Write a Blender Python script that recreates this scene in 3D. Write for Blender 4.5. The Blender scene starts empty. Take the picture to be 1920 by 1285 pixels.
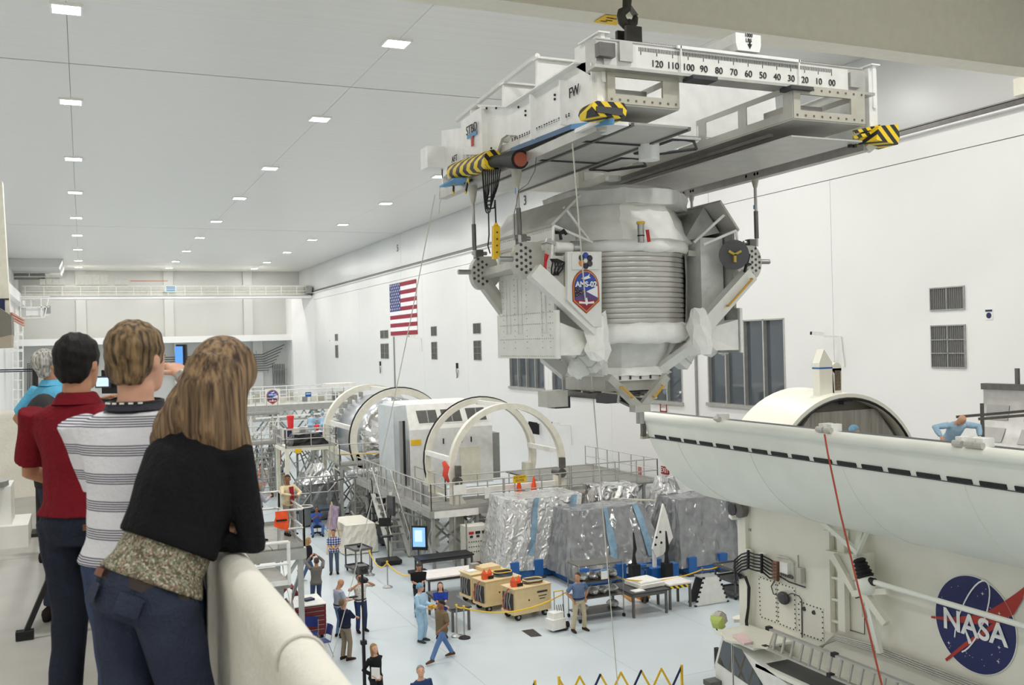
import bpy, bmesh, math, random
from math import sin, cos, pi, radians as R
from mathutils import Vector as V, Matrix
sc = bpy.context.scene
col = sc.collection
random.seed(4)
# ---------------------------------------------------------------- camera
F, YAW, ROLL, H = 1826.0, R(23.8), R(1.47), 9.0
fw = V((sin(YAW), cos(YAW), 0)); rt = V((cos(YAW), -sin(YAW), 0)); up = V((0, 0, 1))
cx = rt*cos(ROLL) - up*sin(ROLL); cy = rt*sin(ROLL) + up*cos(ROLL)
cd = bpy.data.cameras.new('camera'); cam = bpy.data.objects.new('camera', cd); col.objects.link(cam)
cam.matrix_world = Matrix(((cx.x, cy.x, -fw.x, 0), (cx.y, cy.y, -fw.y, 0), (cx.z, cy.z, -fw.z, H), (0, 0, 0, 1)))
cd.sensor_width = 36; cd.lens = 36*F/1920; cd.clip_start = .05; cd.clip_end = 400
cd.dof.use_dof = True; cd.dof.focus_distance = 20; cd.dof.aperture_fstop = 6.3
sc.camera = cam
# ---------------------------------------------------------------- world, exposure
w = bpy.data.worlds.new('world'); sc.world = w; w.use_nodes = True
w.node_tree.nodes['Background'].inputs[0].default_value = (1, 1, 1, 1)
w.node_tree.nodes['Background'].inputs[1].default_value = .15
vs = sc.view_settings; vs.view_transform = 'Standard'; vs.look = 'None'; vs.gamma = 1; vs.use_curve_mapping = False
vs.exposure = 0.27
sc.cycles.diffuse_bounces = 8
LAMP_W = 330          # watts of each ceiling lamp
# ---------------------------------------------------------------- pixel helpers (direction only; the plane gives the distance)
def ray(px, py):
    u, v = px-960, 642.5-py
    return fw*F + rt*(u*cos(ROLL)+v*sin(ROLL)) + up*(-u*sin(ROLL)+v*cos(ROLL))
def P(px, py, X=None, Y=None, Z=None):
    d = ray(px, py)
    t = X/d.x if X is not None else Y/d.y if Y is not None else (Z-H)/d.z
    return V((d.x*t, d.y*t, H+d.z*t))
# ---------------------------------------------------------------- materials
MATS = {}
def mat(name, c, rough=.5, metal=0, var=.06, scale=4, bump=0, bscale=40, emit=None, es=0, alpha=None, spec=.5, trans=0, stretch=None, coat=0):
    if name in MATS: return MATS[name]
    m = bpy.data.materials.new(name); m.use_nodes = True; MATS[name] = m
    nt = m.node_tree; N = nt.nodes; L = nt.links; b = N['Principled BSDF']
    b.inputs['Roughness'].default_value = rough; b.inputs['Metallic'].default_value = metal
    b.inputs['Specular IOR Level'].default_value = spec
    b.inputs['Coat Weight'].default_value = coat
    b.inputs['Transmission Weight'].default_value = trans
    if alpha is not None: b.inputs['Alpha'].default_value = alpha
    tc = N.new('ShaderNodeTexCoord'); mp = N.new('ShaderNodeMapping'); L.new(tc.outputs['Object'], mp.inputs[0])
    if stretch: mp.inputs['Scale'].default_value = stretch
    if var:
        n = N.new('ShaderNodeTexNoise'); n.inputs['Scale'].default_value = scale; n.inputs['Detail'].default_value = 4
        L.new(mp.outputs[0], n.inputs[0])
        r = N.new('ShaderNodeMapRange'); r.inputs['From Min'].default_value = .3; r.inputs['From Max'].default_value = .7
        r.inputs['To Min'].default_value = 1-var; r.inputs['To Max'].default_value = 1+var
        L.new(n.outputs[0], r.inputs[0])
        mx = N.new('ShaderNodeMix'); mx.data_type = 'RGBA'; mx.blend_type = 'MULTIPLY'; mx.inputs[0].default_value = 1
        mx.inputs[6].default_value = (*c, 1); L.new(r.outputs[0], mx.inputs[7]); L.new(mx.outputs[2], b.inputs['Base Color'])
    else: b.inputs['Base Color'].default_value = (*c, 1)
    if bump:
        n = N.new('ShaderNodeTexNoise'); n.inputs['Scale'].default_value = bscale; n.inputs['Detail'].default_value = 3
        L.new(mp.outputs[0], n.inputs[0])
        bp = N.new('ShaderNodeBump'); bp.inputs['Strength'].default_value = bump; bp.inputs['Distance'].default_value = .05
        L.new(n.outputs[0], bp.inputs['Height']); L.new(bp.outputs[0], b.inputs['Normal'])
    if emit: b.inputs['Emission Color'].default_value = (*emit, 1); b.inputs['Emission Strength'].default_value = es
    return m
def rgb(r, g, b):   # sRGB bytes -> linear
    return tuple(((x/255)/12.92 if x < 11 else ((x/255+.055)/1.055)**2.4) for x in (r, g, b))
def foil(name, c, rough=.2, strength=.9, scale=6, alpha=None, metal=.9):
    if name in MATS: return MATS[name]
    m = mat(name, c, rough, metal, .15, 3, alpha=alpha); nt = m.node_tree; N = nt.nodes; L = nt.links
    tc = N.new('ShaderNodeTexCoord'); n = N.new('ShaderNodeTexNoise'); n.noise_type = 'RIDGED_MULTIFRACTAL'; n.inputs['Scale'].default_value = scale*.35; n.inputs['Detail'].default_value = 5; n.inputs['Distortion'].default_value = .8
    mp = N.new('ShaderNodeMapping'); mp.inputs['Scale'].default_value = (1, 1, .8); L.new(tc.outputs['Object'], mp.inputs[0]); L.new(mp.outputs[0], n.inputs[0]); a = n
    bp = N.new('ShaderNodeBump'); bp.inputs['Strength'].default_value = strength; bp.inputs['Distance'].default_value = .1
    L.new(a.outputs[0], bp.inputs['Height']); L.new(bp.outputs[0], N['Principled BSDF'].inputs['Normal'])
    return m
# ---------------------------------------------------------------- mesh builder
def frame(d, upv=None):
    d = d.normalized(); u = V(upv) if upv is not None else (V((0, 0, 1)) if abs(d.z) < .95 else V((0, 1, 0)))
    x = u.cross(d).normalized(); return x, d.cross(x), d
class MB:
    def __init__(s): s.v = []; s.f = []; s.m = []; s.cur = 0
    def add(s, vs, fs):
        o = len(s.v); s.v += [V(q) for q in vs]; s.f += [tuple(o+i for i in f) for f in fs]; s.m += [s.cur]*len(fs); return s
    def box(s, c, d, rz=0, M=None):
        h = [q/2 for q in d]; c = V(c); m = M or Matrix.Rotation(rz, 3, 'Z')
        vs = [c + m @ V((x*h[0], y*h[1], z*h[2])) for x in (-1, 1) for y in (-1, 1) for z in (-1, 1)]
        return s.add(vs, [(0, 1, 3, 2), (4, 6, 7, 5), (0, 4, 5, 1), (2, 3, 7, 6), (0, 2, 6, 4), (1, 5, 7, 3)])
    def b2(s, a, b): return s.box([(p+q)/2 for p, q in zip(a, b)], [abs(q-p) for p, q in zip(a, b)])
    def bar(s, a, b, w, h=None, upv=None):
        a, b = V(a), V(b); x, y, d = frame(b-a, upv); h = h or w
        vs = [q + x*(i*w/2) + y*(j*h/2) for q in (a, b) for i, j in ((-1, -1), (1, -1), (1, 1), (-1, 1))]
        return s.add(vs, [(3, 2, 1, 0), (4, 5, 6, 7), (0, 1, 5, 4), (1, 2, 6, 5), (2, 3, 7, 6), (3, 0, 4, 7)])
    def tube(s, a, b, r, r2=None, n=8, cap=True):
        a, b = V(a), V(b); x, y, d = frame(b-a); r2 = r if r2 is None else r2
        vs = [q + x*(cos(2*pi*i/n)*k) + y*(sin(2*pi*i/n)*k) for q, k in ((a, r), (b, r2)) for i in range(n)]
        fs = [(i, (i+1) % n, n+(i+1) % n, n+i) for i in range(n)]
        if cap: fs += [tuple(range(n-1, -1, -1)), tuple(range(n, 2*n))]
        return s.add(vs, fs)
    def path(s, pts, r, n=6, closed=False):
        pts = [V(p) for p in pts]; k = len(pts); vs = []; x = None
        for i, p in enumerate(pts):
            q0 = pts[(i-1) % k] if closed else pts[max(i-1, 0)]; q1 = pts[(i+1) % k] if closed else pts[min(i+1, k-1)]
            d = (q1-q0); d = d.normalized() if d.length > 1e-9 else V((0, 0, 1))
            if x is None: x, y, _ = frame(d)
            else: x = (x - d*x.dot(d)).normalized(); y = d.cross(x)
            rr = r[i] if isinstance(r, (list, tuple)) else r
            vs += [p + x*(cos(2*pi*j/n)*rr) + y*(sin(2*pi*j/n)*rr) for j in range(n)]
        fs = [(i*n+j, i*n+(j+1) % n, ((i+1) % k)*n+(j+1) % n, ((i+1) % k)*n+j) for i in range(k if closed else k-1) for j in range(n)]
        if not closed: fs += [tuple(range(n-1, -1, -1)), tuple(range((k-1)*n, k*n))]
        return s.add(vs, fs)
    def lathe(s, c, prof, n=16, ax=(0, 0, 1), a0=0, a1=2*pi):
        x, y, d = frame(V(ax)); c = V(c); full = abs(a1-a0-2*pi) < 1e-6; m = n if full else n+1; k = len(prof)
        vs = [c + x*(cos(a0+(a1-a0)*i/n)*r) + y*(sin(a0+(a1-a0)*i/n)*r) + d*z for r, z in prof for i in range(m)]
        fs = [(i*m+j, i*m+(j+1) % m, (i+1)*m+(j+1) % m, (i+1)*m+j) for i in range(k-1) for j in range(n)]
        return s.add(vs, fs)
    def prism(s, poly, d):            # poly: 3-D points, d: extrusion vector
        n = len(poly); d = V(d); vs = [V(p) for p in poly] + [V(p)+d for p in poly]
        return s.add(vs, [tuple(range(n-1, -1, -1)), tuple(range(n, 2*n))] + [(i, (i+1) % n, n+(i+1) % n, n+i) for i in range(n)])
    def loft(s, rings, cap=True):
        n = len(rings[0]); k = len(rings); vs = [p for r in rings for p in r]
        fs = [(i*n+j, i*n+(j+1) % n, (i+1)*n+(j+1) % n, (i+1)*n+j) for i in range(k-1) for j in range(n)]
        if cap: fs += [tuple(range(n-1, -1, -1)), tuple(range((k-1)*n, k*n))]
        return s.add(vs, fs)
    def grid(s, rows):
        n = len(rows[0]); vs = [p for r in rows for p in r]
        return s.add(vs, [(i*n+j, i*n+j+1, (i+1)*n+j+1, (i+1)*n+j) for i in range(len(rows)-1) for j in range(n-1)])
    def ell(s, c, r, n=10, k=7):
        c = V(c); rings = []
        for i in range(k+1):
            t = -pi/2 + pi*(i if 0 < i < k else (.06 if i == 0 else k-.06))/k
            rings.append([c + V((cos(t)*cos(2*pi*j/n)*r[0], cos(t)*sin(2*pi*j/n)*r[1], sin(t)*r[2])) for j in range(n)])
        return s.loft(rings)
    def mesh(s, name, mats, inv=None, smooth=False):
        me = bpy.data.meshes.new(name); vs = [inv @ p for p in s.v] if inv else s.v
        me.from_pydata(vs, [], s.f)
        for m in (mats if isinstance(mats, (list, tuple)) else [mats]): me.materials.append(m)
        if any(s.m): me.polygons.foreach_set('material_index', s.m)
        bm = bmesh.new(); bm.from_mesh(me); bmesh.ops.recalc_face_normals(bm, faces=bm.faces); bm.to_mesh(me); bm.free()
        if smooth: me.polygons.foreach_set('use_smooth', [True]*len(me.polygons)); smooth is not True and me.set_sharp_from_angle(angle=smooth)
        return me
SM = R(40)
def props(o, label=None, cat=None, group=None, kind=None):
    for k, v in (('label', label), ('category', cat), ('group', group), ('kind', kind)):
        if v: o[k] = v
    return o
class Thing:                          # an Empty at the thing's base; parts given in world (default) or local coordinates
    def __init__(s, name, label, cat, loc=(0, 0, 0), rz=0, group=None, kind=None, local=False):
        s.o = bpy.data.objects.new(name, None); col.objects.link(s.o); s.o.empty_display_size = .2
        s.o.matrix_world = Matrix.Translation(V(loc)) @ Matrix.Rotation(rz, 4, 'Z')
        s.inv = None if local else s.o.matrix_world.inverted()
        props(s.o, label, cat, group, kind)
    def part(s, name, mb, m, parent=None, smooth=False, label=None, kind=None):
        me = mb.mesh(name, m, s.inv, smooth); o = bpy.data.objects.new(name, me); col.objects.link(o); o.parent = parent or s.o
        return props(o, label, kind=kind)
def solo(name, mb, m, label, cat, group=None, smooth=False, kind=None):
    xs = [p.x for p in mb.v]; ys = [p.y for p in mb.v]; z = min(p.z for p in mb.v)
    c = V(((min(xs)+max(xs))/2, (min(ys)+max(ys))/2, z))
    o = bpy.data.objects.new(name, mb.mesh(name, m, Matrix.Translation(-c), smooth)); col.objects.link(o); o.location = c
    return props(o, label, cat, group, kind)
def copy_thing(t, loc, rz=0, label=None):
    r = t.copy(); col.objects.link(r); r.matrix_world = Matrix.Translation(V(loc)) @ Matrix.Rotation(rz, 4, 'Z')
    if label: r['label'] = label
    for ch in [o for o in t.children]:
        c = ch.copy(); col.objects.link(c); c.parent = r
        for g in list(ch.children): d = g.copy(); col.objects.link(d); d.parent = c
    return r
def text(s, size, M, depth=.004, bold=0):          # text as mesh data placed by matrix M (x right, y up)
    c = bpy.data.curves.new('t', 'FONT'); c.body = s; c.size = size; c.align_x = 'CENTER'; c.align_y = 'CENTER'; c.extrude = depth; c.offset = bold
    o = bpy.data.objects.new('t', c); col.objects.link(o)
    bpy.context.view_layer.update()
    me = bpy.data.meshes.new_from_object(o.evaluated_get(bpy.context.evaluated_depsgraph_get()))
    mb = MB().add([M @ v.co for v in me.vertices], [tuple(p.vertices) for p in me.polygons])
    bpy.data.objects.remove(o); bpy.data.meshes.remove(me); bpy.data.curves.remove(c)
    return mb
def basis(o, x, y):
    x = V(x).normalized(); y = V(y); y = (y-x*y.dot(x)).normalized(); z = x.cross(y); o = V(o)
    return Matrix(((x.x, y.x, z.x, o.x), (x.y, y.y, z.y, o.y), (x.z, y.z, z.z, o.z), (0, 0, 0, 1)))
def arc(c, x, y, r, a0, a1, n): c, x, y = V(c), V(x), V(y); return [c + x*(cos(a0+(a1-a0)*i/n)*r) + y*(sin(a0+(a1-a0)*i/n)*r) for i in range(n+1)]
def sag(a, b, d, n=12): a, b = V(a), V(b); return [a.lerp(b, i/n) - V((0, 0, d*4*(i/n)*(1-i/n))) for i in range(n+1)]
# common materials
WHITE = mat('white_paint', rgb(236, 235, 230), .45); CREAM = mat('cream_paint', rgb(226, 222, 205), .4)
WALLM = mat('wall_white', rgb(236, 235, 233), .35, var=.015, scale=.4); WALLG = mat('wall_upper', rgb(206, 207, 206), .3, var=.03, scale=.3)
GREY = mat('grey_paint', rgb(150, 150, 148), .5); DGREY = mat('dark_grey', rgb(62, 62, 64), .5); BLACK = mat('black_matte', rgb(22, 22, 24), .6)
STEEL = mat('steel', rgb(172, 172, 170), .35, .8, .1, 6); ALU = mat('brushed_aluminium', rgb(186, 185, 180), .38, .55, .08, 5)
DSTEEL = mat('dark_steel', rgb(110, 108, 104), .4, .7, .12, 6); RUBBER = mat('rubber', rgb(28, 28, 28), .8)
YEL = mat('safety_yellow', rgb(235, 190, 30), .5); RED = mat('signal_red', rgb(190, 30, 35), .5); ORANGE = mat('cone_orange', rgb(245, 85, 30), .5)
BLUE = mat('blue_paint', rgb(38, 96, 165), .45); NAVY = mat('navy', rgb(30, 38, 78), .6); MLI = mat('white_blanket', rgb(244, 243, 238), .6, 0, .05, 5, .35, 5)
MLIG = mat('grey_blanket', rgb(218, 218, 213), .55, 0, .08, 5, .35, 6); BEIGE = mat('beta_cloth_metal', rgb(188, 184, 170), .45, .25, .07, 5)
TAN = mat('tan_paint', rgb(222, 198, 152), .5); ROPE = mat('rope_white', rgb(215, 210, 198), .8); GLASS = mat('dark_glass', rgb(74, 82, 89), .04, 0, 0, spec=.8)
# ================================================================ the hall
XL, XR, YB, Y0, ZC = -6.6, 25.6, 125.7, -26.0, 18.8
FLOORM = mat('epoxy_floor', rgb(197, 206, 211), .34, 0, .05, .35, spec=.4); JOINT = mat('joint_grey', rgb(120, 122, 124), .6)
CEILM = mat('ceiling_panel', rgb(224, 223, 219), .35, 0, .03, .5, bump=.12, bscale=1.2, stretch=(.06, 14, 1), spec=.4)
t = Thing('floor', 'pale blue epoxy hall floor with fine joints', None, kind='structure')
for i in range(8):
    for j in range(19):
        x0 = XL + i*(XR-XL)/8; x1 = XL+(i+1)*(XR-XL)/8; y0 = Y0+j*8; y1 = min(y0+8, YB)
        t.part('floor_slab', MB().b2((x0+.004, y0+.004, -.2), (x1-.004, y1-.004, 0)), FLOORM)
t.part('joint_bed', MB().b2((XL, Y0, -.3), (XR, YB, -.012)), JOINT)
t = Thing('ceiling', 'pale grey panelled hall ceiling', None, loc=(0, 0, ZC), kind='structure')
xs = [XL, -.19, 9.5, 19.25, XR]; ys = [Y0, -10, 36.0, 81.7, YB]
for i in range(4):
    for j in range(4):
        t.part('ceiling_panel', MB().b2((xs[i]+.007, ys[j]+.06, ZC), (xs[i+1]-.007, ys[j+1]-.06, ZC+.3)), CEILM)
t.part('joint_backing', MB().b2((XL, Y0, ZC+.1), (XR, YB, ZC+.5)), JOINT)
def wall_panels(t, rects, m): [t.part('wall_panel', MB().b2(a, b), m) for a, b in rects]
# right wall with window openings
WIN = [(31.15, 36.35, 6.05, 9.7), (38.45, 43.65, 5.95, 9.7), (46.9, 52.2, 5.9, 9.7), (53.3, 58.5, 6.1, 9.7)]
t = Thing('wall_right', 'tall white hall wall with windows and vents', None, loc=(XR, 50, 0), kind='structure')
cuts = [Y0, 10, 28.35, 37.35, 45.2, 52.75, 66, 76, 84.8, 96, 108, YB]
for a, b in zip(cuts, cuts[1:]):
    a += .01; b -= .01
    ws = [q for q in WIN if q[0] > a-.5 and q[1] < b+.5]; lo, hi = (5.95, 9.7) if ws else (14.75, 14.75)
    if ws:
        q = ws[0]; zs = q[2], q[3]
        wall_panels(t, [((XR, a, 0), (XR+.4, b, zs[0])), ((XR, a, zs[0]), (XR+.4, q[0], zs[1])), ((XR, q[1], zs[0]), (XR+.4, b, zs[1])), ((XR, a, zs[1]), (XR+.4, b, 14.74))], WALLM)
    else: wall_panels(t, [((XR, a, 0), (XR+.4, b, 14.74))], WALLM)
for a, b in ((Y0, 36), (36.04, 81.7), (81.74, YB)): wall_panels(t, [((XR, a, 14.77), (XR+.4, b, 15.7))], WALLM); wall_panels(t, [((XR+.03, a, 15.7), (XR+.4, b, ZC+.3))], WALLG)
t.part('backing', MB().b2((XR+.4, Y0, 0), (XR+.5, YB, ZC)), JOINT)
r = Thing('trim_1', 'grey crane runway rail along the white wall', None, loc=(XR, 50, 15.6), kind='structure')
r.part('rail', MB().b2((XR-.12, Y0, 15.66), (XR+.03, YB, 15.8)), DSTEEL)
r.part('flange', MB().b2((XR-.22, Y0, 15.56), (XR+.03, YB, 15.62)), WALLM)
r.part('bracket', MB().b2((XR-.15, Y0, 15.82), (XR+.03, YB, 15.86)), GREY)
for i, (a, b, z0, z1) in enumerate(WIN):
    t = Thing('window_%d' % (i+1), 'wide observation window with grey mullions', None, loc=(XR, (a+b)/2, z0), kind='structure')
    for k in range(4):
        p0 = a+(b-a)*k/4; p1 = a+(b-a)*(k+1)/4
        t.part('pane', MB().b2((XR+.15, p0+.03, z0+.05), (XR+.17, p1-.03, z1-.05)), GLASS)
    for k in range(5): t.part('mullion', MB().b2((XR-.02, a+(b-a)*k/4-.04, z0), (XR+.2, a+(b-a)*k/4+.04, z1)), ALU)
    t.part('window_sill', MB().b2((XR-.12, a-.1, z0-.1), (XR+.25, b+.1, z0+.05)), ALU); t.part('window_head', MB().b2((XR-.02, a, z1-.06), (XR+.2, b, z1)), ALU)
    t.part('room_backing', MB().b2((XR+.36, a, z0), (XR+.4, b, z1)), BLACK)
# back wall, ledge, columns
t = Thing('wall_back', 'far end wall with columns and a deep ledge', None, loc=(9.5, YB, 0), kind='structure')
BW = mat('end_wall', rgb(200, 200, 196), .5, var=.02, scale=.3)
t.part('wall_panel', MB().b2((XL, YB, 0), (XR, YB+.4, ZC+.3)), BW)
t.part('ledge', MB().b2((XL, YB-3.5, 10.0), (23.9, YB, 10.75)), WALLM)
for x in (-.6, 9.2, 18.6): t.part('column', MB().b2((x, YB-.5, 10.75), (x+1.1, YB, ZC)), BW); t.part('column', MB().b2((x+1, YB-.5, 0), (x+2.2, YB, 10)), BW)
t.part('corner_pier', MB().prism([V((23.9, YB-4, 0)), V((25.6, YB-9, 0)), V((25.6, YB, 0)), V((23.9, YB, 0))], (0, 0, 15.3)), WALLM)
t = Thing('wall_left', 'white hall wall behind the balcony', None, loc=(XL, 50, 0), kind='structure')
for a, b in ((Y0, 36), (36.04, 81.7), (81.74, YB)): t.part('wall_panel', MB().b2((XL-.4, a, 0), (XL, b, ZC+.3)), WALLM)
solo('wall_front', MB().b2((XL, Y0-.4, 0), (XR, Y0, ZC+.3)), WALLM, 'hall end wall behind the balcony', None, kind='structure')
t = Thing('trim_2', 'crane runway ledge on the left wall', None, loc=(XL, 60, 14), kind='structure')
t.part('runway_beam', MB().b2((XL, 20, 14.6), (XL+.7, YB, 15.6)), WALLM); t.part('rail', MB().b2((XL+.3, 20, 15.6), (XL+.45, YB, 15.75)), DSTEEL)
# ceiling lamps
LENS = mat('lamp_lens', (1, 1, 1), .5, var=0, emit=(1, .99, .97), es=14)
proto = None
for ix, x in enumerate((-.19, 9.5, 19.25)):
    for y in (-16.5, -5, 7, 19.3, 30.2, 41.3, 53.4, 64.5, 76.5, 87.8, 99.8, 111.6, 120.4):
        lab = 'square white recessed lamp in the hall ceiling'
        if proto is None:
            T = Thing('ceiling_light', lab, 'ceiling light', (x, y, ZC), group='recessed ceiling lamps', local=True); proto = T.o
            T.part('lens', MB().box((0, 0, -.05), (.74, .74, .03)), LENS)
            f = MB(); [f.b2(*q) for q in (((-.43, -.43, -.07), (.43, -.37, .05)), ((-.43, .37, -.07), (.43, .43, .05)), ((-.43, -.37, -.07), (-.37, .37, .05)), ((.37, -.37, -.07), (.43, .37, .05)))]
            T.part('frame', f, WHITE)
            ld = bpy.data.lights.new('lamp_glow', 'AREA'); ld.shape = 'SQUARE'; ld.size = .74; ld.energy = LAMP_W; ld.color = (1, .985, .96)
            lo = bpy.data.objects.new('lamp_glow', ld); col.objects.link(lo); lo.parent = proto; lo.location.z = -.1
        else: copy_thing(proto, (x, y, ZC))
# ================================================================ things on the walls and overhead
WR = lambda y, z, d=.02: basis((XR-d, y, z), (0, -1, 0), (0, 0, 1))      # text frame on the right wall
LOUV = mat('louvre_grey', rgb(158, 157, 155), .5, .2); LOUVD = mat('louvre_back', rgb(112, 111, 109), .7)
def vent(y0, y1, z0, z1, label):
    t = Thing('wall_vent', label, 'vent', (XR, (y0+y1)/2, z0), group='louvred vents in the white wall')
    t.part('backing', MB().b2((XR-.01, y0, z0), (XR+.02, y1, z1)), LOUVD)
    fr = MB(); e = .04
    fr.b2((XR-.05, y0-e, z0-e), (XR, y1+e, z0)); fr.b2((XR-.05, y0-e, z1), (XR, y1+e, z1+e)); fr.b2((XR-.05, y0-e, z0), (XR, y0, z1)); fr.b2((XR-.05, y1, z0), (XR, y1+e, z1))
    t.part('frame', fr, STEEL)
    for k in range(1, 3 if z1-z0 > 1 else 1): t.part('crossbar', MB().b2((XR-.05, y0, z0+(z1-z0)*k/3-.015), (XR, y1, z0+(z1-z0)*k/3+.015)), STEEL)
    t.part('crossbar', MB().b2((XR-.05, (y0+y1)/2-.015, z0), (XR, (y0+y1)/2+.015, z1)), STEEL)
    s = MB(); n = int((y1-y0)/.08)
    for k in range(n): s.box((XR-.02, y0+(k+.5)*(y1-y0)/n, (z0+z1)/2), (.04, .008, z1-z0), R(35))
    t.part('slats', s, LOUV, kind='stuff')
for y0, y1, w in ((22.45, 23.75, 'beside the open canister'), (63.4, 64.75, 'to the right of two twin vents'), (72.7, 73.95, 'just right of the flag'), (86, 87.1, 'left of the flag, right twin'), (87.35, 88.45, 'left of the flag, left twin'), (105.2, 106.4, 'near the far wall corner')):
    vent(y0, y1, 9.72, 10.4, 'small upper louvred vent in white wall '+w); vent(y0, y1, 7.85, 9.17, 'tall lower louvred vent in white wall '+w)
# flag
t = Thing('flag', 'large stars and stripes flag hung flat on the white wall', 'flag', (XR, 81.3, 9.9))
FR, FW_, FB = mat('flag_red', rgb(150, 35, 55), .7), mat('flag_white', rgb(245, 244, 245), .7), mat('flag_blue', rgb(42, 56, 120), .7)
fy0, fy1, fz0, fz1 = 77.45, 85.1, 9.9, 14.5; sh = (fz1-fz0)/13; cyy = fy1-(fy1-fy0)*.42
for k in range(13):
    t.part('stripe', MB().b2((XR-.05, fy0, fz1-(k+1)*sh), (XR-.03, cyy if k < 7 else fy1, fz1-k*sh)), FW_ if k % 2 else FR)
t.part('canton', MB().b2((XR-.055, cyy, fz1-7*sh), (XR-.03, fy1, fz1)), FB)
for i in range(9):
    for j in range(6 if i % 2 == 0 else 5):
        y = fy1-(.28+(j if i % 2 == 0 else j+.5)*.53); z = fz1-(.14+i*.265)
        t.part('star', MB().prism([V((XR-.056, y+sin(a*pi/5)*q, z+cos(a*pi/5)*q)) for a in range(10) for q in ((.13 if a % 2 == 0 else .055),)], (-.004, 0, 0)), FW_)
# wall digits and exit signs
solo('wall_digit', text('3', .85, WR(55.45, 17.87)), BLACK, 'black digit 3 on upper wall left of the lifted payload', 'sign')
solo('wall_digit', text('5', .85, WR(82.5, 17.55)), BLACK, 'black digit 5 painted on upper wall over the flag', 'sign')
def sign(nm, y0, y1, z0, z1, label, words, mb, mt, sz=.3):
    t = Thing(nm, label, 'sign', (XR, (y0+y1)/2, z0)); t.part('plate', MB().b2((XR-.06, y0, z0), (XR, y1, z1)), mb)
    t.part('lettering', text(words, sz, WR((y0+y1)/2, (z0+z1)/2, .065)), mt); return t
EXR = mat('exit_red', rgb(150, 30, 38), .5)
sign('exit_sign', 39.75, 40.4, 2.46, 2.82, 'dark red EXIT sign on wall above the wrapped hardware', 'EXIT', EXR, WHITE, .34)
t = sign('exit_sign', 39.7, 40.35, 5.45, 5.98, 'red EXIT sign in white border under the lifted payload', 'EXIT', WHITE, EXR, .2)
for a, b in (((39.72, 5.47), (39.8, 5.85)), ((40.25, 5.47), (40.33, 5.85)), ((39.72, 5.87), (40.33, 5.96)), ((39.72, 5.45), (40.33, 5.52))): t.part('border', MB().b2((XR-.07, a[0], a[1]), (XR-.055, b[0], b[1])), EXR)
sign('fire_sign', 42.3, 42.55, 2.0, 2.55, 'narrow red and white sign on wall left of EXIT', 'FIRE', mat('sign_pink', rgb(200, 120, 115)), WHITE, .1)
q = P(1855, 590, X=XR); t = Thing('wall_plaque', 'small white plaque with round blue emblem by the large vent', 'sign', (XR, q.y, q.z))
t.part('plate', MB().b2((XR-.02, q.y-.13, q.z-.16), (XR, q.y+.13, q.z+.16)), WHITE); t.part('emblem', MB().tube((XR-.02, q.y, q.z-.03), (XR-.03, q.y, q.z-.03), .09, n=16), NAVY); t.part('stripe', MB().b2((XR-.03, q.y-.12, q.z+.09), (XR-.02, q.y+.12, q.z+.15)), NAVY)
# conduits, cameras, wall phones
for px, z0, z1, lab in ((741, 1, 9.8, 'thin grey conduit running down wall below the flag'), (1307, 1, 10, 'grey conduit on wall between the observation windows')):
    y = P(px, 700, X=XR).y; solo('wall_conduit', MB().tube((XR-.06, y, z0), (XR-.06, y, z1), .06), GREY, lab, 'pipe', smooth=SM)
def wcam(px, py, lab):
    q = P(px, py, X=XR-.5); t = Thing('security_camera', lab, 'camera', q)
    t.part('bracket', MB().bar((XR-.02, q.y-.3, q.z-.1), (XR-.5, q.y, q.z-.08), .06), WHITE); t.part('camera_body', MB().bar(q, q+V((-.35, .25, .05)), .16, .14), WHITE)
    t.part('lens', MB().tube(q+V((-.35, .25, .05)), q+V((-.4, .29, .055)), .06), BLACK); t.part('stand_pole', MB().bar((XR-.05, q.y-.35, q.z-.1), (XR-.05, q.y-.5, q.z-1.2), .06), WHITE)
wcam(1545, 627, 'white security camera on arm above the canister'); wcam(777, 632, 'white camera on wall at the bottom corner of flag'); wcam(626, 640, 'white camera on wall near the far corner'); wcam(1050, 795, 'cream camera on wall beyond the empty ring frame')
def phone(px, py, lab):
    q = P(px, py, X=XR-.05); t = Thing('wall_phone', lab, 'phone', q, group='black wall phones')
    t.part('handset', MB().box(q, (.12, .22, .4)), BLACK); t.part('cord', MB().path([q+V((-.05, .05*sin(k), -.2-.12*k if k < 7 else -.2-.12*(12-k))) + V((0, -.25*(k > 6), 0)) for k in range(12)], .025), DGREY)
phone(713, 682, 'black wall phone with cord under the twin vents'); phone(857, 686, 'black wall phone with cord right of the flag'); phone(548, 677, 'black wall phone near the far wall corner')
# ---------------- near bridge crane girder, trolley, hook
GIRD = mat('girder_cream', rgb(230, 226, 212), .5, var=.03)
t = Thing('bridge_crane', 'cream overhead crane girder spanning the hall', 'crane', (9.5, 18.5, 16))
t.part('girder', MB().b2((XL+.8, 18.2, 16.0), (XR-.6, 18.8, 18.3)), GIRD)
t.part('bottom_flange', MB().b2((XL+.8, 18.15, 15.97), (XR-.6, 18.85, 16.0)), GIRD)
t.part('girder', MB().b2((XL+.8, 12.0, 16.0), (XR-.6, 12.6, 18.3)), GIRD)
for x in (XL+.5, XR-.35): t.part('end_truck', MB().b2((x-.25, 11, 15.8), (x+.25, 20, 16.3)), GIRD)
hk = P(1178, 40, Y=15.25); hx = hk.x
t.part('trolley', MB().b2((hx-1, 12.3, 17.9), (hx+1, 18.5, 18.4)), GIRD)
a, b, c, d = [P(*q, Z=15.94) for q in ((1114, 42), (1135, 29), (1166, 31), (1156, 48))]
pl = Thing('warning_placard', 'yellow warning placard beneath the cream crane girder', 'sign', a)
pl.part('plate', MB().prism([a, b, c, d], (0, 0, .015)), YEL)
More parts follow.
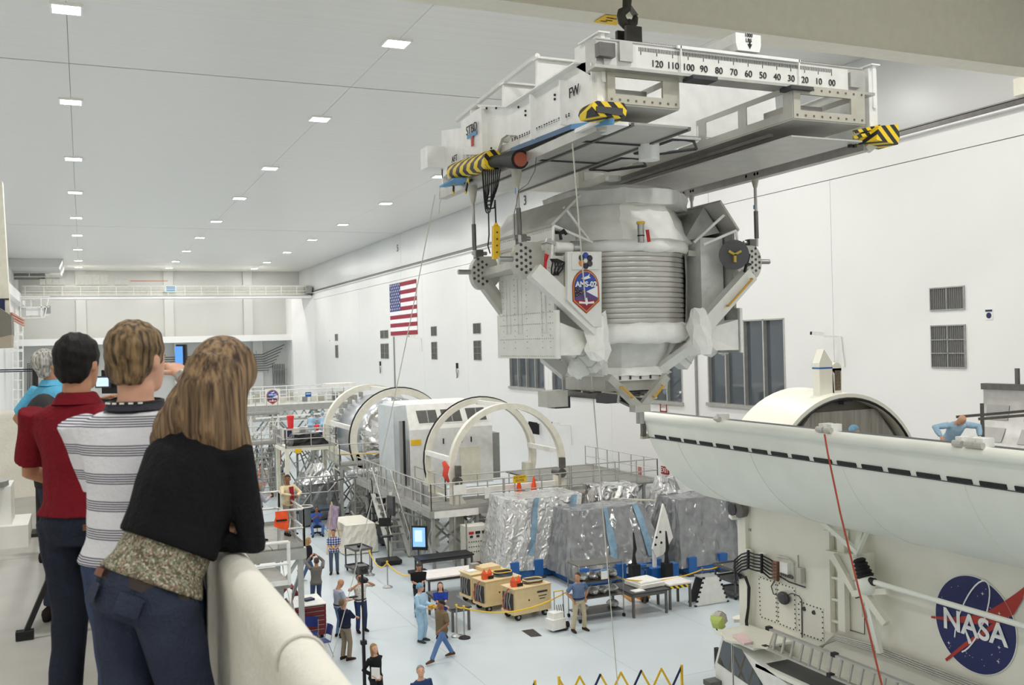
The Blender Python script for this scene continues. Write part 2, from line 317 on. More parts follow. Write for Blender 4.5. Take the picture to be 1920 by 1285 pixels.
for k, (u, v) in enumerate(((.3, .3), (.5, .45), (.65, .7), (.4, .75))):
    q = a.lerp(d, u).lerp(b.lerp(c, u), v); pl.part('print_line', MB().box(q+V((0, 0, -.004)), (.16, .04, .004)), BLACK)
t = Thing('crane_hook', 'dark steel crane hook holding the lifting frame', 'hook', (hx, 15.25, 13.2))
HKM = mat('hook_steel', rgb(70, 67, 62), .5, .6)
zt = P(1178, 0, Y=15.25).z; hz = P(1178, 32, Y=15.25).z
pts = [V((hx, 15.25, zt+.9)), V((hx, 15.25, zt+.1)), V((hx-.03, 15.25, hz+.14))] + [V((hx+.0+.15*cos(x), 15.25, hz+.15*sin(x))) for x in [pi*.85, pi, pi*1.2, pi*1.4, pi*1.6, pi*1.8, pi*2, pi*2.12]]
t.part('hook_body', MB().path(pts, [.09, .09, .08, .085, .085, .09, .095, .09, .075, .055, .03], 10), HKM, smooth=True)
t.part('hook_block', MB().lathe((hx, 15.25, zt+.55), [(0, -.3), (.22, -.28), (.3, -.1), (.3, .5), (.2, .7), (0, .72)], 14), HKM, smooth=SM)
for s in (-1, 1): t.part('wire_rope', MB().tube((hx+s*.12, 15.25, zt+1), (hx+s*.12, 15.25, 17.95), .02), HKM)
t.part('safety_latch', MB().bar((hx+.02, 15.25, hz+.2), (hx+.17, 15.25, hz+.03), .05, .08), DSTEEL)
zs = P(1178, 70, Y=15.25).z
t.part('shackle', MB().path(arc((hx, 15.25, hz-.18), (0, 1, 0), (0, 0, 1), .1, 0, pi, 10)+[V((hx, 15.15, hz-.4)), V((hx, 15.35, hz-.4))][:1], .045, 8), HKM, smooth=True)
t.part('shackle_pin', MB().tube((hx, 15.08, hz-.34), (hx, 15.42, hz-.34), .05), DSTEEL)
# ---------------- far bridge crane
t = Thing('bridge_crane', 'white far bridge crane with walkway, cabinets and cab', 'crane', (9.5, 118, 15))
CW = mat('crane_white', rgb(214, 212, 204), .5)
t.part('girder', MB().b2((XL+.7, 118, 15.25), (XR-.2, 119.4, 16.6)), CW); t.part('lower_flange', MB().b2((XL+.7, 117, 15.0), (XR-.2, 119.4, 15.25)), WALLM)
t.part('walkway', MB().b2((XL+.7, 116.9, 15.28), (XR-.3, 118, 15.36)), CW); t.part('end_truck', MB().b2((XR-.9, 116.6, 15.5), (XR-.25, 120.5, 16.4)), GREY)
for k in range(17): t.part('post', MB().bar((XL+1.1+k*1.82, 117, 15.36), (XL+1.1+k*1.82, 117, 16.4), .07), WHITE)
for z in (16.4, 15.85, 15.5): t.part('handrail', MB().bar((XL+.8, 117, z), (XR-.7, 117, z), .06), WHITE)
for k in range(4): x = P(142+k*15, 530, Y=118).x; t.part('cabinet', MB().b2((x+.04, 117.8, 16.6), (x+.82, 118.6, 17.75)), CW)
for k in range(4): x = P(74+k*12, 530, Y=118).x; t.part('control_box', MB().b2((x+.05, 117.8, 16.6), (x+.6, 118.4, 17.25)), CW)
for k in range(2): x = P(214+k*13, 530, Y=118).x; t.part('control_box', MB().b2((x+.05, 117.8, 16.6), (x+.68, 118.4, 17.1)), CW)
x0 = P(244, 526, Y=118).x; t.part('conductor_rail', MB().bar((x0, 117.9, 17.05), (x0+4, 117.9, 17.05), .08), mat('copper', rgb(190, 120, 95), .5, .3))
sx = P(320, 542, Y=116.85); t.part('notice', MB().box(sx, (1.2, .03, .75)), mat('notice_blue', rgb(205, 225, 225))); 
for k in range(3): t.part('notice_line', MB().box(sx+V((0, -.02, .2-.2*k)), (.95, .01, .09)), BLUE)
a, b = P(18, 505, Y=118), P(92, 520, Y=118)
tr = MB()
for x in (a.x, (a.x+b.x)/2, b.x): tr.bar((x, 117.5, b.z), (x, 117.5, a.z+.2), .08)
for z in (a.z+.2, (a.z+b.z)/2, b.z): tr.bar((a.x, 117.5, z), (b.x, 117.5, z), .08)
t.part('trolley_frame', tr, WHITE); t.part('hoist_drum', MB().tube((a.x+.4, 118.4, b.z+.2), (b.x-.4, 118.4, b.z+.2), .45, n=12), GREY); t.part('hoist_motor', MB().box(((a.x+b.x)/2+1, 118.4, b.z+.9), (1.6, .8, .6)), CW)
a, b = P(38, 556, Y=116.5), P(93, 596, Y=116.5); cb = MB()
for x in (a.x, a.x+2, b.x): cb.bar((x, 116.5, a.z), (x-(.5 if x == b.x else 0), 116.5, b.z), .1)
for z, e in ((a.z, 0), (b.z, .5), ((a.z+b.z)/2, 0)): cb.bar((a.x, 116.5, z), (b.x-e, 116.5, z), .1)
t.part('cab_frame', cb, WHITE); t.part('cab_console', MB().box((a.x+1.6, 117.2, b.z+.7), (2.2, .8, .9)), WALLM); t.part('cab_seat', MB().box((a.x+2.6, 116.9, b.z+.9), (.6, .5, .8)), GREY)
t.part('cab_hanger', MB().bar((a.x+1, 117.2, b.z), (a.x+1, 117.2, 15.1), .15), WHITE); t.part('cab_floor', MB().b2((a.x, 116.5, b.z-.05), (b.x-.5, 118, b.z+.05)), WHITE)
solo('ceiling_duct', MB().prism([V((XL, 110, 18.8)), V((-1.6, 110, 18.8)), V((-2.0, 110, 17.9)), V((XL, 110, 17.9))], (0, 15, 0)), BW, 'pale grey duct box under the ceiling in the far corner', 'duct')
# far wall pipe racks
BP = mat('black_pipe', rgb(60, 60, 62), .5)
t = Thing('pipe_rack', 'bank of dark horizontal pipes on the far wall', 'pipe rack', (15, YB-.3, 7))
x0, x1 = P(306, 680, Y=YB-.7).x, P(510, 680, Y=YB-.7).x; zt, zb = P(430, 667, Y=YB-.7).z, P(430, 697, Y=YB-.7).z
for k in range(8):
    z = zt+(zb-zt)*k/7; t.part('pipe', MB().path([V((x0, YB-.7, z)), V((x1-1.2+k*.1, YB-.7, z)), V((x1+1.6-k*.25, YB-.7, z+(1.2-k*.17))) if k < 7 else V((x1-.4, YB-.7, z)), ], .05, 6), BP)
for k in range(10): x = x0+(x1-x0)*k/9.4; t.part('strut', MB().bar((x, YB-.75, zb-.4), (x, YB-.75, zt+.5), .06), GREY)
t = Thing('pipe_rack', 'bank of dark vertical pipes low on the far wall', 'pipe rack', (22, YB-.3, 4))
xa, xb, za, zb = P(512, 700, Y=YB-.7).x, P(533, 700, Y=YB-.7).x, P(527, 690, Y=YB-.7).z, P(527, 722, Y=YB-.7).z
for k in range(8): x = xa+(xb-xa)*k/7; t.part('pipe', MB().tube((x, YB-.7, zb), (x, YB-.7, za+.5), .05), BP)
for z in (za-.2, zb+.1): t.part('strut', MB().bar((xa-.2, YB-.77, z), (xb+.3, YB-.77, z), .08), GREY)
t = Thing('pipe_rack', 'nested dark pipe bends on far wall behind the blue polo man', 'pipe rack', (-5, YB-.3, 3))
for k in range(6):
    a, b = P(52+k*3, 682+k*3, Y=YB-.7), P(112, 682+k*3, Y=YB-.7); c = P(52+k*3, 740, Y=YB-.7); t.part('pipe', MB().path([b, a, c], .05), BP)
# caged ladder and column at the left edge
t = Thing('caged_ladder', 'white caged ladder rising up the left wall', 'ladder', (-5.6, 100, 4))
for px in (24, 34, 43): 
    a, b = P(px, 600, Y=100), P(px, 830, Y=100); b.z = 0; t.part('rail', MB().bar(a, b, .1), WHITE)
for k in range(12): y = 605+k*18; t.part('rung', MB().bar(P(24, y, Y=100), P(43, y, Y=100), .07), WHITE)
for y in (625, 655, 690): t.part('landing', MB().b2(P(20, y, Y=100), P(43, y+5, Y=102)), WHITE)
t = Thing('crane_column', 'cream painted column with grey crane hoist box at hall edge', 'column', P(2, 640, Y=40))
a, b, c, d = P(-30, 330, Y=40), P(4, 340, Y=40), P(19, 592, Y=40), P(-30, 592, Y=40)
t.part('column', MB().prism([a, b, c, d], (0, .6, 0)), CREAM); t.part('joint_plate', MB().b2(P(-30, 560, Y=39.95), P(19, 564, Y=40.6)), DGREY)
a, b, c, d = P(-30, 570, Y=38), P(0, 578, Y=38), P(21, 592, Y=38), P(22, 628, Y=38); e = P(21, 652, Y=38); f = P(-30, 640, Y=38)
t.part('hoist_box', MB().prism([a, b, c, d, f], (0, 1.4, 0)), mat('hoist_grey', rgb(112, 108, 98), .6)); t.part('hoist_tray', MB().prism([f, d, e, e+V((-.6, 0, -.02))], (0, 1.2, 0)), mat('hoist_tan', rgb(160, 150, 130), .6))
t.part('status_screen', MB().box(P(2, 574, Y=39.6), (.25, .05, .5)), NAVY)
for k in range(3): t.part('conductor_bar', MB().bar(P(21, 588+k*5, Y=39), P(45, 601+k*5, Y=52), .07), mat('copper', (0, 0, 0)))
# ================================================================ lifting frame
SPW = mat('spreader_white', rgb(238, 238, 235), .4); HZ = bpy.data.materials.new('hazard_tape'); HZ.use_nodes = True
def _hz():
    nt = HZ.node_tree; N = nt.nodes; L = nt.links; b = N['Principled BSDF']; b.inputs['Roughness'].default_value = .5
    tc = N.new('ShaderNodeTexCoord'); d = N.new('ShaderNodeVectorMath'); d.operation = 'DOT_PRODUCT'; d.inputs[1].default_value = (5, 2.5, 5); L.new(tc.outputs['Object'], d.inputs[0])
    f = N.new('ShaderNodeMath'); f.operation = 'FRACT'; L.new(d.outputs['Value'], f.inputs[0])
    g = N.new('ShaderNodeMath'); g.operation = 'GREATER_THAN'; g.inputs[1].default_value = .5; L.new(f.outputs[0], g.inputs[0])
    m = N.new('ShaderNodeMix'); m.data_type = 'RGBA'; m.inputs[6].default_value = (.015, .015, .015, 1); m.inputs[7].default_value = (*rgb(240, 205, 40), 1); L.new(g.outputs[0], m.inputs[0]); L.new(m.outputs[2], b.inputs['Base Color'])
_hz()
TAPE = mat('blue_tape', rgb(90, 150, 200), .6); SX0, SX1, SY0, SY1 = 6.33, 11.0, 11.25, 17.6
S = Thing('lifting_frame', 'white and aluminium lifting frame with ruler scale hanging from hook', 'lifting frame', (8.7, 14.4, 11.9))
sp = lambda pts, X: [P(*q, X=X) for q in pts]
side = sp([(1132, 225), (1072, 238), (975, 276), (975, 254), (950, 253), (940, 260), (930, 290), (868, 290), (864, 228), (905, 198), (959, 201), (1004, 173), (1089, 119), (1120, 112)], SX0)
plL = S.part('side_plate', MB().prism(side, (.05, 0, 0)), SPW); S.part('side_plate', MB().prism([p+V((SX1-SX0, 0, 0)) for p in side], (-.05, 0, 0)), SPW)
for q in ((1120, 112), (1060, 145), (1004, 172), (912, 199)):
    a = P(*q, X=SX0); z0 = 11.95; S.part('stiffener', MB().b2((SX0-.1, a.y-.015, 12.05), (SX0, a.y+.015, a.z-.05)), SPW)
zt = 12.93
tops = [(1089, 119), (1004, 173), (959, 201), (905, 198)]
for a, b in zip(tops, tops[1:]):
    A, B = P(*a, X=SX0), P(*b, X=SX0); S.part('top_flange', MB().bar(A, B, .22, .02, (0, 0, 1)), SPW); o = V((SX1-SX0, 0, 0)); S.part('top_flange', MB().bar(A+o, B+o, .22, .02), SPW)
for y, z in ((13.35, 13.3), (14.65, 13.25), (16.1, 13.2)):
    S.part('cross_beam', MB().prism([V((SX0+.05, y, 12.3)), V((SX0+.1, y, z)), V((SX1-.1, y, z)), V((SX1-.05, y, 12.3))], (0, .06, 0)), SPW); S.part('beam_flange', MB().b2((SX0+.08, y-.06, z), (SX1-.08, y+.12, z+.03)), SPW)
S.part('cross_beam', MB().b2((SX0+.05, SY1-.06, 12.0), (SX1-.05, SY1, 12.5)), SPW)
a, b, c = V((SX0+.12, 16.9, 13.15)), V((SX0+.12, 14.68, 13.3)), V((SX0+.12, 13.38, 13.36))
S.part('top_tube', MB().path([a, b, c], .045, 8), SPW, smooth=SM); S.part('aft_wing', MB().prism(sp([(828, 245), (866, 240), (868, 300), (828, 335)], SX0+.05), (.05, 0, 0)), SPW)
S.part('aft_wing', MB().b2((SX0-.3, SY1-.2, 12.35), (SX0+.1, SY1+.2, 12.75)), SPW)
# hook beam on the centre line
S.part('hook_beam', MB().b2((hx-.2, 13.4, 12.4), (hx+.2, 16.2, 12.6)), SPW)
zl = hz-.34; lug = MB()
for dy in (-.16, .16): lug.b2((hx-.16, 15.25+dy-.04, 12.6), (hx+.16, 15.25+dy+.04, zl+.12))
S.part('lifting_lug', lug, HKM); S.part('lug_base', MB().b2((hx-.3, 14.9, 12.6), (hx+.3, 15.6, 12.9)), HKM)
# front posts
for x in (SX0, SX1):
    S.part('front_post', MB().b2((x-.06, SY0-.02, 12.0), (x+.16 if x == SX0 else x+.1, SY0+.06, 13.0)), SPW)
    S.part('post_gusset', MB().prism([V((x, SY0-.05, 13.05)), V((x, SY0+.7, 13.05)), V((x, SY0+.7, 12.8)), V((x, SY0-.05, 12.4))], (.06, 0, 0)), SPW); S.part('gusset_cap', MB().b2((x-.05, SY0-.08, 13.04), (x+.12, SY0+.5, 13.06)), SPW)
# ruler
rx0, rx1 = P(1132, 100, Y=SY0-.1).x, P(1590, 150, Y=SY0-.1).x; rz1 = P(1350, 99, Y=SY0-.1).z; rz0 = P(1350, 149, Y=SY0-.1).z
S.part('ruler_beam', MB().b2((rx0-.1, SY0-.08, rz0), (rx1+.35, SY0+.22, rz1)), ALU); RUL = mat('ruler_face', rgb(222, 221, 216), .3)
rf = S.part('ruler_face', MB().b2((rx0, SY0-.1, rz0+.04), (rx1, SY0-.08, rz1-.03)), RUL)
S.part('ruler_shelf', MB().b2((rx0-.2, SY0-.22, rz0-.04), (rx1+.4, SY0, rz0)), ALU); S.part('ruler_ledge', MB().b2((rx0-.1, SY0-.09, rz1), (rx1+.3, SY0+.24, rz1+.02)), ALU)
rk = MB(); n = 110
for k in range(n): x = rx0+.02+(rx1-rx0)*k/n; rk.b2((x, SY0+.02, rz1+.03), (x+(rx1-rx0)/n*.55, SY0+.16, rz1+.065))
rk.b2((rx0, SY0, rz1+.03), (rx1, SY0+.2, rz1+.042)); S.part('gear_rack', rk, BLACK, kind='stuff')
tk = MB(); x130 = P(1200, 110, Y=SY0-.12).x; x00 = P(1561, 140, Y=SY0-.12).x
for k in range(132):
    x = x130+(x00-x130)*k/131; l = .1 if k % 10 == 1 else .055; tk.b2((x-.005, SY0-.104, rz1-.05-l), (x+.005, SY0-.1, rz1-.05))
S.part('tick_marks', tk, BLACK, rf, kind='stuff')
for v in range(0, 130, 10):
    x = x00+(x130-x00)*v/131; S.part('numeral', text('%02d' % v, .13, basis((x, SY0-.106, rz0+.115), (1, 0, 0), (0, 0, 1))), BLACK, rf)
ca, cb = P(1270, 100, Y=SY0-.14).x, P(1500, 100, Y=SY0-.14).x; cf = MB()
for a, b in (((ca+.05, rz0-.02), (ca+.065, rz1+.02)), ((cb-.03, rz0-.02), (cb-.015, rz1+.02)), ((ca, rz1-.02), (cb, rz1+.02)), ((ca, rz0-.03), (cb, rz0+.01))): cf.b2((a[0], SY0-.15, a[1]), (b[0], SY0-.12, b[1]))
S.part('scale_cover_frame', cf, SPW)
for x in (ca+.1, cb-.35): S.part('cover_foot', MB().b2((x, SY0-.35, rz0-.1), (x+.4, SY0-.1, rz0-.05)), DGREY)
W = P(1403, 92, Y=SY0+.05); wz0, wz1 = rz1+.07, P(1403, 71, Y=SY0+.05).z
wb = MB(); xa, xb = P(1380, 90, Y=SY0-.1).x, P(1427, 90, Y=SY0-.1).x
wb.prism([V((xa, SY0-.1, wz0+.1)), V((xa, SY0-.1, wz1)), V((xb, SY0-.1, wz1)), V((xb, SY0-.1, wz0+.1)), V((xb-.03, SY0-.1, wz0)), V((xa+.03, SY0-.1, wz0))], (0, .75, 0)); cw = S.part('counterweight', wb, SPW, label='white sliding weight marked 1000 LBS')
tw = text('1000\nLBS', .07, basis(((xa+xb)/2, SY0-.106, wz1-.06), (1, 0, 0), (0, 0, 1))); xm = (xa+xb)/2+.02
tw.b2((xm-.012, SY0-.106, wz0+.09), (xm+.012, SY0-.1, wz0+.14)); tw.prism([V((xm-.04, SY0-.106, wz0+.1)), V((xm+.04, SY0-.106, wz0+.1)), V((xm, SY0-.106, wz0+.03))], (0, .005, 0)); S.part('lettering', tw, BLACK, cw)
S.part('drive_clamp', MB().b2((rx0-.12, SY0-.2, rz0+.12), (rx0+.12, SY0-.08, rz0+.3)), DSTEEL); S.part('rail_clip', MB().b2((rx0+.22, SY0-.14, rz0+.1), (rx0+.42, SY0-.08, rz0+.36)), ALU); S.part('rail_clip', MB().b2((rx1+.02, SY0-.14, rz0+.08), (rx1+.2, SY0-.08, rz0+.3)), ALU)
# two channel boxes running fore and aft
SHEET = mat('sheet_metal', rgb(196, 194, 188), .4, .25, .06, 4)
def channel(x0, x1, z0, z1, y0, y1):
    fr = MB(); w = .12
    for a, b in (((x0, z0+w), (x0+w, z1-w)), ((x1-.26, z0+w), (x1, z1-w)), ((x0, z0), (x1, z0+w)), ((x0, z1-w), (x1, z1))): fr.b2((a[0], y0-.02, a[1]), (b[0], y0+.02, b[1]))
    S.part('end_frame', fr, BEIGE); S.part('bottom_plate', MB().b2((x0, y0, z0-.02), (x1, y1, z0)), SHEET); S.part('inner_tray', MB().b2((x0+.2, y0+.3, z0+.12), (x0+.8, y0+.9, z0+.28)), ALU)
    for x in (x0, x1):
        wb = MB(); n = 6; wb.b2((x-.01, y0, z0), (x+.01, y1, z0+.12)); wb.b2((x-.01, y0, z1-.08), (x+.01, y1, z1))
        for k in range(n+1): y = y0+(y1-y0-.2)*k/n; wb.b2((x-.01, y, z0+.12), (x+.01, y+.2, z1-.08))
        S.part('web_plate', wb, SHEET)
    rv = MB()
    for k in range(9):
        for z in (z0+.05, z1-.05): rv.box((x0+.06+(x1-x0-.12)*k/8, y0-.024, z), (.025, .01, .025))
    S.part('rivets', rv, DSTEEL, kind='stuff')
ax0, ax1 = P(1134, 165, Y=SY0).x, P(1268, 165, Y=SY0).x; channel(ax0, ax1, P(1200, 200, Y=SY0).z, P(1200, 134, Y=SY0).z, SY0-.05, 17.3)
bx0, bx1 = P(1482, 190, Y=SY0-.2).x, P(1615, 195, Y=SY0-.2).x; channel(bx0, bx1, P(1550, 229, Y=SY0-.2).z, P(1550, 168, Y=SY0-.2).z, SY0-.25, 17.5)
# underside skins, tray and lower rails
S.part('belly_plate', MB().b2((SX0+.05, SY0+.2, 11.93), (SX0+1.5, 17.4, 11.96)), SHEET); S.part('belly_plate', MB().b2((SX0+1.55, SY0+1.0, 11.98), (bx0-.7, 15.2, 12.01)), WHITE); S.part('belly_plate', MB().b2((bx0, SY0-.2, 11.83), (bx1, 17.5, 11.85)), SHEET)
for k, y in enumerate((12.3, 13.8)):
    S.part('hatch_frame', MB().path([V((SX0+1.8, y, 11.97)), V((bx0-.8, y, 11.97)), V((bx0-.4, y+.5, 11.97)), V((bx0-.8, y+1.1, 11.97)), V((SX0+1.8, y+1.1, 11.97))], .025, 4, True), DGREY); S.part('seam_bar', MB().bar((SX0, y+.3, 11.92), (SX0+1.5, y+.3, 11.92), .03), DGREY)
for x in (SX0+1.52, SX0+.6, bx0-.02): S.part('edge_bar', MB().bar((x, SY0+.2, 11.93), (x, 17.4, 11.93), .05), DSTEEL)
for x in (SX0+.06, SX1): S.part('lower_rail', MB().b2((x-.08, SY0+.1, 11.78), (x+.08, 17.6, 11.92)), ALU)
S.part('tag_drum', MB().tube((7.9, 12.6, 11.97), (7.9, 12.6, 11.7), .16, n=16), SPW, smooth=SM)
S.part('equipment_box', MB().b2((8.2, 13.3, 12.05), (8.9, 14, 12.45)), SPW); S.part('vent_cover', MB().tube((9, 15.6, 12.0), (9, 15.6, 11.93), .14, n=14), SPW)
for a, b, X in (((1072, 238), (1150, 228), SX0-.02), ((959, 282), (1072, 238), SX0-.02)): S.part('tape_strip', MB().bar(P(*a, X=X), P(*b, X=X), .03, .07), TAPE if a[0] == 1072 else mat('blue_rail', rgb(70, 105, 140), .5))
S.part('tape_strip', MB().bar(P(1316, 338, X=SX1+.1), P(1576, 261, X=SX1+.1), .03, .05), TAPE)
a = P(1100, 232, Z=11.9); S.part('corner_pad', MB().b2((a.x, a.y-.25, 11.85), (a.x+.5, a.y+.35, 11.9)), SPW)
# lettering
YR = lambda q, X: basis(P(*q, X=X), (0, -1, 0), (0, 0, 1))
S.part('lettering', text('STBD', .22, YR((884, 242), SX0-.03)), BLACK, plL); S.part('lettering', text('FW', .2, YR((1076, 172), SX0-.03)), BLACK, plL); S.part('lettering', text('AFT', .16, YR((852, 298), SX0-.01)), BLACK, plL)
a = P(885, 251, X=SX0-.02); S.part('label_strip', MB().b2((SX0-.03, a.y-.22, a.z-.05), (SX0-.02, a.y+.22, a.z+.01)), TAPE, plL); S.part('label_strip', MB().b2((SX0-.03, a.y-.05, a.z-.22), (SX0-.02, a.y+.04, a.z-.05)), RED, plL)
for k in range(30):
    q = (1119-k*5.6, 192+k*2.55) if k < 2 else (1085-(k-2)*4.6, 207+(k-2)*2.05)
    if k in (2, 3, 4, 5): continue
    S.part('numeral', text('%02d' % k, .055, YR(q, SX0-.03) @ Matrix.Rotation(pi/2, 4, 'Z')), BLACK, plL)
for q in ((1040, 178), (1040, 186), (985, 208), (985, 216), (972, 201), (912, 203), (930, 203), (1110, 140), (1110, 146), (921, 278), (905, 215), (905, 235)): a = P(*q, X=SX0-.01); S.part('bolt', MB().tube((SX0-.02, a.y, a.z), (SX0, a.y, a.z), .018, n=8), BLACK, plL)
# hazard pads
def pad(pts, Y, d, lab, mt=HZ): return S.part('bumper_pad', MB().prism([P(*q, Y=Y) for q in pts], (0, d, 0)), mt, label=lab)
pad([(1112, 192), (1120, 189), (1170, 193), (1176, 205), (1172, 223), (1112, 216), (1108, 205)], SY0-.3, .35, 'hazard striped corner bumper'); S.part('bumper_face', MB().prism([P(*q, Y=SY0-.32) for q in ((1119, 199), (1168, 203), (1168, 217), (1119, 210))], (0, .02, 0)), DGREY)
pad([(1648, 236), (1684, 233), (1687, 256), (1684, 271), (1643, 262)], SY0-.2, .4, 'hazard striped outrigger bumper'); S.part('outrigger', MB().bar((SX1, SY0+.1, 11.8), P(1660, 252, Y=SY0+.1), .06, .12), SPW)
for q in (240, 250): S.part('hazard_strap', MB().bar(P(1600, q+8, Y=SY0-.05), P(1650, q-3, Y=SY0-.05), .02, .05), HZ)
for q in ((1594, 273), (1602, 273), (1629, 262), (1640, 265)): S.part('caster_pin', MB().box(P(*q, Y=SY0), (.05, .05, .06)), BLACK)
S.part('motor_wrap', MB().tube(P(852, 322, X=SX0-.12), P(925, 300, X=SX0-.12), .15, .17, 12), HZ, smooth=SM, label='motor wrapped in hazard tape'); S.part('motor_body', MB().tube(P(920, 304, X=SX0-.12), P(960, 299, X=SX0-.12), .1, .1, 12), BLACK, smooth=SM); S.part('motor_lens', MB().tube(P(952, 300, X=SX0-.12), P(975, 299, X=SX0-.12), .13, .15, 14), BLACK, smooth=SM)
S.part('lens_cap', MB().tube(P(974.5, 299, X=SX0-.12), P(976.5, 299, X=SX0-.12), .11, .11, 14), mat('amber', rgb(150, 75, 50), .3)); S.part('aft_plate', MB().prism([P(*q, Z=11.86) for q in ((824, 352), (850, 337), (880, 337), (862, 348))], (0, 0, .03)), TAPE)
for q in ((851, 335, 850, 365), (878, 335, 873, 363)): S.part('hazard_strap', MB().bar(P(q[0], q[1], X=SX0-.2), P(q[2], q[3], X=SX0-.2), .03), HZ)
for k in range(9):
    a, b = P(905+k*2, 322, X=SX0-.1), P(938-k*2, 318, X=SX0-.1); S.part('cable_loop', MB().path([a.lerp(b, i/10)-V((.02*k, .03*(k-4)*(1-(2*i/10-1)**2), (.42+.07*(k % 5))*(1-(2*i/10-1)**4))) for i in range(11)], .012, 5), BLACK)
S.part('cable_loop', MB().path([P(*q, X=SX0-.1) for q in ((914, 370), (912, 385), (917, 392), (927, 390), (928, 378))], .014, 5), BLACK); S.part('loose_cable', MB().path([P(*q, X=SX0-.1) for q in ((913, 385), (916, 400), (917, 440), (915, 462), (919, 475))], .012, 5), BLACK)
# lifting rods
rods = [((886, 345), (890, 483), SX0+.05), ((968, 312), (975, 455), SX0+.05), ((1415, 316), (1419, 462), SX1+.02), ((1296, 345), (1298, 392), SX1+.02)]
for a, b, X in rods:
    A, B = P(*a, X=X), P(*b, X=X)
    if a[0] == 1296: B = V((A.x, A.y, 10.55))
    S.part('lifting_rod', MB().tube(A-V((0, 0, .2)), B, .028, n=10), ALU, smooth=SM); S.part('rod_clevis', MB().lathe(A, [(0, -.36), (.035, -.34), (.085, -.12), (.085, 0), (.03, .04)], 10), BEIGE, smooth=SM)
    m = A.lerp(B, .55); S.part('turnbuckle', MB().tube(m, A.lerp(B, .9), .04, n=10), DSTEEL, smooth=SM); S.part('clevis_bracket', MB().box(A+V((0, 0, .03)), (.2, .25, .05)), BEIGE)
    for d in (-.2, -.12, .12): S.part('bolt', MB().tube((A.x-.09, A.y+d, 11.86), (A.x-.1, A.y+d, 11.86), .03, n=8), BLACK)
S.part('sensor_cable', MB().path([P(*q, X=SX0) for q in ((1006, 290), (1003, 320), (990, 345), (972, 358), (969, 380), (964, 400), (965, 440), (970, 455))], .006, 4), DGREY)
S.part('sensor_tape', MB().tube(P(969, 353, X=SX0+.05), P(969.5, 362, X=SX0+.05), .034), TAPE); S.part('sensor_tape', MB().tube(P(1416, 385, X=SX1+.02), P(1416, 392, X=SX1+.02), .036), TAPE)
t = Thing('pendant_control', 'yellow hoist pendant hanging on black cable beside the payload', 'pendant', P(929, 485, X=SX0-.1))
t.part('cable', MB().tube(P(928, 375, X=SX0-.1), P(930, 421, X=SX0-.1), .014), BLACK); A, B = P(930, 424, X=SX0-.1), P(929.5, 486, X=SX0-.1)
t.part('housing', MB().bar(A, B, .11, .09), YEL); t.part('cap', MB().tube(A+V((0, 0, .05)), A, .02, .05), YEL)
for k in range(4): t.part('button', MB().tube(A.lerp(B, .2+.2*k)+V((0, -.045, 0)), A.lerp(B, .2+.2*k)+V((0, -.06, 0)), .014), DGREY)
# ================================================================ the lifted payload
CX, CY = 8.73, 15.25
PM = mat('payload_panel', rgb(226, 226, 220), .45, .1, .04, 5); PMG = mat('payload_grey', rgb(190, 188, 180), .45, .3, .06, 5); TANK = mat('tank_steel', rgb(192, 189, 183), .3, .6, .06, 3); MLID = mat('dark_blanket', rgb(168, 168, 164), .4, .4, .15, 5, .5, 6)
A = Thing('space_payload', 'silver and white space detector payload hanging under lifting frame', 'payload', (CX, CY, 7.8))
def ring8(r, z, n=8, sx=1, sy=1, a0=pi/8, dx=0, dy=0): return [V((CX+dx+r*sx*cos(a0+2*pi*k/n), CY+dy+r*sy*sin(a0+2*pi*k/n), z)) for k in range(n)]
prof = []; z = 9.26; nrib = 14; dz = (10.47-9.26)/nrib
for k in range(nrib): prof += [(1.25, z+k*dz), (1.25, z+(k+.1)*dz), (1.276, z+(k+.16)*dz), (1.282, z+(k+.55)*dz), (1.276, z+(k+.96)*dz)]
A.part('vacuum_case', MB().lathe((CX, CY, 0), prof, 56), TANK, smooth=R(28), label='corrugated silver vacuum case')
rnd = lambda s: random.uniform(-s, s)
def blanket(name, prof, n, m, j=.02, a0=0, a1=2*pi):
    mb = MB().lathe((CX, CY, 0), prof, n, a0=a0, a1=a1)
    mb.v = [p+V((rnd(j), rnd(j), rnd(j))) for p in mb.v]; return A.part(name, mb, m, smooth=True)
blanket('blanket_band', [(1.2, 8.93), (1.3, 8.96), (1.34, 9.05), (1.34, 9.2), (1.3, 9.27), (1.2, 9.28)], 40, MLI); blanket('blanket_band', [(1.2, 10.46), (1.33, 10.47), (1.36, 10.56), (1.34, 10.68), (1.2, 10.72)], 40, MLI)
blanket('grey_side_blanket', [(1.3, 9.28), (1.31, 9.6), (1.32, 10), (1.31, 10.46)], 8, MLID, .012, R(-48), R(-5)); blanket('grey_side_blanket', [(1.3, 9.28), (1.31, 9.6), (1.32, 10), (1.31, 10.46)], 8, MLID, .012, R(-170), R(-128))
def soft(rings, m, name, j=.015):
    out = []
    for r in rings:
        n = len(r); out.append([r[i].lerp(r[(i+1) % n], k/5)+V((rnd(j), rnd(j), rnd(j))) for i in range(n) for k in range(5)])
    mb = MB().loft(out); return A.part(name, mb, m, smooth=R(35))
lerpr = lambda a, b, k: [[p.lerp(q, i/k) for p, q in zip(a, b)] for i in range(k+1)]
soft(lerpr(ring8(1.5, 10.66), ring8(1.12, 11.32), 6), MLI, 'top_blanket_cone', .028); soft(lerpr(ring8(1.3, 11.28, dx=.1), ring8(1.3, 11.54, dx=.1), 3), MLIG, 'top_detector_cap'); A.part('cap_lid', MB().loft([ring8(1.31, 11.53, dx=.1), ring8(1.1, 11.62, dx=.1)]), MLIG)
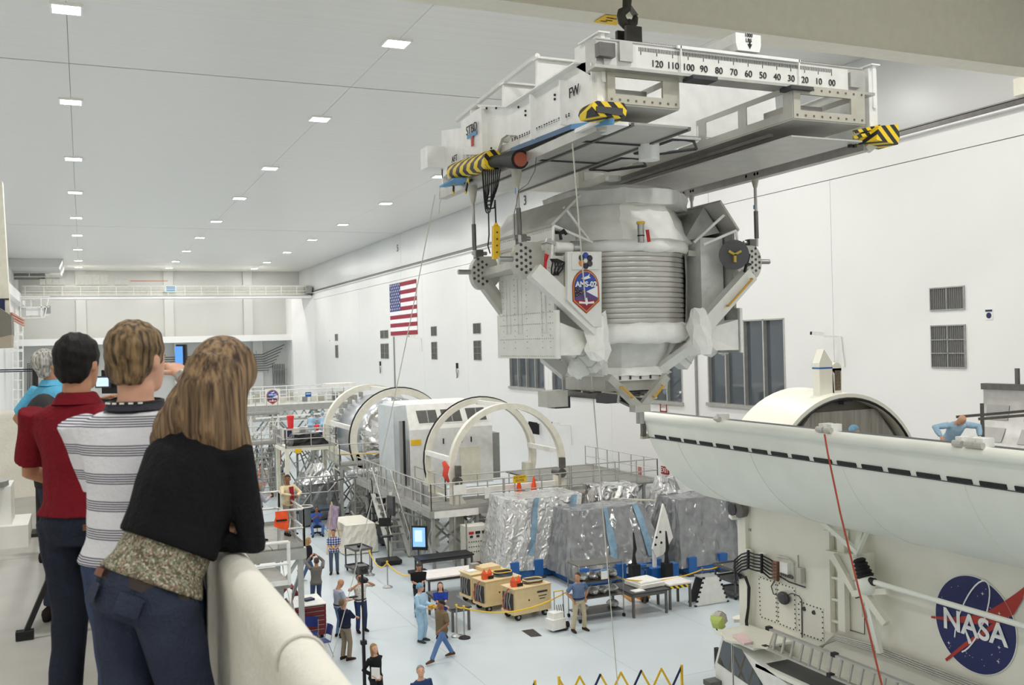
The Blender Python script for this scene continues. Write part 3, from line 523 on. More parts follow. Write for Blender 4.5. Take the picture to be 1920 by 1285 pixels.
soft(lerpr(ring8(1.12, 8.98), ring8(.86, 8.5), 4), MLIG, 'lower_detector_cone'); soft([ring8(1.15, 9.0), ring8(1.18, 8.93)], MLI, 'lower_rim'); soft(lerpr(ring8(.9, 8.52, sx=1.05), ring8(.98, 8.38, sx=1.05), 2), MLI, 'lower_collar')
A.part('calorimeter_box', MB().b2((CX-.62, CY-.75, 8.12), (CX+.62, CY+.75, 8.4)), PMG); f = A.part('calorimeter_rail', MB().b2((CX-.55, CY-.86, 8.3), (CX+.42, CY-.75, 8.4)), WHITE)
for k in range(5): A.part('slot', MB().box((CX-.4+k*.2, CY-.87, 8.35), (.03, .02, .06)), DGREY, f)
A.part('lower_tray', MB().b2((CX-.75, CY-.7, 8.0), (CX+.55, CY+.8, 8.1)), DSTEEL)
for k in range(8): A.part('harness', MB().path([V((CX-.6+rnd(.3), CY-.6+rnd(.5), 8.12)), V((CX-.5+.12*k, CY-.7+rnd(.2), 7.98+rnd(.06))), V((CX-.3+.12*k, CY-.5, 8.1))], .02, 5), ROPE if k % 2 else DGREY)
for x, y, s in ((-1.35, -.2, .4), (-.75, -1.0, .2), (-1.0, .3, .3), (.55, .2, .3)): A.part('electronics_box', MB().box((CX+x, CY+y, 8.02-(.1 if s == .3 else 0)), (s, .35, s*.7)), PMG if s == .4 else DGREY)
# main radiators and tilted upper radiators
for X, sg in ((6.95, 1), (10.52, -1)):
    y0, y1, z0, z1 = 13.95, 16.4, 8.72, 10.86
    ml = lambda pts: [V((X, p[0], p[1])) for p in pts]
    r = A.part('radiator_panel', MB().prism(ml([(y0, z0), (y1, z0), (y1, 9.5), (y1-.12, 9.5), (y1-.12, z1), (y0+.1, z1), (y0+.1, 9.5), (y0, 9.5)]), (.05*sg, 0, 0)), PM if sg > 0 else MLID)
    rv = MB(); o = -.006*sg
    for z in (8.76, 9.05, 9.3, 9.48, 10.2, 10.8): [rv.box((X+o, y0+.15+(y1-y0-.3)*k/26, z), (.012, .014, .014)) for k in range(27)]
    for y in (14.2, 14.5, 15.1, 15.6, 16.1): [rv.box((X+o, y, 8.9+.1*k), (.012, .014, .014)) for k in range(18)]
    A.part('rivets', rv, PMG, r, kind='stuff')
    for y in (14.35, 15.3, 15.8): A.part('heat_pipe', MB().path([V((X+o, y, 10.1)), V((X+o, y, 9.15)), V((X+o, y+.16, 9.15)), V((X+o, y+.16, 10.1))], .012, 5), PM, r)
    A.part('panel_edge', MB().bar((X, y0-.01, z0), (X, y0-.01, 9.5), .05, .05), WHITE, r); A.part('upper_frame', MB().b2((X-.02*sg, y0+.1, z1-.25), (X, y1-.12, z1-.2)), PMG, r)
    lo0, lo1 = V((X-.05*sg, y0+.02, z1+.02)), V((X-.05*sg, y1, z1+.02)); up0, up1 = V((X+.42*sg, y0-.1, z1+.5)), V((X+.36*sg, y1+.2, z1+.5))
    A.part('tilted_radiator', MB().prism([lo0, up0, up1, lo1], V((.02*sg, 0, -.035))), PMG, label='tilted grey radiator panel')
    for y in (y0+.05, y1-.2): A.part('radiator_strut', MB().tube((X+.2*sg, y, z1+.3), (X+.75*sg, y+.2, 10.66), .025), WHITE); A.part('radiator_strut', MB().tube((X, y, z1), (X+.7*sg, y, 10.6), .025), WHITE); A.part('radiator_strut', MB().tube((X, y, z1), (X-.05*sg, y, 10.2), .025), WHITE)
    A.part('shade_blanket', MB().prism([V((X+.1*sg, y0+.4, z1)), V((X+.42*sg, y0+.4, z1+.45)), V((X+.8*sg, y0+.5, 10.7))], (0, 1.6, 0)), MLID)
    A.part('electronics_crate', MB().b2((X+.08*sg, y0+.35, 9.0), (X+.55*sg, y1-.3, z1-.1)), MLIG); bl = A.part('skirt_blanket', MB().prism([V((X+.05*sg, y0, 9.3)), V((X+.05*sg, y0, z0+.05)), V((X+.45*sg, y0+.1, z0+.05)), V((X+.75*sg, y0+.25, 9.1))], (0, .5, 0)), MLI)
# trunnion brackets with perforated scuff plates
holes = MB(); NY, FY = 14.3, 16.25
def bracket(q, Y, sg):
    c = P(*q, Y=Y); d = []
    for k in range(13): a = -pi*.5+pi*k/12; d.append(V((c.x-sg*cos(a)*.19, Y, c.z+sin(a)*.3)))
    d += [V((c.x+sg*.28, Y, c.z+.3)), V((c.x+sg*.38, Y, c.z-.1)), V((c.x+sg*.2, Y, c.z-.3))]
    b = A.part('trunnion_bracket', MB().prism(d, (0, .16, 0)), PMG); h = MB()
    for i in range(4):
        for j in range(5):
            x, z = c.x-sg*(.14-.08*i), c.z-.2+.1*j+(.05 if i % 2 else 0)
            if ((x-c.x)/.19)**2+((z-c.z)/.3)**2 < .8: h.tube((x, Y-.004, z), (x, Y, z), .026, n=8)
    A.part('lightening_holes', h, DGREY, b, kind='stuff'); A.part('trunnion', MB().tube((c.x-sg*.15, Y+.08, c.z+.02), (c.x-sg*.42, Y+.08, c.z+.02), .045, n=12), STEEL, smooth=SM)
    A.part('rod_fitting', MB().box((c.x-sg*.02, Y+.08, c.z+.34), (.14, .14, .16)), DSTEEL); A.part('rod_pin', MB().tube((c.x-.14, Y+.08, c.z+.36), (c.x+.14, Y+.08, c.z+.36), .035), STEEL)
    return c
bl_, bf_ = bracket((984, 488), NY, 1), bracket((903, 512), FY, 1); br_, bg_ = bracket((1412, 492), NY, -1), bracket((1300, 512), FY, -1)
st = lambda a, b, w=.2, m=PMG, h=None: A.part('frame_strut', MB().bar(a, b, w, h or w*.85, (0, 1, 0)), m)
nl, nr = P(1118, 618, Y=13.85), P(1318, 612, Y=13.85); tl, tr_ = P(1000, 508, Y=13.95), P(1405, 515, Y=13.95)
st(tl, nl, .25, PM); st(tr_, nr, .25, PM); st(bf_+V((.1, .08, -.2)), P(948, 585, Y=FY), .22); st(P(948, 585, Y=FY), V((CX-.75, FY, 9.1)), .22); st(bg_, V((CX+.75, FY, 9.1)), .22)
st(bl_+V((.15, .1, -.02)), bf_+V((.1, .1, -.02)), .16); st(br_+V((-.15, .1, -.02)), bg_+V((-.1, .1, -.02)), .16)
st(bl_+V((.2, .05, .1)), V((CX-1.1, NY+.2, 10.5)), .1); st(br_+V((-.2, .05, .1)), V((CX+1.1, NY+.2, 10.5)), .1)
for sg, n_ in ((-1, nl), (1, nr)):
    mb = MB().loft([[n_+V((-sg*.04+a*cos(q*pi/5+.4), .05+b*sin(q*pi/5+.4), z_))+V((rnd(.03), rnd(.03), rnd(.04))) for q in range(10)] for a, b, z_ in ((.12, .1, .28), (.16, .16, .18), (.2, .19, .0), (.19, .2, -.2), (.22, .2, -.34), (.15, .15, -.48))]); A.part('node_blanket', mb, MLI)
    st(n_+V((0, 0, -.2)), V((CX+sg*.52, NY+.45, 8.4)), .16, MLI); k = V((CX+sg*.95, NY+.15, 8.75)); d = V((-sg*.32, 0, -.42))
    A.part('thermal_box', MB().bar(k-d*.5, k+d*.5, .3, .3, (0, 1, 0)), MLIG); [A.part('box_strap', MB().bar(k+d*(q-.02), k+d*(q+.02), .31, .31, (0, 1, 0)), BEIGE) for q in (-.2, .25)]
    kt = P(1140 if sg < 0 else 1250, 708 if sg < 0 else 705, Y=14.2); kb = P(1196 if sg < 0 else 1204, 762, Y=14.35)
    st(kt, kb, .13); A.part('grab_rail', MB().path([kt.lerp(kb, .32)+V((0, -.1, 0)), kt.lerp(kb, .32)+V((0, -.15, 0)), kt.lerp(kb, .68)+V((0, -.15, 0)), kt.lerp(kb, .68)+V((0, -.1, 0))], .022, 6), mat('handrail_gold', rgb(205, 160, 60), .5))
    st(V((CX+sg*.55, 15.9, 8.35)), kb+V((0, .1, 0)), .1, DSTEEL)
kb = P(1200, 768, Y=14.35); A.part('keel_fitting', MB().box(kb+V((0, 0, .02)), (.3, .2, .12)), PMG); A.part('keel_pin', MB().tube(kb, kb-V((0, 0, .24)), .07, n=12), STEEL, smooth=SM)
st(P(1020, 668, Y=15.8), P(1062, 702, Y=15.4), .2, MLIG); st(V((10.4, 15.8, 9.0)), V((9.7, 15.4, 8.5)), .2, MLIG)
for px, py, s in ((1100, 640, .13), (1075, 655, .12), (1340, 625, .2), (1358, 640, .18), (1330, 650, .14), (1085, 690, .15)):
    mb = MB().ell(P(px, py, Y=14.6), (s*1.2, s, s*1.3), 10, 7); mb.v = [p+V((rnd(.03), rnd(.03), rnd(.03))) for p in mb.v]; A.part('loose_blanket', mb, MLI, smooth=R(30))
# front panel with the mission emblem
EY = 13.72
fp = A.part('emblem_panel', MB().prism([P(*q, Y=EY) for q in ((1064, 472), (1128, 472), (1128, 613), (1113, 613), (1064, 562))], (0, .08, 0)), PM); A.part('panel_stand', MB().prism([P(*q, Y=EY+.08) for q in ((1066, 475), (1126, 475), (1126, 605), (1113, 605), (1066, 560))], (0, .35, 0)), BEIGE)
A.part('side_cover', MB().prism([P(*q, Y=EY+.25) for q in ((1035, 480), (1064, 480), (1064, 545), (1040, 545))], (0, .1, 0)), PM)
CB = [mat('em_%s' % n, rgb(*c), .6, var=0) for n, c in (('orange', (214, 130, 50)), ('red', (150, 40, 50)), ('blue', (52, 78, 160)), ('white', (235, 235, 235)), ('dark', (50, 42, 62)), ('purple', (90, 70, 125)))]
def emblem(thing, o, w, h, xd, parent):
    o = V(o); xd = V(xd); nrm = xd.cross(V((0, 0, 1)))        # towards the viewer
    def lay(name, pts, m, k): return thing.part(name, MB().prism([o+xd*(u*w)+V((0, 0, v*h))+nrm*(.004*k) for u, v in pts], nrm*.003), m, parent)
    def shield(s): return [(s*.5*cos(a), .1+s*.4*sin(a)) for a in [pi*i/14 for i in range(15)]] + [(-.5*s, -.22*s), (0, -.5*s), (.5*s, -.22*s)]
    lay('border', shield(1), CB[1], 1); lay('border', shield(.95), CB[0], 2); lay('field', shield(.87), CB[2], 3)
    lay('left_field', [(-.43, .12), (0, .0), (-.43, -.14)], CB[4], 4); lay('right_field', [(.43, .12), (0, 0), (.43, -.14)], CB[3], 4); lay('lower_field', [(0, 0), (.43, -.14), (.43, -.19), (-.43, -.19), (-.43, -.14)], CB[5], 4); lay('base_field', [(-.43, -.19), (.43, -.19), (0, -.43)], CB[1], 4)
    lay('shuttle', [(-.18, .3), (.08, .36), (.14, .42), (.12, .34), (.18, .31), (-.05, .27)], CB[3], 5); lay('station', [(-.28, -.22), (-.05, -.24), (-.02, -.14), (.02, -.14), (.05, -.24), (.28, -.22), (.28, -.27), (.04, -.28), (0, -.32), (-.04, -.28), (-.28, -.27)], CB[3], 5)
    for k in range(14): u, v = -.4+.025*k*.9, .0+.09*sin(k*2.3)*(1-k/16); lay('star', [(u-.012, v), (u, v+.008), (u+.012, v), (u, v-.008)], CB[0] if k % 2 else CB[3], 5)
    thing.part('lettering', text('AMS-02', h*.17, basis(o+V((0, 0, h*.16))+nrm*.024, xd, (0, 0, 1)), .002, .004), CB[3], parent)
c = P(1098, 547, Y=EY); emblem(A, c+V((0, -.004, 0)), .48, .7, (1, 0, 0), fp)
rb = A.part('patch_box', MB().prism([P(*q, Y=EY-.03) for q in ((1073, 475), (1123, 473), (1123, 505), (1073, 506))], (0, .04, 0)), PM); c = P(1098, 489, Y=EY-.035)
for k in range(6): a = pi/3*k+.5; A.part('round_patch', MB().tube(c+V((cos(a)*.085, 0, sin(a)*.085)), c+V((cos(a)*.085, -.006, sin(a)*.085)), .05, n=14), (CB[4], CB[2], DGREY, CB[0], CB[4], DGREY)[k], rb)
# mechanisms, cables, tags
m0 = P(1040, 463, Y=14.0); A.part('latch_motor', MB().tube(m0, m0+V((.3, 0, -.02)), .09, n=14), WHITE, smooth=SM); A.part('latch_gear', MB().tube(m0+V((.3, 0, -.02)), m0+V((.42, 0, -.02)), .12, n=14), STEEL, smooth=SM); A.part('latch_arm', MB().bar(m0+V((.1, 0, .02)), m0+V((-.15, 0, .1)), .06), STEEL)
for k in range(7): a = P(1032+k*2, 486, Y=13.95); A.part('cable', MB().path([a, a+V((.02+.02*k, -.04, -.06)), a+V((.05*(k % 3), -.03, -.16)), a+V((.02, 0, -.26))], .012, 5), BLACK)
A.part('cable', MB().path([P(*q, Y=13.95) for q in ((1052, 450), (1050, 438), (1057, 432), (1062, 440))], .03, 6), BLACK)
for q in ((1024, 476, 1021, 512), (1028, 478, 1024, 490)): A.part('red_tag', MB().bar(P(q[0], q[1], Y=13.9), P(q[2], q[3], Y=13.9), .05, .012), RED)
g = P(1201, 455, Y=13.7)-V((0, .32, 0)); A.part('grapple_can', MB().tube(g+V((0, .3, -.0)), g+V((0, .3, .3)), .055, n=14), STEEL, smooth=SM); A.part('can_cap', MB().tube(g+V((0, .3, .3)), g+V((0, .3, .34)), .07, n=14), YEL); A.part('can_band', MB().tube(g+V((0, .3, .1)), g+V((0, .3, .12)), .06, n=14), BLACK); A.part('red_tag', MB().bar(g+V((.07, .22, .2)), g+V((.1, .22, 0)), .06, .012), RED)
d = P(1376, 478, Y=13.9); nd = (V((0, 0, H))-d).normalized(); nd = V((nd.x*.6, nd.y, nd.z)).normalized()
A.part('target_disc', MB().tube(d, d+nd*.03, .26, n=28), mat('disc_grey', rgb(84, 84, 86), .5), label='round grey grapple target disc'); x_, y_, _ = frame(nd)
for k in range(3): a = k*2*pi/3+.5; A.part('cam_arm', MB().bar(d+nd*.05, d+nd*.07+(x_*cos(a)+y_*sin(a))*.13, .05, .04), mat('brass', rgb(190, 165, 80), .4, .5))
A.part('target_post', MB().tube(d, d+nd*.18, .012), BLACK); tp = P(1400, 494, Y=13.85); A.part('alignment_target', MB().bar(tp+V((-.05, 0, -.15)), tp+V((.06, 0, .16)), .05, .03), BLACK); A.part('alignment_cross', MB().bar(tp+V((-.09, 0, .02)), tp+V((.09, 0, -.02)), .04, .03), BLACK)
A.part('target_bracket', MB().bar(d+V((0, .05, 0)), br_+V((-.1, 0, 0)), .08), PMG); br_ = tr_+V((0, -.12, 0)); nr = nr+V((0, -.12, 0)); gr = br_.lerp(nr, .1); A.part('grab_rail', MB().path([gr+V((.02, -.02, 0)), gr+V((.02, -.07, 0)), br_.lerp(nr, .62)+V((.02, -.07, 0)), br_.lerp(nr, .62)+V((.02, -.02, 0))], .02, 6), MATS['handrail_gold'])
# ================================================================ canister on its transporter
KX, KZ, KR, KYE, KB, KY0 = 14.85, 5.0, 2.62, 19.8, 1.6, 4.0       # side plane, hinge height, radius, far end, bottom, near end
KC = KX+KR+.1
CANW = mat('canister_paint', rgb(237, 238, 228), .4, 0, .03, 1.5); CANC = mat('canister_cream', rgb(235, 232, 219), .4, 0, .04, 1)
K = Thing('payload_canister', 'long cream payload canister with curved doors swung open', 'canister', (KC, 12, KB))
side = K.part('body', MB().b2((KX, KY0, KB), (KX+5.4, KYE, KZ-.1)), CANC)
K.part('body_floor', MB().b2((KX, KY0, KB-.12), (KX+5.4, KYE+.05, KB)), CANC)
# near door: a swung-open quarter shell, hinge at (KX, KZ) - free edge out and up
fx, fz = P(1207, 783, Y=KYE).x, P(1207, 783, Y=KYE).z; chord = V((fx-KX, fz-KZ)); L_ = chord.length; rr = L_/math.sqrt(2)*1.06
md = V((KX, KZ))+chord/2; nm = V((chord.y, -chord.x)).normalized()    # points up and right -> centre of curvature
if nm.x < 0: nm = -nm
cc = md + nm*math.sqrt(rr*rr-L_*L_/4); a0 = math.atan2(KZ-cc.y, KX-cc.x); a1 = math.atan2(fz-cc.y, fx-cc.x)
if a1 > 0: a1 -= 2*pi
def shell(ccx, ccz, r, th, aa, ab, y0, y1, n=26, m=2):
    o = [[V((ccx+q*cos(aa+(ab-aa)*i/n), y, ccz+q*sin(aa+(ab-aa)*i/n))) for i in range(n+1)] for y in (y0, y1) for q in (r, r-th)]
    mb = MB().grid([o[0], o[2]]); mb.grid([o[1], o[3]]); mb.grid([o[0], o[1]]); mb.grid([o[2], o[3]])
    mb.grid([[o[0][0], o[2][0]], [o[1][0], o[3][0]]]); mb.grid([[o[0][-1], o[2][-1]], [o[1][-1], o[3][-1]]]); return mb
door = K.part('door', shell(cc.x, cc.y, rr, .09, a0, a1, KY0, KYE, 30), CANW, smooth=R(30), label='near curved door swung open')
# door segments: overlapping lines along the shell
for k in range(6):
    y = KYE-1.2-k*2.6; K.part('door_seam', MB().path([V((cc.x+(rr+.004)*cos(a0+(a1-a0)*i/20), y, cc.y+(rr+.004)*sin(a0+(a1-a0)*i/20))) for i in range(4, 19)], .006, 4), CANC, door)
al = a0+(a1-a0)*.83; K.part('seam_line', MB().bar((cc.x+(rr+.01)*cos(al-.06), KY0, cc.y+(rr+.01)*sin(al-.06)), (cc.x+(rr+.01)*cos(al-.06), KYE, cc.y+(rr+.01)*sin(al-.06)), .012), DGREY, door)
al = a0+(a1-a0)*.885; sx_, sz_ = cc.x+(rr+.008)*cos(al), cc.y+(rr+.008)*sin(al)
for k in range(26): y = KYE-.28-k*.6; K.part('vent_slot', MB().box((sx_, y-.26, sz_), (.02, .46, .075), M=Matrix.Rotation(-(al-pi), 3, 'Y')), BLACK, door)
fl = V((fx, 0, fz)); K.part('edge_tube', MB().tube((fx, KY0, fz+.03), (fx, KYE-.05, fz+.03), .11, n=14), CANW, door, smooth=SM); K.part('edge_rail', MB().b2((fx+.06, KY0, fz+.04), (fx+.3, KYE, fz+.13)), DGREY, door)
for px in (1352, 1545, 1560, 1803, 1826, 1842):
    y = P(px, 800, X=fx).y; K.part('latch_bracket', MB().box((fx+.05, y, fz+.12), (.24, .12, .28)), WHITE, door); K.part('latch_pin', MB().tube((fx-.09, y-.08, fz+.16), (fx-.09, y+.08, fz+.16), .05, n=8), PMG, door)
K.part('door_end_fitting', MB().box((fx, KYE+.03, fz-.2), (.1, .1, .5)), DSTEEL, door); K.part('door_end_fitting', MB().box((fx+.1, KYE+.05, fz-.45), (.3, .1, .12)), BEIGE, door)
# far arch bulkhead: thick ring facing the bay, glazed with a dark interior panel
ay = KYE-.2; n = 30; ra, ri = KR-.12, KR-.26
ring = MB(); rows = []
for r, y in ((ra, ay-.55), (ra+.1, ay+1.3), (ri, ay+1.3), (ri, ay-.55), (ra, ay-.55)): rows.append([V((KC+r*cos(pi*i/n), y, KZ+r*sin(pi*i/n))) for i in range(n+1)])
ring.grid(rows); K.part('arch_bulkhead', ring, CANC, smooth=R(35), label='thick cream arch bulkhead'); K.part('arch_seal', MB().path(arc((KC, ay-.56, KZ), (1, 0, 0), (0, 0, 1), ri+.01, 0, pi, 30), .035, 6), BLACK)
dome = MB(); dome.add([V((KC, ay-.2, KZ))]+[V((KC+ri*cos(pi*i/n), ay-.2, KZ+ri*sin(pi*i/n))) for i in range(n+1)], [(0, i+1, i+2) for i in range(n)]); K.part('end_wall', dome, mat('bay_interior', rgb(112, 108, 98), .6, 0, .15, 2))
zb = KZ+.3; K.part('inner_blanket', MB().prism([V((KC+u, ay-.36, z)) for u, z in ((-2.1, zb), (-2.0, KZ+.9), (-.95, KZ+2.05), (1.15, KZ+2.05), (1.9, KZ+1.1), (2.1, zb))], (0, .1, 0)), mat('inner_blanket', rgb(150, 146, 138), .5, .2, .25, 2, stretch=(6, 1, .3)), label='hanging grey inner blanket')
K.part('inner_tag', MB().prism([V((KC-2.0, ay-.4, KZ+.95)), V((KC-1.75, ay-.4, KZ+1.2)), V((KC-1.55, ay-.4, KZ+1.0)), V((KC-1.8, ay-.4, KZ+.75))], (0, .03, 0)), BLACK); K.part('arch_lamp', MB().box((KC+.1, ay-.4, KZ+ri-.1), (.3, .2, .08)), DGREY)
# crown fitting above the arch
a, b = P(1525, 742, Y=KYE-.2), P(1549, 742, Y=KYE-.2); w_ = b.x-a.x; zt = P(1530, 655, Y=KYE-.2).z
K.part('crown_post', MB().prism([V((a.x, KYE-.45, KZ+KR-.2)), V((a.x, KYE-.45, zt-.35)), V((a.x+.16, KYE-.45, zt)), V((a.x+w_, KYE-.45, zt-.35)), V((a.x+w_+.05, KYE-.45, KZ+KR-.2))], (0, .25, 0)), CANC); K.part('crown_stripe', MB().b2((a.x-.01, KYE-.46, zt-.5), (a.x+w_, KYE-.19, zt-.46)), BLUE)
K.part('crown_channel', MB().b2((a.x+w_, KYE-.45, KZ+KR-.2), (a.x+w_+.3, KYE-.2, zt-.5)), CANC); K.part('crown_cap', MB().tube((a.x+w_+.15, KYE-.45, zt-.5), (a.x+w_+.15, KYE-.2, zt-.5), .15, n=14), CANC, smooth=SM); K.part('crown_face', MB().b2((a.x+w_+.07, KYE-.47, KZ+KR-.05), (a.x+w_+.25, KYE-.45, zt-.55)), mat('fitting_mess', rgb(105, 95, 80), .6, .3, .5, 30))
# far door swung open, inside face visible
fdo = K.part('far_door', shell(KC+KR+.1+rr*.2, KZ+2.2, 2.4, .1, R(-75), R(5), KY0, KYE-.1, 18), mat('door_inner', rgb(190, 188, 184), .3, .5, .12, 3), smooth=R(30), label='far door swung open showing its metal inside')
for k in range(8):
    for j in range(4):
        aa = R(-60+16*j); y = KYE-.6-k*1.2; c0 = V((KC+KR+.1+rr*.2+2.28*cos(aa), y, KZ+2.2+2.28*sin(aa))); K.part('inner_patch', MB().box(c0, (.02, .7, .42), M=Matrix.Rotation(-aa, 3, 'Y')), mat('patch_grey', rgb(160, 158, 154), .35, .4), fdo)
a = V((KC+KR+.1+rr*.2+2.3, 0, KZ+2.4)); K.part('door_top_rail', MB().b2((a.x-.1, KY0, a.z-.05), (a.x+.15, KYE-.1, a.z+.12)), DSTEEL, fdo); K.part('door_hook', MB().box((a.x, 18.6, a.z+.3), (.08, .1, .5)), DSTEEL, fdo)
K.part('bay_floor', MB().b2((KX+.1, KY0, KZ-.12), (KX+5.3, KYE-.3, KZ-.05)), MATS['bay_interior'])
# work platform rails inside
for x0, y0, x1, y1 in ((18.5, 15.9, 21.0, 15.6), (18.6, 16.6, 21.2, 16.4)): K.part('work_rail', MB().bar((x0, y0, 7.0), (x1, y1, 7.05), .06), DSTEEL)
for x, y in ((18.6, 15.9), (20.9, 15.6)): K.part('work_post', MB().bar((x, y, KZ-.1), (x, y, 7.35), .06), DSTEEL)
# ---- side furniture (all on the plane X = KX)
Q = lambda px, py, d=0: P(px, py, X=KX-d)
def panel(pts, holes=True):
    g = [Q(*p) for p in pts]; o = K.part('access_panel', MB().prism(g, (-.025, 0, 0)), CANC)
    bl = MB()
    for i in range(4):
        a, b = g[i], g[(i+1) % 4]; n = int((b-a).length/.11)
        for k in range(n): p = a.lerp(b, (k+.5)/n); c = (g[0]+g[2])/2; p = p.lerp(c, .05); bl.tube(p+V((-.025, 0, 0)), p+V((-.034, 0, 0)), .017, n=6)
    K.part('bolts', bl, BLACK, o, kind='stuff'); return o
panel([(1424, 1080), (1457, 1091), (1459, 1170), (1427, 1158)]); panel([(1459, 1091), (1492, 1102), (1494, 1184), (1461, 1171)]); p3 = panel([(1498, 1126), (1545, 1142), (1546, 1204), (1500, 1188)])
for q in ((1508, 1142), (1526, 1149)): K.part('port', MB().tube(Q(*q, .03), Q(*q, .05), .05, n=12), DGREY, p3)
K.part('end_strake', MB().b2((KX-.12, KYE-.25, KB), (KX, KYE+.06, KZ-.3)), CANC)
f = K.part('shelf_bracket', MB().prism([P(*q, Z=P(1387, 967, X=KX).z) for q in ((1366, 966), (1378, 963), (1400, 966), (1396, 970), (1372, 971))], (0, 0, -.06)), CANW); w0 = Q(1392, 957, .12)
K.part('idler_wheel', MB().tube(w0+V((-.12, 0, 0)), w0+V((.05, 0, 0)), .18, n=18), DSTEEL, smooth=SM); K.part('idler_wheel', MB().tube(w0+V((-.14, .25, 0)), w0+V((-.02, .25, 0)), .16, n=18), DGREY, smooth=SM); K.part('lower_bracket', MB().prism([P(*q, Z=P(1385, 1158, X=KX).z) for q in ((1372, 1158), (1384, 1153), (1400, 1157), (1392, 1162), (1376, 1162))], (0, 0, -.08)), CANC)
for px, y0, y1 in ((1404, 1031, 1068), (1429, 1038, 1076)): o = K.part('cable_comb', MB().bar(Q(px, y0, .1), Q(px, y1, .1), .12, .16), WHITE); K.part('comb_clamp', MB().bar(Q(px-1, y0+1, .2), Q(px-1, y1-1, .2), .05, .05), BLACK, o)
for k in range(6):
    y = 1036+k*6; K.part('cable', MB().path([Q(1376+k, y+30, .1), Q(1378, y+14, .25), Q(1390, y+4, .22), Q(1404, y, .2), Q(1416, y+4, .18), Q(1429, y+6, .18), Q(1443, y+13+k, .15), Q(1452, y+19, .12)], .02, 6), BLACK)
    K.part('connector', MB().tube(Q(1448, y+18, .12), Q(1459, y+21, .12), .03, .05), mat('connector_brown', rgb(120, 80, 60), .5))
for k in range(4): K.part('cable', MB().path([Q(1384+k, 1076+3*k, .15), Q(1396+k, 1082, .2), Q(1403+k, 1100+k, .2), Q(1402+k*.7, 1140, .2), Q(1398+k, 1165, .22), Q(1400+k, 1190, .3), Q(1412+k, 1199, .35), Q(1432, 1199-k, .3)], .022, 6), BLACK)
K.part('control_panel', MB().prism([Q(*q) for q in ((1468, 1052), (1483, 1056), (1483, 1078), (1468, 1074))], (-.1, 0, 0)), WHITE); K.part('conduit_pipe', MB().path([Q(1458, 1044, .05), Q(1478, 1048, .05), Q(1488, 1056, .05), Q(1489, 1092, .05)], .025, 6), PMG); K.part('conduit_pipe', MB().path([Q(1460, 1080, .06), Q(1480, 1092, .06), Q(1510, 1102, .06)], .018, 5), DGREY)
for k in range(6): K.part('valve', MB().box(Q(1466+k*4, 1076+k*1.5, .08), (.08, .05, .06)), DSTEEL)
K.part('valve_box', MB().box(Q(1501, 1079, .08), (.12, .16, .34)), PMG); K.part('valve_box', MB().box(Q(1497, 1062, .06), (.04, .02, .5)), PMG); K.part('junction_pod', MB().ell(Q(1469, 1122, .12), (.1, .2, .15)), DGREY); K.part('cable', MB().path([Q(1455, 1085, .05), Q(1446, 1100, .06), Q(1450, 1114, .08), Q(1468, 1120, .12), Q(1485, 1113, .1), Q(1498, 1118, .06), Q(1503, 1125, .05), Q(1504, 1196, .04)], .014, 5), DGREY)
K.part('stencil', text('CAN 2', .09, basis(Q(1402, 993, .01), (0, -1, 0), (0, 0, 1))), DGREY, side)
# access ladder column and actuator assembly
for px in (1553, 1580): K.part('column_post', MB().bar(Q(px, 995, .1), Q(px+3, 1183, .1), .14, .2), CANC)
for k in range(5): K.part('column_rung', MB().bar(Q(1553, 1001+k*40, .1), Q(1580, 1006+k*41, .1), .05), CANC)
K.part('actuator_box', MB().prism([Q(1563, 1030), Q(1610, 1038), Q(1640, 1036), Q(1640, 1080), Q(1600, 1090)], (-.25, 0, 0)), CANC)
for a, b, w in (((1563, 1040), (1602, 1110), .12), ((1528, 966), (1608, 1036), .1), ((1604, 1046), (1612, 990), .08), ((1606, 1042), (1629, 991), .07), ((1604, 1042), (1618, 990), .07), ((1622, 1108), (1650, 1225), .1), ((1620, 1112), (1662, 1170), .14), ((1600, 1113), (1664, 1108), .12)): K.part('brace', MB().bar(Q(*a, .35), Q(*b, .3 if b[1] > 1000 else .05), w), CANC if w > .1 else CANW)
K.part('bellows_boot', MB().path([Q(1610+k*1.3, 1048+k*3.6, .4) for k in range(11)], [.1+.035*(k % 2)+.006*k for k in range(11)], 12), BLACK, smooth=SM); K.part('actuator_head', MB().ell(Q(1624, 1096, .4), (.2, .24, .22), 12, 8), CANW, smooth=True)
K.part('torque_tube', MB().tube(Q(1636, 1091, .42), V((KX-.42, KY0+2, Q(1636, 1091, .42).z-.03)), .055, n=12), CANW, smooth=SM); K.part('tube_collar', MB().tube(Q(1632, 1090, .42), Q(1640, 1092, .42), .08, n=12), BLACK)
K.part('frame_wire', MB().path([Q(*q, .03) for q in ((1604, 1122), (1612, 1120), (1621, 1122), (1621, 1190), (1590, 1181))], .012, 4), DGREY); K.part('tag_box', MB().box(Q(1622, 1147, .3), (.08, .1, .24)), PMG)
for k in range(4):
    K.part('conduit_pipe', MB().path([Q(1536, 1219-k*2, .15), Q(1565+k, 1191+k*3, .15), Q(1650, 1214+k*4, .15), V((KX-.15, KY0+3, Q(1650, 1214+k*4).z-.0))], .022, 6), PMG, smooth=True)
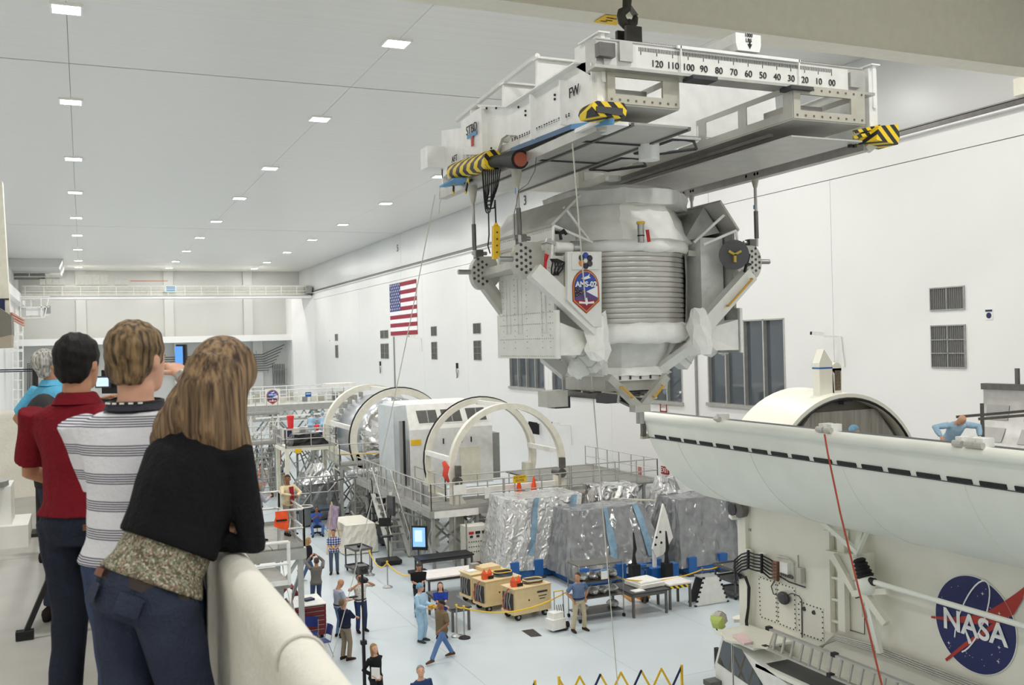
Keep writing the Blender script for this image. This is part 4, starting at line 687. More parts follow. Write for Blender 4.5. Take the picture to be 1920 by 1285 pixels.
# round space agency insignia
c = Q(1822, 1172, .02); y1, y2 = Q(1757, 1150).y, Q(1906, 1190).y; ir = 1.02*(abs(y1-y2)/2); ic = V((KX-.012, (y1+y2)/2, Q(1830, 1172).z))
IB, IW, IR_ = mat('insignia_blue', rgb(26, 34, 92), .5, var=0), mat('insignia_white', rgb(240, 240, 238), .5, var=0), mat('insignia_red', rgb(178, 50, 40), .5, var=0)
ins = K.part('insignia', MB().tube(ic, ic+V((-.01, 0, 0)), ir, n=64), IB, label='round blue agency insignia with red vector'); K.part('rim', MB().path(arc(ic+V((-.004, 0, 0)), (0, 1, 0), (0, 0, 1), ir, 0, 2*pi, 64)[:-1], .012, 4, True), IW, ins)
def ip(u, v, d): return V((ic.x-d, ic.y-u*ir, ic.z+v*ir))
def strip(pts, ws, m, d, nm_):
    mb = MB(); row = [[], []]
    for i, (u, v) in enumerate(pts):
        a = pts[max(i-1, 0)]; b = pts[min(i+1, len(pts)-1)]; t_ = V((b[0]-a[0], b[1]-a[1])).normalized(); w2 = ws[i] if isinstance(ws, list) else ws
        row[0].append(ip(u-t_.y*w2, v+t_.x*w2, d)); row[1].append(ip(u+t_.y*w2, v-t_.x*w2, d))
    mb.grid(row); K.part(nm_, mb, m, ins)
strip([(-1.12, -.12), (-.5, -.02), (0, .1), (.45, .28), (.85, .55), (1.1, .85), (1.22, 1.05)], [.02, .05, .09, .13, .15, .08, .01], IR_, .014, 'vector')
strip([(-.75, -.95), (-.2, -.45), (.3, -.06), (.62, .22)], [.03, .04, .045, .05], IR_, .016, 'vector')
K.part('lettering', text('NASA', ir*.62, basis(ip(0, -.06, .024), (0, -1, 0), (0, 0, 1)), .002, .012), IW, ins)
strip([(.62*cos(a)*.45-.05+.36*sin(a), .15+.82*sin(a)-.05*cos(a)) for a in [R(-75+i*12) for i in range(26)]], .016, IW, .018, 'orbit'); strip([(-.22, -.16), (-.1, -.42)], [.02, .045], IW, .019, 'spacecraft')
for k in range(34):
    a, r = random.uniform(0, 2*pi), random.uniform(.55, .93); u, v = r*cos(a), r*sin(a)
    if abs(v) < .3: continue
    s = .045 if k % 6 == 0 else .016; K.part('star', MB().add([ip(u+cos(j*pi/4)*s*(1 if j % 2 == 0 else .25), v+sin(j*pi/4)*s*(1 if j % 2 == 0 else .25), .016) for j in range(8)], [tuple(range(8))]), IW, ins)
# ---- transporter and cab
TT = Thing('transporter', 'white low canister transporter with cab and ladder rack', 'truck', (KC, 12, 0))
TT.part('deck', MB().b2((KX-.1, KY0, KB-.6), (KX+5.8, KYE+.2, KB-.13)), DSTEEL)
TT.part('side_skirt', MB().b2((KX-1.1, KY0, .45), (KX-1.04, 16.6, KB-.08)), CANW); TT.part('side_shelf', MB().b2((KX-1.1, KY0, KB-.08), (KX-.02, 18.0, KB)), CANW)
for y in range(5, 18, 2):
    for x in (KX-.6, KX+5.3): TT.part('wheel', MB().tube((x-.18, y, .5), (x+.18, y, .5), .5, n=20), RUBBER, smooth=SM)
cy0, cy1, czr = 16.6, 19.5, 1.9
cxo, cxi = KX-1.1, KX-.12
prf = [(cy1, .45), (cy1+.08, 1.1), (cy1-.25, czr), (cy0, czr-.5), (cy0, .45)]
cab = TT.part('cab', MB().prism([V((cxo, y, z)) for y, z in prf], (cxi-cxo, 0, 0)), WHITE)
TT.part('cab_roof', MB().b2((cxo-.05, cy1-1.5, czr), (cxi+.05, cy1+.0, czr+.05)), CANW, cab)
wg = lambda pts, nm_: TT.part(nm_, MB().prism([V((cxo-.012, y, z)) for y, z in pts], (.01, 0, 0)), GLASS, cab)
wg([(cy1-.05, 1.2), (cy1-.3, czr-.1), (cy1-.6, czr-.1), (cy1-.6, 1.12)], 'quarter_window'); wg([(cy1-.7, 1.1), (cy1-.7, czr-.12), (cy1-1.0, czr-.12), (cy1-1.75, 1.2), (cy1-1.75, .98)], 'door_window')
TT.part('door_seam', MB().path([V((cxo-.01, y, z)) for y, z in ((cy1-.66, czr-.1), (cy1-.66, .6), (cy1-1.82, .6), (cy1-1.82, 1.0))], .01, 4), DGREY, cab); TT.part('door_handle', MB().box((cxo-.03, cy1-.85, .78), (.04, .18, .05)), BLACK, cab)
TT.part('windscreen', MB().prism([V((x, cy1+(.06 if z < 1.1 else -.17), z)) for x, z in ((cxo+.1, 1.05), (cxi-.1, 1.05), (cxi-.1, czr-.1), (cxo+.1, czr-.1))], (0, .02, 0)), GLASS, cab); TT.part('side_lamp', MB().tube((cxo-.03, cy0+.35, .72), (cxo, cy0+.35, .72), .1, n=14), RED, cab)
TT.part('cab_stencil', text('OT', .16, basis((cxo-.02, cy0+.75, .68), (0, -1, 0), (0, 0, 1))), MATS['fitting_mess'], cab)
mx_ = P(1346, 1235, Y=cy1+.3); TT.part('mirror', MB().box(mx_, (.1, .16, .5)), BLACK); TT.part('mirror_arm', MB().path([mx_+V((0, 0, .2)), mx_+V((.3, -.1, .28)), mx_+V((.5, -.3, .2))], .02, 6), BLACK); TT.part('mirror_arm', MB().path([mx_+V((0, 0, -.2)), mx_+V((.3, -.1, -.2)), mx_+V((.5, -.3, -.15))], .02, 6), STEEL)
TT.part('grab_bar', MB().tube(mx_+V((.32, -.1, -1.0)), mx_+V((.32, -.1, .4)), .03, n=8), STEEL); TT.part('step_bracket', MB().box((cxo-.15, cy1-.05, .75), (.35, .3, .12)), DSTEEL)
a = P(1346, 1166, Y=cy1+.2); lm_ = Matrix.Rotation(.5, 3, 'Z') @ Matrix.Rotation(-.5, 3, 'Y'); TT.part('flood_lamp', MB().loft([[a+lm_ @ V((u, y_*s_, z_*s_)) for y_, z_ in ((-.5, -.5), (.5, -.5), (.5, .5), (-.5, .5))] for u, s_ in ((-.16, .16), (-.1, .26), (.02, .32))]), mat('lamp_green', rgb(190, 205, 110), .5)); TT.part('lamp_shade', MB().loft([[a+lm_ @ V((u, .19*s_*cos(q_*pi/4+.39), .19*s_*sin(q_*pi/4+.39))) for q_ in range(8)] for u, s_ in ((.02, .95), (.14, 1.05), (.2, .8))]), BEIGE); TT.part('lamp_grille', MB().loft([[a+lm_ @ V((u, .15*cos(q_*pi/4+.39), .15*sin(q_*pi/4+.39))) for q_ in range(8)] for u in (.2, .22)]), MATS['fitting_mess']); TT.part('lamp_foot', MB().path([a+V((-.05, 0, -.15)), a+V((0, 0, -.28)), a+V((.15, -.1, -.3))], .02, 6), DGREY)
TT.part('front_shelf', MB().prism([P(*q, Z=czr+.1) for q in ((1352, 1182), (1392, 1172), (1450, 1185), (1440, 1215), (1360, 1200))], (0, 0, -.05)), CANC); TT.part('paper_stack', MB().prism([P(*q, Z=czr+.16) for q in ((1373, 1190), (1394, 1186), (1412, 1203), (1395, 1207))], (0, 0, -.05)), mat('pink_paper', rgb(235, 205, 205)))
# two-rail ladder on the shelf
lt = Thing('ladder', 'aluminium ladder lying on the transporter shelf', 'ladder', (KX-.8, 16, KB-.2))
xa, xb = KX-.9, KX-.78; la, lb = P(1431, 1213, X=xa), P(1446, 1181, X=xb); za, zb_ = la.z, lb.z; y1 = (la.y+lb.y)/2; y0 = y1-6.9
for x, z in ((xa, za), (xb, zb_)): lt.part('rail', MB().bar((x, y0, z), (x, y1, z), .1, .045), ALU)
for k in range(23): y = y0+.15+k*.295; lt.part('rung', MB().tube((xa, y, za), (xb, y, zb_), .03, n=8), ALU)
for y in (y1, y1-2.1, y1-4.4): lt.part('rubber_clamp', MB().box((xa, y, za+.01), (.12, .12, .08)), BLACK); lt.part('rubber_clamp', MB().box((xb, y, zb_+.01), (.12, .12, .08)), BLACK)
TT.part('painted_shelf_shadow', MB().b2((KX-.95, KY0, KB), (KX-.15, 17.9, KB+.03)), DGREY)  # dark sheet stands in for the shade on the shelf behind the ladder
# ================================================================ work stands, ring frames, modules beyond
FOIL = foil('silver_foil', rgb(220, 220, 220), .18, 1.0, 9); FILM = foil('grey_film', rgb(138, 140, 142), .18, .7, 7, metal=.35); FILML = foil('light_film', rgb(208, 208, 208), .16, 1.0, 14, metal=.45); BLKT = foil('black_tarp', rgb(22, 22, 24), .3, .4, 3, metal=.1)
STL = mat('stand_grey', rgb(172, 172, 168), .45, .35, .08, 3); DECK = mat('deck_plate', rgb(150, 148, 142), .5, .3, .1, 4); RINGM = mat('ring_cream', rgb(228, 224, 210), .4)
def railing(T, pts, h=1.05, gap=1.5, m=None, r=.03, mid=2):
    m = m or ALU
    for a, b in zip(pts, pts[1:]):
        a, b = V(a), V(b); n = max(1, round((b-a).length/gap)); u = V((0, 0, h))
        for k in range(n+1): q = a.lerp(b, k/n); T.part('post', MB().tube(q, q+u, r, n=6), m)
        for j in range(mid): z = V((0, 0, h*(1-j*.5))); T.part('handrail', MB().tube(a+z, b+z, r*.9, n=6), m)
        T.part('toe_board', MB().bar(a+V((0, 0, .06)), b+V((0, 0, .06)), .015, .12, (0, 0, 1)), m)
def legs(T, xs, ys, z, w=.13, m=None, brace=True):
    m = m or STL
    for x in xs:
        for y in ys: T.part('leg', MB().bar((x, y, 0), (x, y, z), w), m)
    if brace:
        for y in ys:
            for a, b in zip(xs, xs[1:]): T.part('brace', MB().bar((a, y, .25), (b, y, z-.2), w*.6), m); T.part('brace', MB().bar((b, y+w, .25), (a, y+w, z-.2), w*.6), m)
        for x in xs:
            for a, b in zip(ys, ys[1:]): T.part('brace', MB().bar((x, a, .25), (x, b, z-.2), w*.6), m); T.part('brace', MB().bar((x+w, b, .25), (x+w, a, z-.2), w*.6), m)
def ring(T, c, ro, ri, d, m, edge=None, n=48, name='ring'):
    rows = [[V((c[0]+r*cos(2*pi*i/n), y, c[2]+r*sin(2*pi*i/n))) for i in range(n+1)] for r, y in ((ro, c[1]), (ro, c[1]+d), (ri, c[1]+d), (ri, c[1]), (ro, c[1]))]
    o = T.part(name, MB().grid(rows), m, smooth=R(35))
    if edge: T.part('ring_edge', MB().path(arc((c[0], c[1]+d*.5, c[2]), (1, 0, 0), (0, 0, 1), ro+.01, 0, 2*pi, n)[:-1], edge, 6, True), BLACK, o)
    return o
GX, GZ, GR = 16.45, 3.75, 2.68
t = Thing('rotation_stand', 'empty pair of cream rings on a rotation stand', 'rotation stand', (GX, 39.6, 0))
ring(t, (GX, 37.9, GZ), GR, GR-.24, .3, RINGM); ring(t, (GX+.1, 41.2, GZ+.05), GR+.05, GR-.2, .35, RINGM, .05)
for a in (R(90), R(170), R(10), R(215), R(325)): x, z = GX+(GR-.12)*cos(a), GZ+(GR-.12)*sin(a); t.part('tie_beam', MB().bar((x, 38, z), (x, 41.4, z), .16, .2), WHITE)
for x in (GX-2.4, GX+2.4):
    t.part('roller_pedestal', MB().prism([V((x-.3, 37.8, 0)), V((x+.3, 37.8, 0)), V((x+.16, 37.8, 3.4)), V((x-.16, 37.8, 3.4))], (0, .5, 0)), CREAM); t.part('roller_pedestal', MB().prism([V((x-.3, 41.1, 0)), V((x+.3, 41.1, 0)), V((x+.16, 41.1, 3.4)), V((x-.16, 41.1, 3.4))], (0, .5, 0)), CREAM)
    t.part('roller', MB().tube((x, 37.7, 3.3), (x, 38.4, 3.3), .2, n=14), DSTEEL, smooth=SM); t.part('drive_motor', MB().box((x, 37.7, 3.75), (.2, .25, .45)), DSTEEL)
t.part('cradle_beam', MB().b2((GX-2.4, 38.0, 2.75), (GX+2.4, 38.2, 2.95)), WHITE)
# platform round the stand
p = Thing('work_platform', 'grey steel work platform with railings round the empty rings', 'platform', (16.5, 39, 0))
z = 2.35
for x in range(6): p.part('deck_panel', MB().b2((12.6+x*1.45, 37.0, z-.08), (12.6+x*1.45+1.43, 38.9, z)), DECK)
for k in range(5): p.part('deck_panel', MB().b2((12.6, 38.95+k*1.9, z-.08), (13.9, 38.95+k*1.9+1.88, z)), DECK); p.part('deck_panel', MB().b2((19.9, 38.95+k*1.5, z-.08), (24.4, 38.95+k*1.5+1.48, z)), DECK)
p.part('edge_beam', MB().b2((12.55, 36.94, z-.3), (21.3, 37.02, z-.02)), STL); p.part('edge_beam', MB().b2((12.52, 36.95, z-.3), (12.6, 48.4, z-.02)), STL); p.part('edge_sign', MB().b2((12.7, 36.92, z-.32), (14.6, 36.94, z-.05)), WHITE)
railing(p, [(12.6, 37.0, z), (21.2, 37.0, z)], 1.05, 1.3); railing(p, [(12.6, 37.0, z), (12.6, 48.4, z)], 1.05, 1.3); railing(p, [(13.9, 38.9, z), (13.9, 43, z)], 1.05, 1.3); railing(p, [(13.9, 38.9, z), (19.8, 38.9, z)], 1.05, 1.5); railing(p, [(19.9, 38.9, z), (24.4, 38.9, z), (24.4, 46, z)], 1.05, 1.2)
legs(p, (12.7, 14.6, 17.2, 19.6, 21.2), (37.1, 38.8), z-.08, .13); legs(p, (12.7, 13.8), (41, 43.5, 46), z-.08, .12); legs(p, (22.5, 24.3), (40, 45.5), z-.08, .12)
for y in (38.2, 39.4, 40.6, 41.8, 44.2, 45.4, 46.6): p.part('leg', MB().bar((12.62, y, 0), (12.62, y, z+1.05), .09), ALU); p.part('brace', MB().bar((12.62, y, .1), (12.75, y+1.1, z-.1), .07), STL)
for x in (13.6, 15.8, 18.4, 20.4): p.part('leg', MB().bar((x, 37.05, 0), (x, 37.05, z+1.05), .08), ALU); p.part('brace', MB().bar((x, 37.1, .2), (x+.9, 37.1, z-.2), .07), STL)
for k in range(60):
    a = V((random.uniform(12.8, 21), random.uniform(37.2, 39.5), random.uniform(.1, 2.2))); b = a+V((random.uniform(-1.3, 1.3), random.uniform(-.4, .6), random.uniform(-1.2, 1.2))); b.z = min(max(b.z, .05), 2.25); p.part('truss_member', MB().bar(a, b, .07), STL if k % 3 else DSTEEL)
p.part('mesh_guard', MB().b2((12.68, 37.6, z+.1), (12.7, 39.2, z+.9)), GREY); p.part('notice', MB().b2((13.55, 36.93, z+.55), (14.1, 36.95, z+.95)), WHITE)
p.part('notice', MB().b2((14.9, 36.93, z+.3), (15.15, 36.95, z+.75)), WHITE)
# stairs down at the left of the stand
s = Thing('access_stairs', 'steel stairs with handrails leading down from the ring platform', 'stairs', (12.2, 38, 0))
for k in range(8): s.part('tread', MB().b2((11.75, 39.9+k*.28, .28+k*.28), (12.5, 40.2+k*.28, .32+k*.28)), DECK)
for x in (11.7, 12.5): s.part('stringer', MB().bar((x, 39.6, .05), (x, 42.3, 2.4), .06, .2, (1, 0, 0)), STL); s.part('handrail', MB().path([V((x, 39.6, 0)), V((x, 39.6, 1.0)), V((x, 42.2, 3.4)), V((x, 42.9, 3.4)), V((x, 42.9, 2.4))], .03, 6), ALU)
# cones and notice on the platform
def cone(x, y, z, lab, h=.75, bands=False, g=None):
    t = Thing('traffic_cone', lab, 'cone', (x, y, z), group=g); t.part('base', MB().box((x, y, z+.02), (h*.5, h*.5, .04)), ORANGE); t.part('cone_body', MB().lathe((x, y, z+.04), [(h*.2, 0), (.03, h-.06), (.0, h-.05)], 14), ORANGE, smooth=SM)
    if bands: [t.part('band', MB().lathe((x, y, z+.04), [(h*.2-a*.165*h/.72+.004, a*h), (h*.2-(a+.15)*.165*h/.72+.004, (a+.15)*h)], 14), WHITE) for a in (.3, .6)]
q = P(973, 912, Y=37.6); cone(q.x, q.y, z, 'orange cone beneath the yellow notice on ring platform', .95); q = P(1001, 910, Y=37.9); cone(q.x, q.y, z, 'orange cone to the right of the yellow notice', .9)
q = P(974, 877, Y=36.955); q.z = 3.32; t = Thing('notice_board', 'yellow DO NOT ENTER notice tied to the platform railing', 'sign', q); t.part('board', MB().box(q, (.6, .02, .3)), YEL); t.part('lettering', text('DO NOT\nENTER', .13, basis(q+V((0, -.014, 0)), (1, 0, 0), (0, 0, 1)), .002), BLACK)
q = P(832, 882, Y=37.3); t = Thing('safety_harness', 'red and orange safety flag hung on the platform corner railing', 'flag', q); t.part('cloth', MB().path([q+V((0, 0, .35)), q+V((.12, 0, .1)), q+V((.05, 0, -.2)), q+V((.2, 0, -.5))], [.08, .14, .12, .05], 8), mat('harness_orange', rgb(225, 80, 65), .7), smooth=True)
q = P(1008, 803, X=XR-.1); t = Thing('wall_screen', 'black tilted display screen on wall seen through the ring', 'screen', q); t.part('screen', MB().bar(q+V((-.1, 0, .35)), q+V((-.25, 0, -.35)), .05, 1.0, (1, 0, 0)), BLACK); t.part('arm', MB().bar(q+V((0, 0, .3)), q+V((.1, 0, .3)), .08), WHITE)
# white control cabin
c = Thing('control_cabin', 'white control cabin with sloped windows behind the empty rings', 'cabin', (15.3, 45, 2.35))
c.part('lower_body', MB().b2((13.75, 43.2, 2.35), (17.9, 47.5, 5.05)), mat('cabin_grey', rgb(228, 228, 226), .5)); c.part('upper_body', MB().loft([[V((13.75, 43.2, 5.05)), V((17.9, 43.2, 5.05)), V((17.9, 47.5, 5.05)), V((13.75, 47.5, 5.05))], [V((13.75, 43.65, 6.2)), V((17.9, 43.65, 6.2)), V((17.9, 47.5, 6.2)), V((13.75, 47.5, 6.2))]]), WHITE)
for a in (14.2, 15.4, 16.65):
    f = lambda u, zz, d: V((a+u, 43.2+(zz-5.05)*.391-d, zz)); w = c.part('window', MB().prism([f(-.02, 5.28, .02), f(1.1, 5.28, .02), f(1.02, 5.98, .02), f(-.1, 5.98, .02)], (0, .03, 0)), WHITE); c.part('pane', MB().prism([f(.06, 5.34, .03), f(1.02, 5.34, .03), f(.95, 5.92, .03), f(-.02, 5.92, .03)], (0, .01, 0)), mat('cabin_glass', rgb(96, 96, 94), .15), w); c.part('blind', MB().prism([f(.5, 5.36, .036), f(.56, 5.36, .036), f(.54, 5.9, .036), f(.48, 5.9, .036)], (0, .005, 0)), GREY, w)
for x in (14.8, 15.4, 16.3, 16.8): c.part('latch', MB().box((x, 43.18, 4.45), (.05, .03, .25)), BLACK)
c.part('door_panel', MB().b2((16.2, 43.17, 2.5), (17.2, 43.2, 4.1)), CREAM); c.part('door_tower', MB().prism([V((13.15, 43.6, 2.35)), V((13.75, 43.2, 2.35)), V((13.75, 43.65, 6.2)), V((13.2, 43.8, 6.15)), V((13.15, 43.7, 5.3))], (0, 2.6, 0)), mat('tower_grey', rgb(196, 202, 204), .5))
for x0, x1, za, zb, m in ((13.31, 13.45, 2.6, 5.5, GREY), (13.47, 13.57, 2.5, 5.5, BLACK), (13.65, 13.72, 2.5, 4.6, GREY)): c.part('slot', MB().b2((x0, 43.36-(x0-13.15)*.3, za), (x1, 43.44-(x0-13.15)*.3, zb)), m)
c.part('warning_label', MB().b2((13.8, 43.17, 4.35), (14.3, 43.19, 4.6)), YEL); c.part('stair_rack', MB().b2((18.0, 44, 2.4), (18.6, 47, 4.6)), GREY)
q = P(930, 870, Y=43.0)
# foil wrapped module in its own rings
F1 = Thing('foil_module', 'silver foil wrapped cylindrical module held between two rings', 'space module', (15.9, 54, 0)); fx_, fz_ = 15.9, 3.85
ring(F1, (fx_, 51.6, fz_), 2.8, 2.45, .4, RINGM, .06); ring(F1, (fx_-.1, 57.2, fz_), 2.85, 2.5, .45, RINGM); F1.part('barrel', MB().lathe((fx_, 52.2, fz_), [(2.1, 0), (2.25, .3), (2.25, 4.8), (2.0, 5.2)], 36, (0, 1, 0)), mat('module_skin', rgb(190, 194, 200), .3, .6, .1, 2), smooth=SM)
mb = MB().lathe((fx_, 52.2, fz_), [(.85, -1.0), (1.2, -.9), (1.7, -.6), (2.0, -.3), (2.12, .02)], 40, (0, 1, 0)); mb.v = [v_+V((rnd(.05), rnd(.05), rnd(.05))) for v_ in mb.v]; F1.part('foil_cone', mb, FOIL); F1.part('hatch_ring', MB().lathe((fx_, 51.15, fz_), [(.8, 0), (.95, 0), (.95, .15), (.8, .15)], 28, (0, 1, 0)), WHITE, smooth=SM); F1.part('hatch', MB().tube((fx_, 51.2, fz_), (fx_, 51.3, fz_), .82, n=28), BLACK)
for a in (90, 165, 15, 200, 340): x, zz = fx_+2.62*cos(R(a)), fz_+2.62*sin(R(a)); F1.part('tie_beam', MB().bar((x, 51.8, zz), (x, 57.4, zz), .18, .24), WHITE)
for k in range(9): a = R(110+k*9); F1.part('rack_fitting', MB().box((fx_+2.45*cos(a), 56.6, fz_+2.45*sin(a)), (.14, .5, .3)), GREY)
for x in (fx_-2.3, fx_+2.3): F1.part('pedestal', MB().prism([V((x-.4, 51.6, 0)), V((x+.4, 51.6, 0)), V((x+.2, 51.6, 3.2)), V((x-.2, 51.6, 3.2))], (0, .6, 0)), CREAM)
pf = Thing('work_platform', 'grey platform with railings in front of the foil module', 'platform', (13.4, 50, 0)); railing(pf, [(12.0, 49.6, 2.9), (15.8, 49.6, 2.9)], 1.05, 1.2); railing(pf, [(12.0, 49.6, 2.9), (12.0, 53, 2.9)], 1.05, 1.2); pf.part('deck', MB().b2((12, 49.6, 2.8), (16, 51, 2.9)), DECK); legs(pf, (12.1, 13.6, 15.7), (49.7, 50.9), 2.8, .13)
pf.part('silver_duct', MB().tube((12.2, 48.9, 2.5), (16.4, 48.9, 2.55), .22, n=14), FOIL, smooth=SM); pf.part('rope', MB().path(sag((12, 49.55, 3.5), (15.8, 49.55, 3.5), .12), .02, 5), YEL)
for k in range(24): a = V((random.uniform(12, 16.5), random.uniform(49.2, 51), random.uniform(.1, 2.5))); b = a+V((random.uniform(-1, 1), rnd(.3), random.uniform(-1.2, 1.2))); b.z = min(max(b.z, .1), 2.7); pf.part('rack_member', MB().bar(a, b, .06), (STL, DSTEEL, CREAM)[k % 3])
for k in range(6): pf.part('equipment_box', MB().box((12.8+k*.65, 50.2+rnd(.4), .5+rnd(.3)), (.5, .6, .7+rnd(.3))), (GREY, CREAM, DGREY)[k % 3])
# folding ladder tower and scaffold with black tarp
sf = Thing('scaffold_stand', 'cream framed scaffold stand with black tarp on top', 'scaffold', (10.9, 53, 0)); zz = 3.5
for x in (9.8, 12.4):
    for y in (52.2, 54.8): sf.part('leg', MB().bar((x, y, 0), (x, y, zz), .2), CREAM)
sf.part('deck', MB().b2((9.65, 52.1, zz), (12.55, 54.9, zz+.15)), CREAM); railing(sf, [(9.75, 52.2, zz+.15), (12.45, 52.2, zz+.15)], 1.0, 1.2); railing(sf, [(9.75, 52.2, zz+.15), (9.75, 54.8, zz+.15)], 1.0, 1.2); railing(sf, [(12.45, 52.2, zz+.15), (12.45, 54.8, zz+.15)], 1.0, 1.2)
sf.part('warning_label', MB().b2((10.2, 52.07, zz-.1), (10.55, 52.1, zz+.12)), YEL)
def drape(base, top, z0, z1, n=14, j=.06):
    rows = []
    for k in range(6):
        f = k/5; r = [b.lerp(t_, f) for b, t_ in zip(base, top)]; m_ = len(r); rows.append([r[i].lerp(r[(i+1) % m_], s/n).xy.to_3d()+V((rnd(j), rnd(j), z0+(z1-z0)*f+rnd(j*.6)+(.0 if k < 5 else 0))) for i in range(m_) for s in range(n)])
    return MB().loft(rows)
def quad(x0, y0, x1, y1): return [V((x0, y0, 0)), V((x1, y0, 0)), V((x1, y1, 0)), V((x0, y1, 0))]
t = Thing('draped_crate', 'black tarp heaped on the scaffold stand deck', 'tarp', (11, 53.2, zz+.15)); t.part('tarp', drape(quad(10.1, 52.4, 12.3, 54), quad(10.3, 52.5, 11.6, 53.8), zz+.16, zz+.85, 6, .04), BLKT)
t = Thing('foil_crate', 'foil and film covered hardware inside a tube frame', 'covered hardware', (11, 51, 0)); t.part('foil_cover', drape(quad(9.95, 50.4, 12.2, 52.0), quad(10.4, 50.7, 11.8, 51.8), .1, 2.4, 7, .07), FILM); t.part('foil_cap', drape(quad(10.2, 50.5, 12, 51.9), quad(10.9, 50.9, 11.4, 51.4), 1.9, 2.9, 7, .06), FOIL)
for x in (9.85, 10.6, 11.5, 12.25): t.part('frame_tube', MB().tube((x, 50.2, 0), (x, 50.2, 2.3), .04, n=6), STEEL)
for zq in (.5, 1.5, 2.3): t.part('frame_tube', MB().tube((9.85, 50.2, zq), (12.25, 50.2, zq), .04, n=6), STEEL)
for a, b in (((9.85, 2.3), (10.6, 1.5)), ((12.25, 2.3), (11.5, 1.5)), ((9.85, .5), (10.6, 1.5)), ((12.2, .0), (11.8, 1.8))): t.part('frame_tube', MB().tube((a[0], 50.18, a[1]), (b[0], 50.18, b[1]), .04, n=6), STEEL)
lt = Thing('stair_tower', 'narrow aluminium ladder tower beside the scaffold stand', 'ladder', (12.9, 50, 0))
for x in (12.7, 13.4): lt.part('rail', MB().tube((x, 49.4, 0), (x, 49.4, 2.8), .045, n=6), ALU)
for k in range(10): lt.part('rung', MB().tube((12.7, 49.4, .1+.28*k), (13.4, 49.4, .1+.28*k), .03, n=6), ALU)
for zq in (1.0, 2.6): lt.part('clamp', MB().box((13.4, 49.37, zq), (.12, .1, .16)), YEL)
# rolling black stairs
rs = Thing('rolling_stairs', 'black tubular rolling stairs on the floor by the module', 'stairs', (12.6, 46, 0))
for x in (12.1, 12.75):
    rs.part('rail', MB().path([V((x, 43.6, .3)), V((x, 43.6, 1.0)), V((x+.35, 45.2, 2.6)), V((x+.5, 46.2, 2.6)), V((x+.5, 46.2, .05))], .03, 6), BLACK); rs.part('stringer', MB().bar((x, 43.6, .1), (x+.4, 45.4, 1.7), .05, .08), BLACK); rs.part('leg', MB().tube((x+.6, 44.6, .0), (x+.45, 45.4, 1.7), .03), BLACK); rs.part('leg', MB().tube((x-.1, 45.8, .0), (x+.4, 45.4, 1.7), .03), BLACK)
for k in range(6): rs.part('tread', MB().b2((12.1+k*.06, 43.7+k*.3, .25+k*.28), (12.75+k*.07, 43.95+k*.3, .29+k*.28)), BLACK)
rs.part('top_platform', MB().b2((12.4, 45.3, 1.7), (13.3, 46.3, 1.76)), BLACK)
for k in range(5): rs.part('strut', MB().bar((12.2+.25*k, 44.2+.3*k, .1), (12.6+.15*k, 45.6, 1.6), .03), BLACK)
# far bridge platform with banner, gowned workers' deck
fp = Thing('bridge_platform', 'long white truss platform with railings across the far hall', 'platform', (14, 75, 0)); zf = 4.75
fp.part('deck', MB().b2((10.0, 74.6, zf-.5), (20, 77, zf)), STL); railing(fp, [(10, 74.6, zf), (20, 74.6, zf)], 1.1, .7, WHITE, .04, 3); railing(fp, [(10, 77, zf), (20, 77, zf)], 1.3, .9, WHITE, .04, 3)
for k in range(14): fp.part('truss_member', MB().bar((10+k*.72, 74.7, zf-1.1), (10.36+k*.72, 74.7, zf-.5), .09), STL); fp.part('truss_member', MB().bar((10.72+k*.72, 74.7, zf-1.1), (10.36+k*.72, 74.7, zf-.5), .09), STL)
for k in range(16): fp.part('equipment_box', MB().box((10.4+k*.6, 76+rnd(.4), zf+.35+rnd(.2)), (.4, .4, .6+rnd(.25))), (WHITE, GREY, CREAM, BEIGE)[k % 4])
fp.part('lower_chord', MB().bar((10, 74.7, zf-1.15), (20, 74.7, zf-1.15), .14), STL); fp.part('white_beam', MB().bar((11.5, 73, 3.9), (19.5, 73, 4.1), .12), WHITE); fp.part('white_beam', MB().bar((10.5, 72, 2.9), (19, 72, 3.3), .12), WHITE); legs(fp, (10.3, 13.2, 16.4, 19.5), (75, 76.8), zf-.5, .2); fp.part('white_canopy', MB().b2((17.4, 75, zf+1.15), (19.6, 77, zf+1.4)), WHITE)
q = P(511, 745, Y=74.54); t = Thing('banner', 'white banner with mission emblem on the far bridge railing', 'banner', q); b_ = t.part('cloth', MB().box(q, (1.1, .03, 1.25)), WHITE); emblem(t, q+V((0, -.02, .0)), .9, 1.12, (1, 0, 0), b_)
q = P(578, 740, Y=74.54); t = Thing('notice_board', 'small blue notice on the far bridge railing', 'sign', q); t.part('board', MB().box(q, (.45, .03, .35)), BLUE); t.part('text_line', MB().box(q+V((0, -.02, .05)), (.35, .01, .06)), WHITE)
gd = Thing('work_platform', 'far work deck with benches where two gowned workers stand', 'platform', (12.5, 61, 0)); zg = 3.25; gd.part('deck', MB().b2((10.7, 57.6, zg-.1), (14.3, 63, zg)), DECK); railing(gd, [(10.7, 57.6, zg), (13.4, 57.6, zg)], 1.0, .8); railing(gd, [(10.7, 57.6, zg), (10.7, 62.5, zg)], 1.0, 1.2); railing(gd, [(10.7, 62.8, zg), (14.3, 62.8, zg)], 1.1, 1.2, WHITE); legs(gd, (10.8, 12.4, 14), (57.8, 62.6), zg-.1, .12)
for k in range(20): a = V((random.uniform(10.9, 13.6), random.uniform(57.8, 62), random.uniform(.2, 3.2))); gd.part('rack_member', MB().bar(a, a+V((random.uniform(-.9, .9), rnd(.3), random.uniform(-1, .6))), .06), (STL, CREAM, DSTEEL)[k % 3])
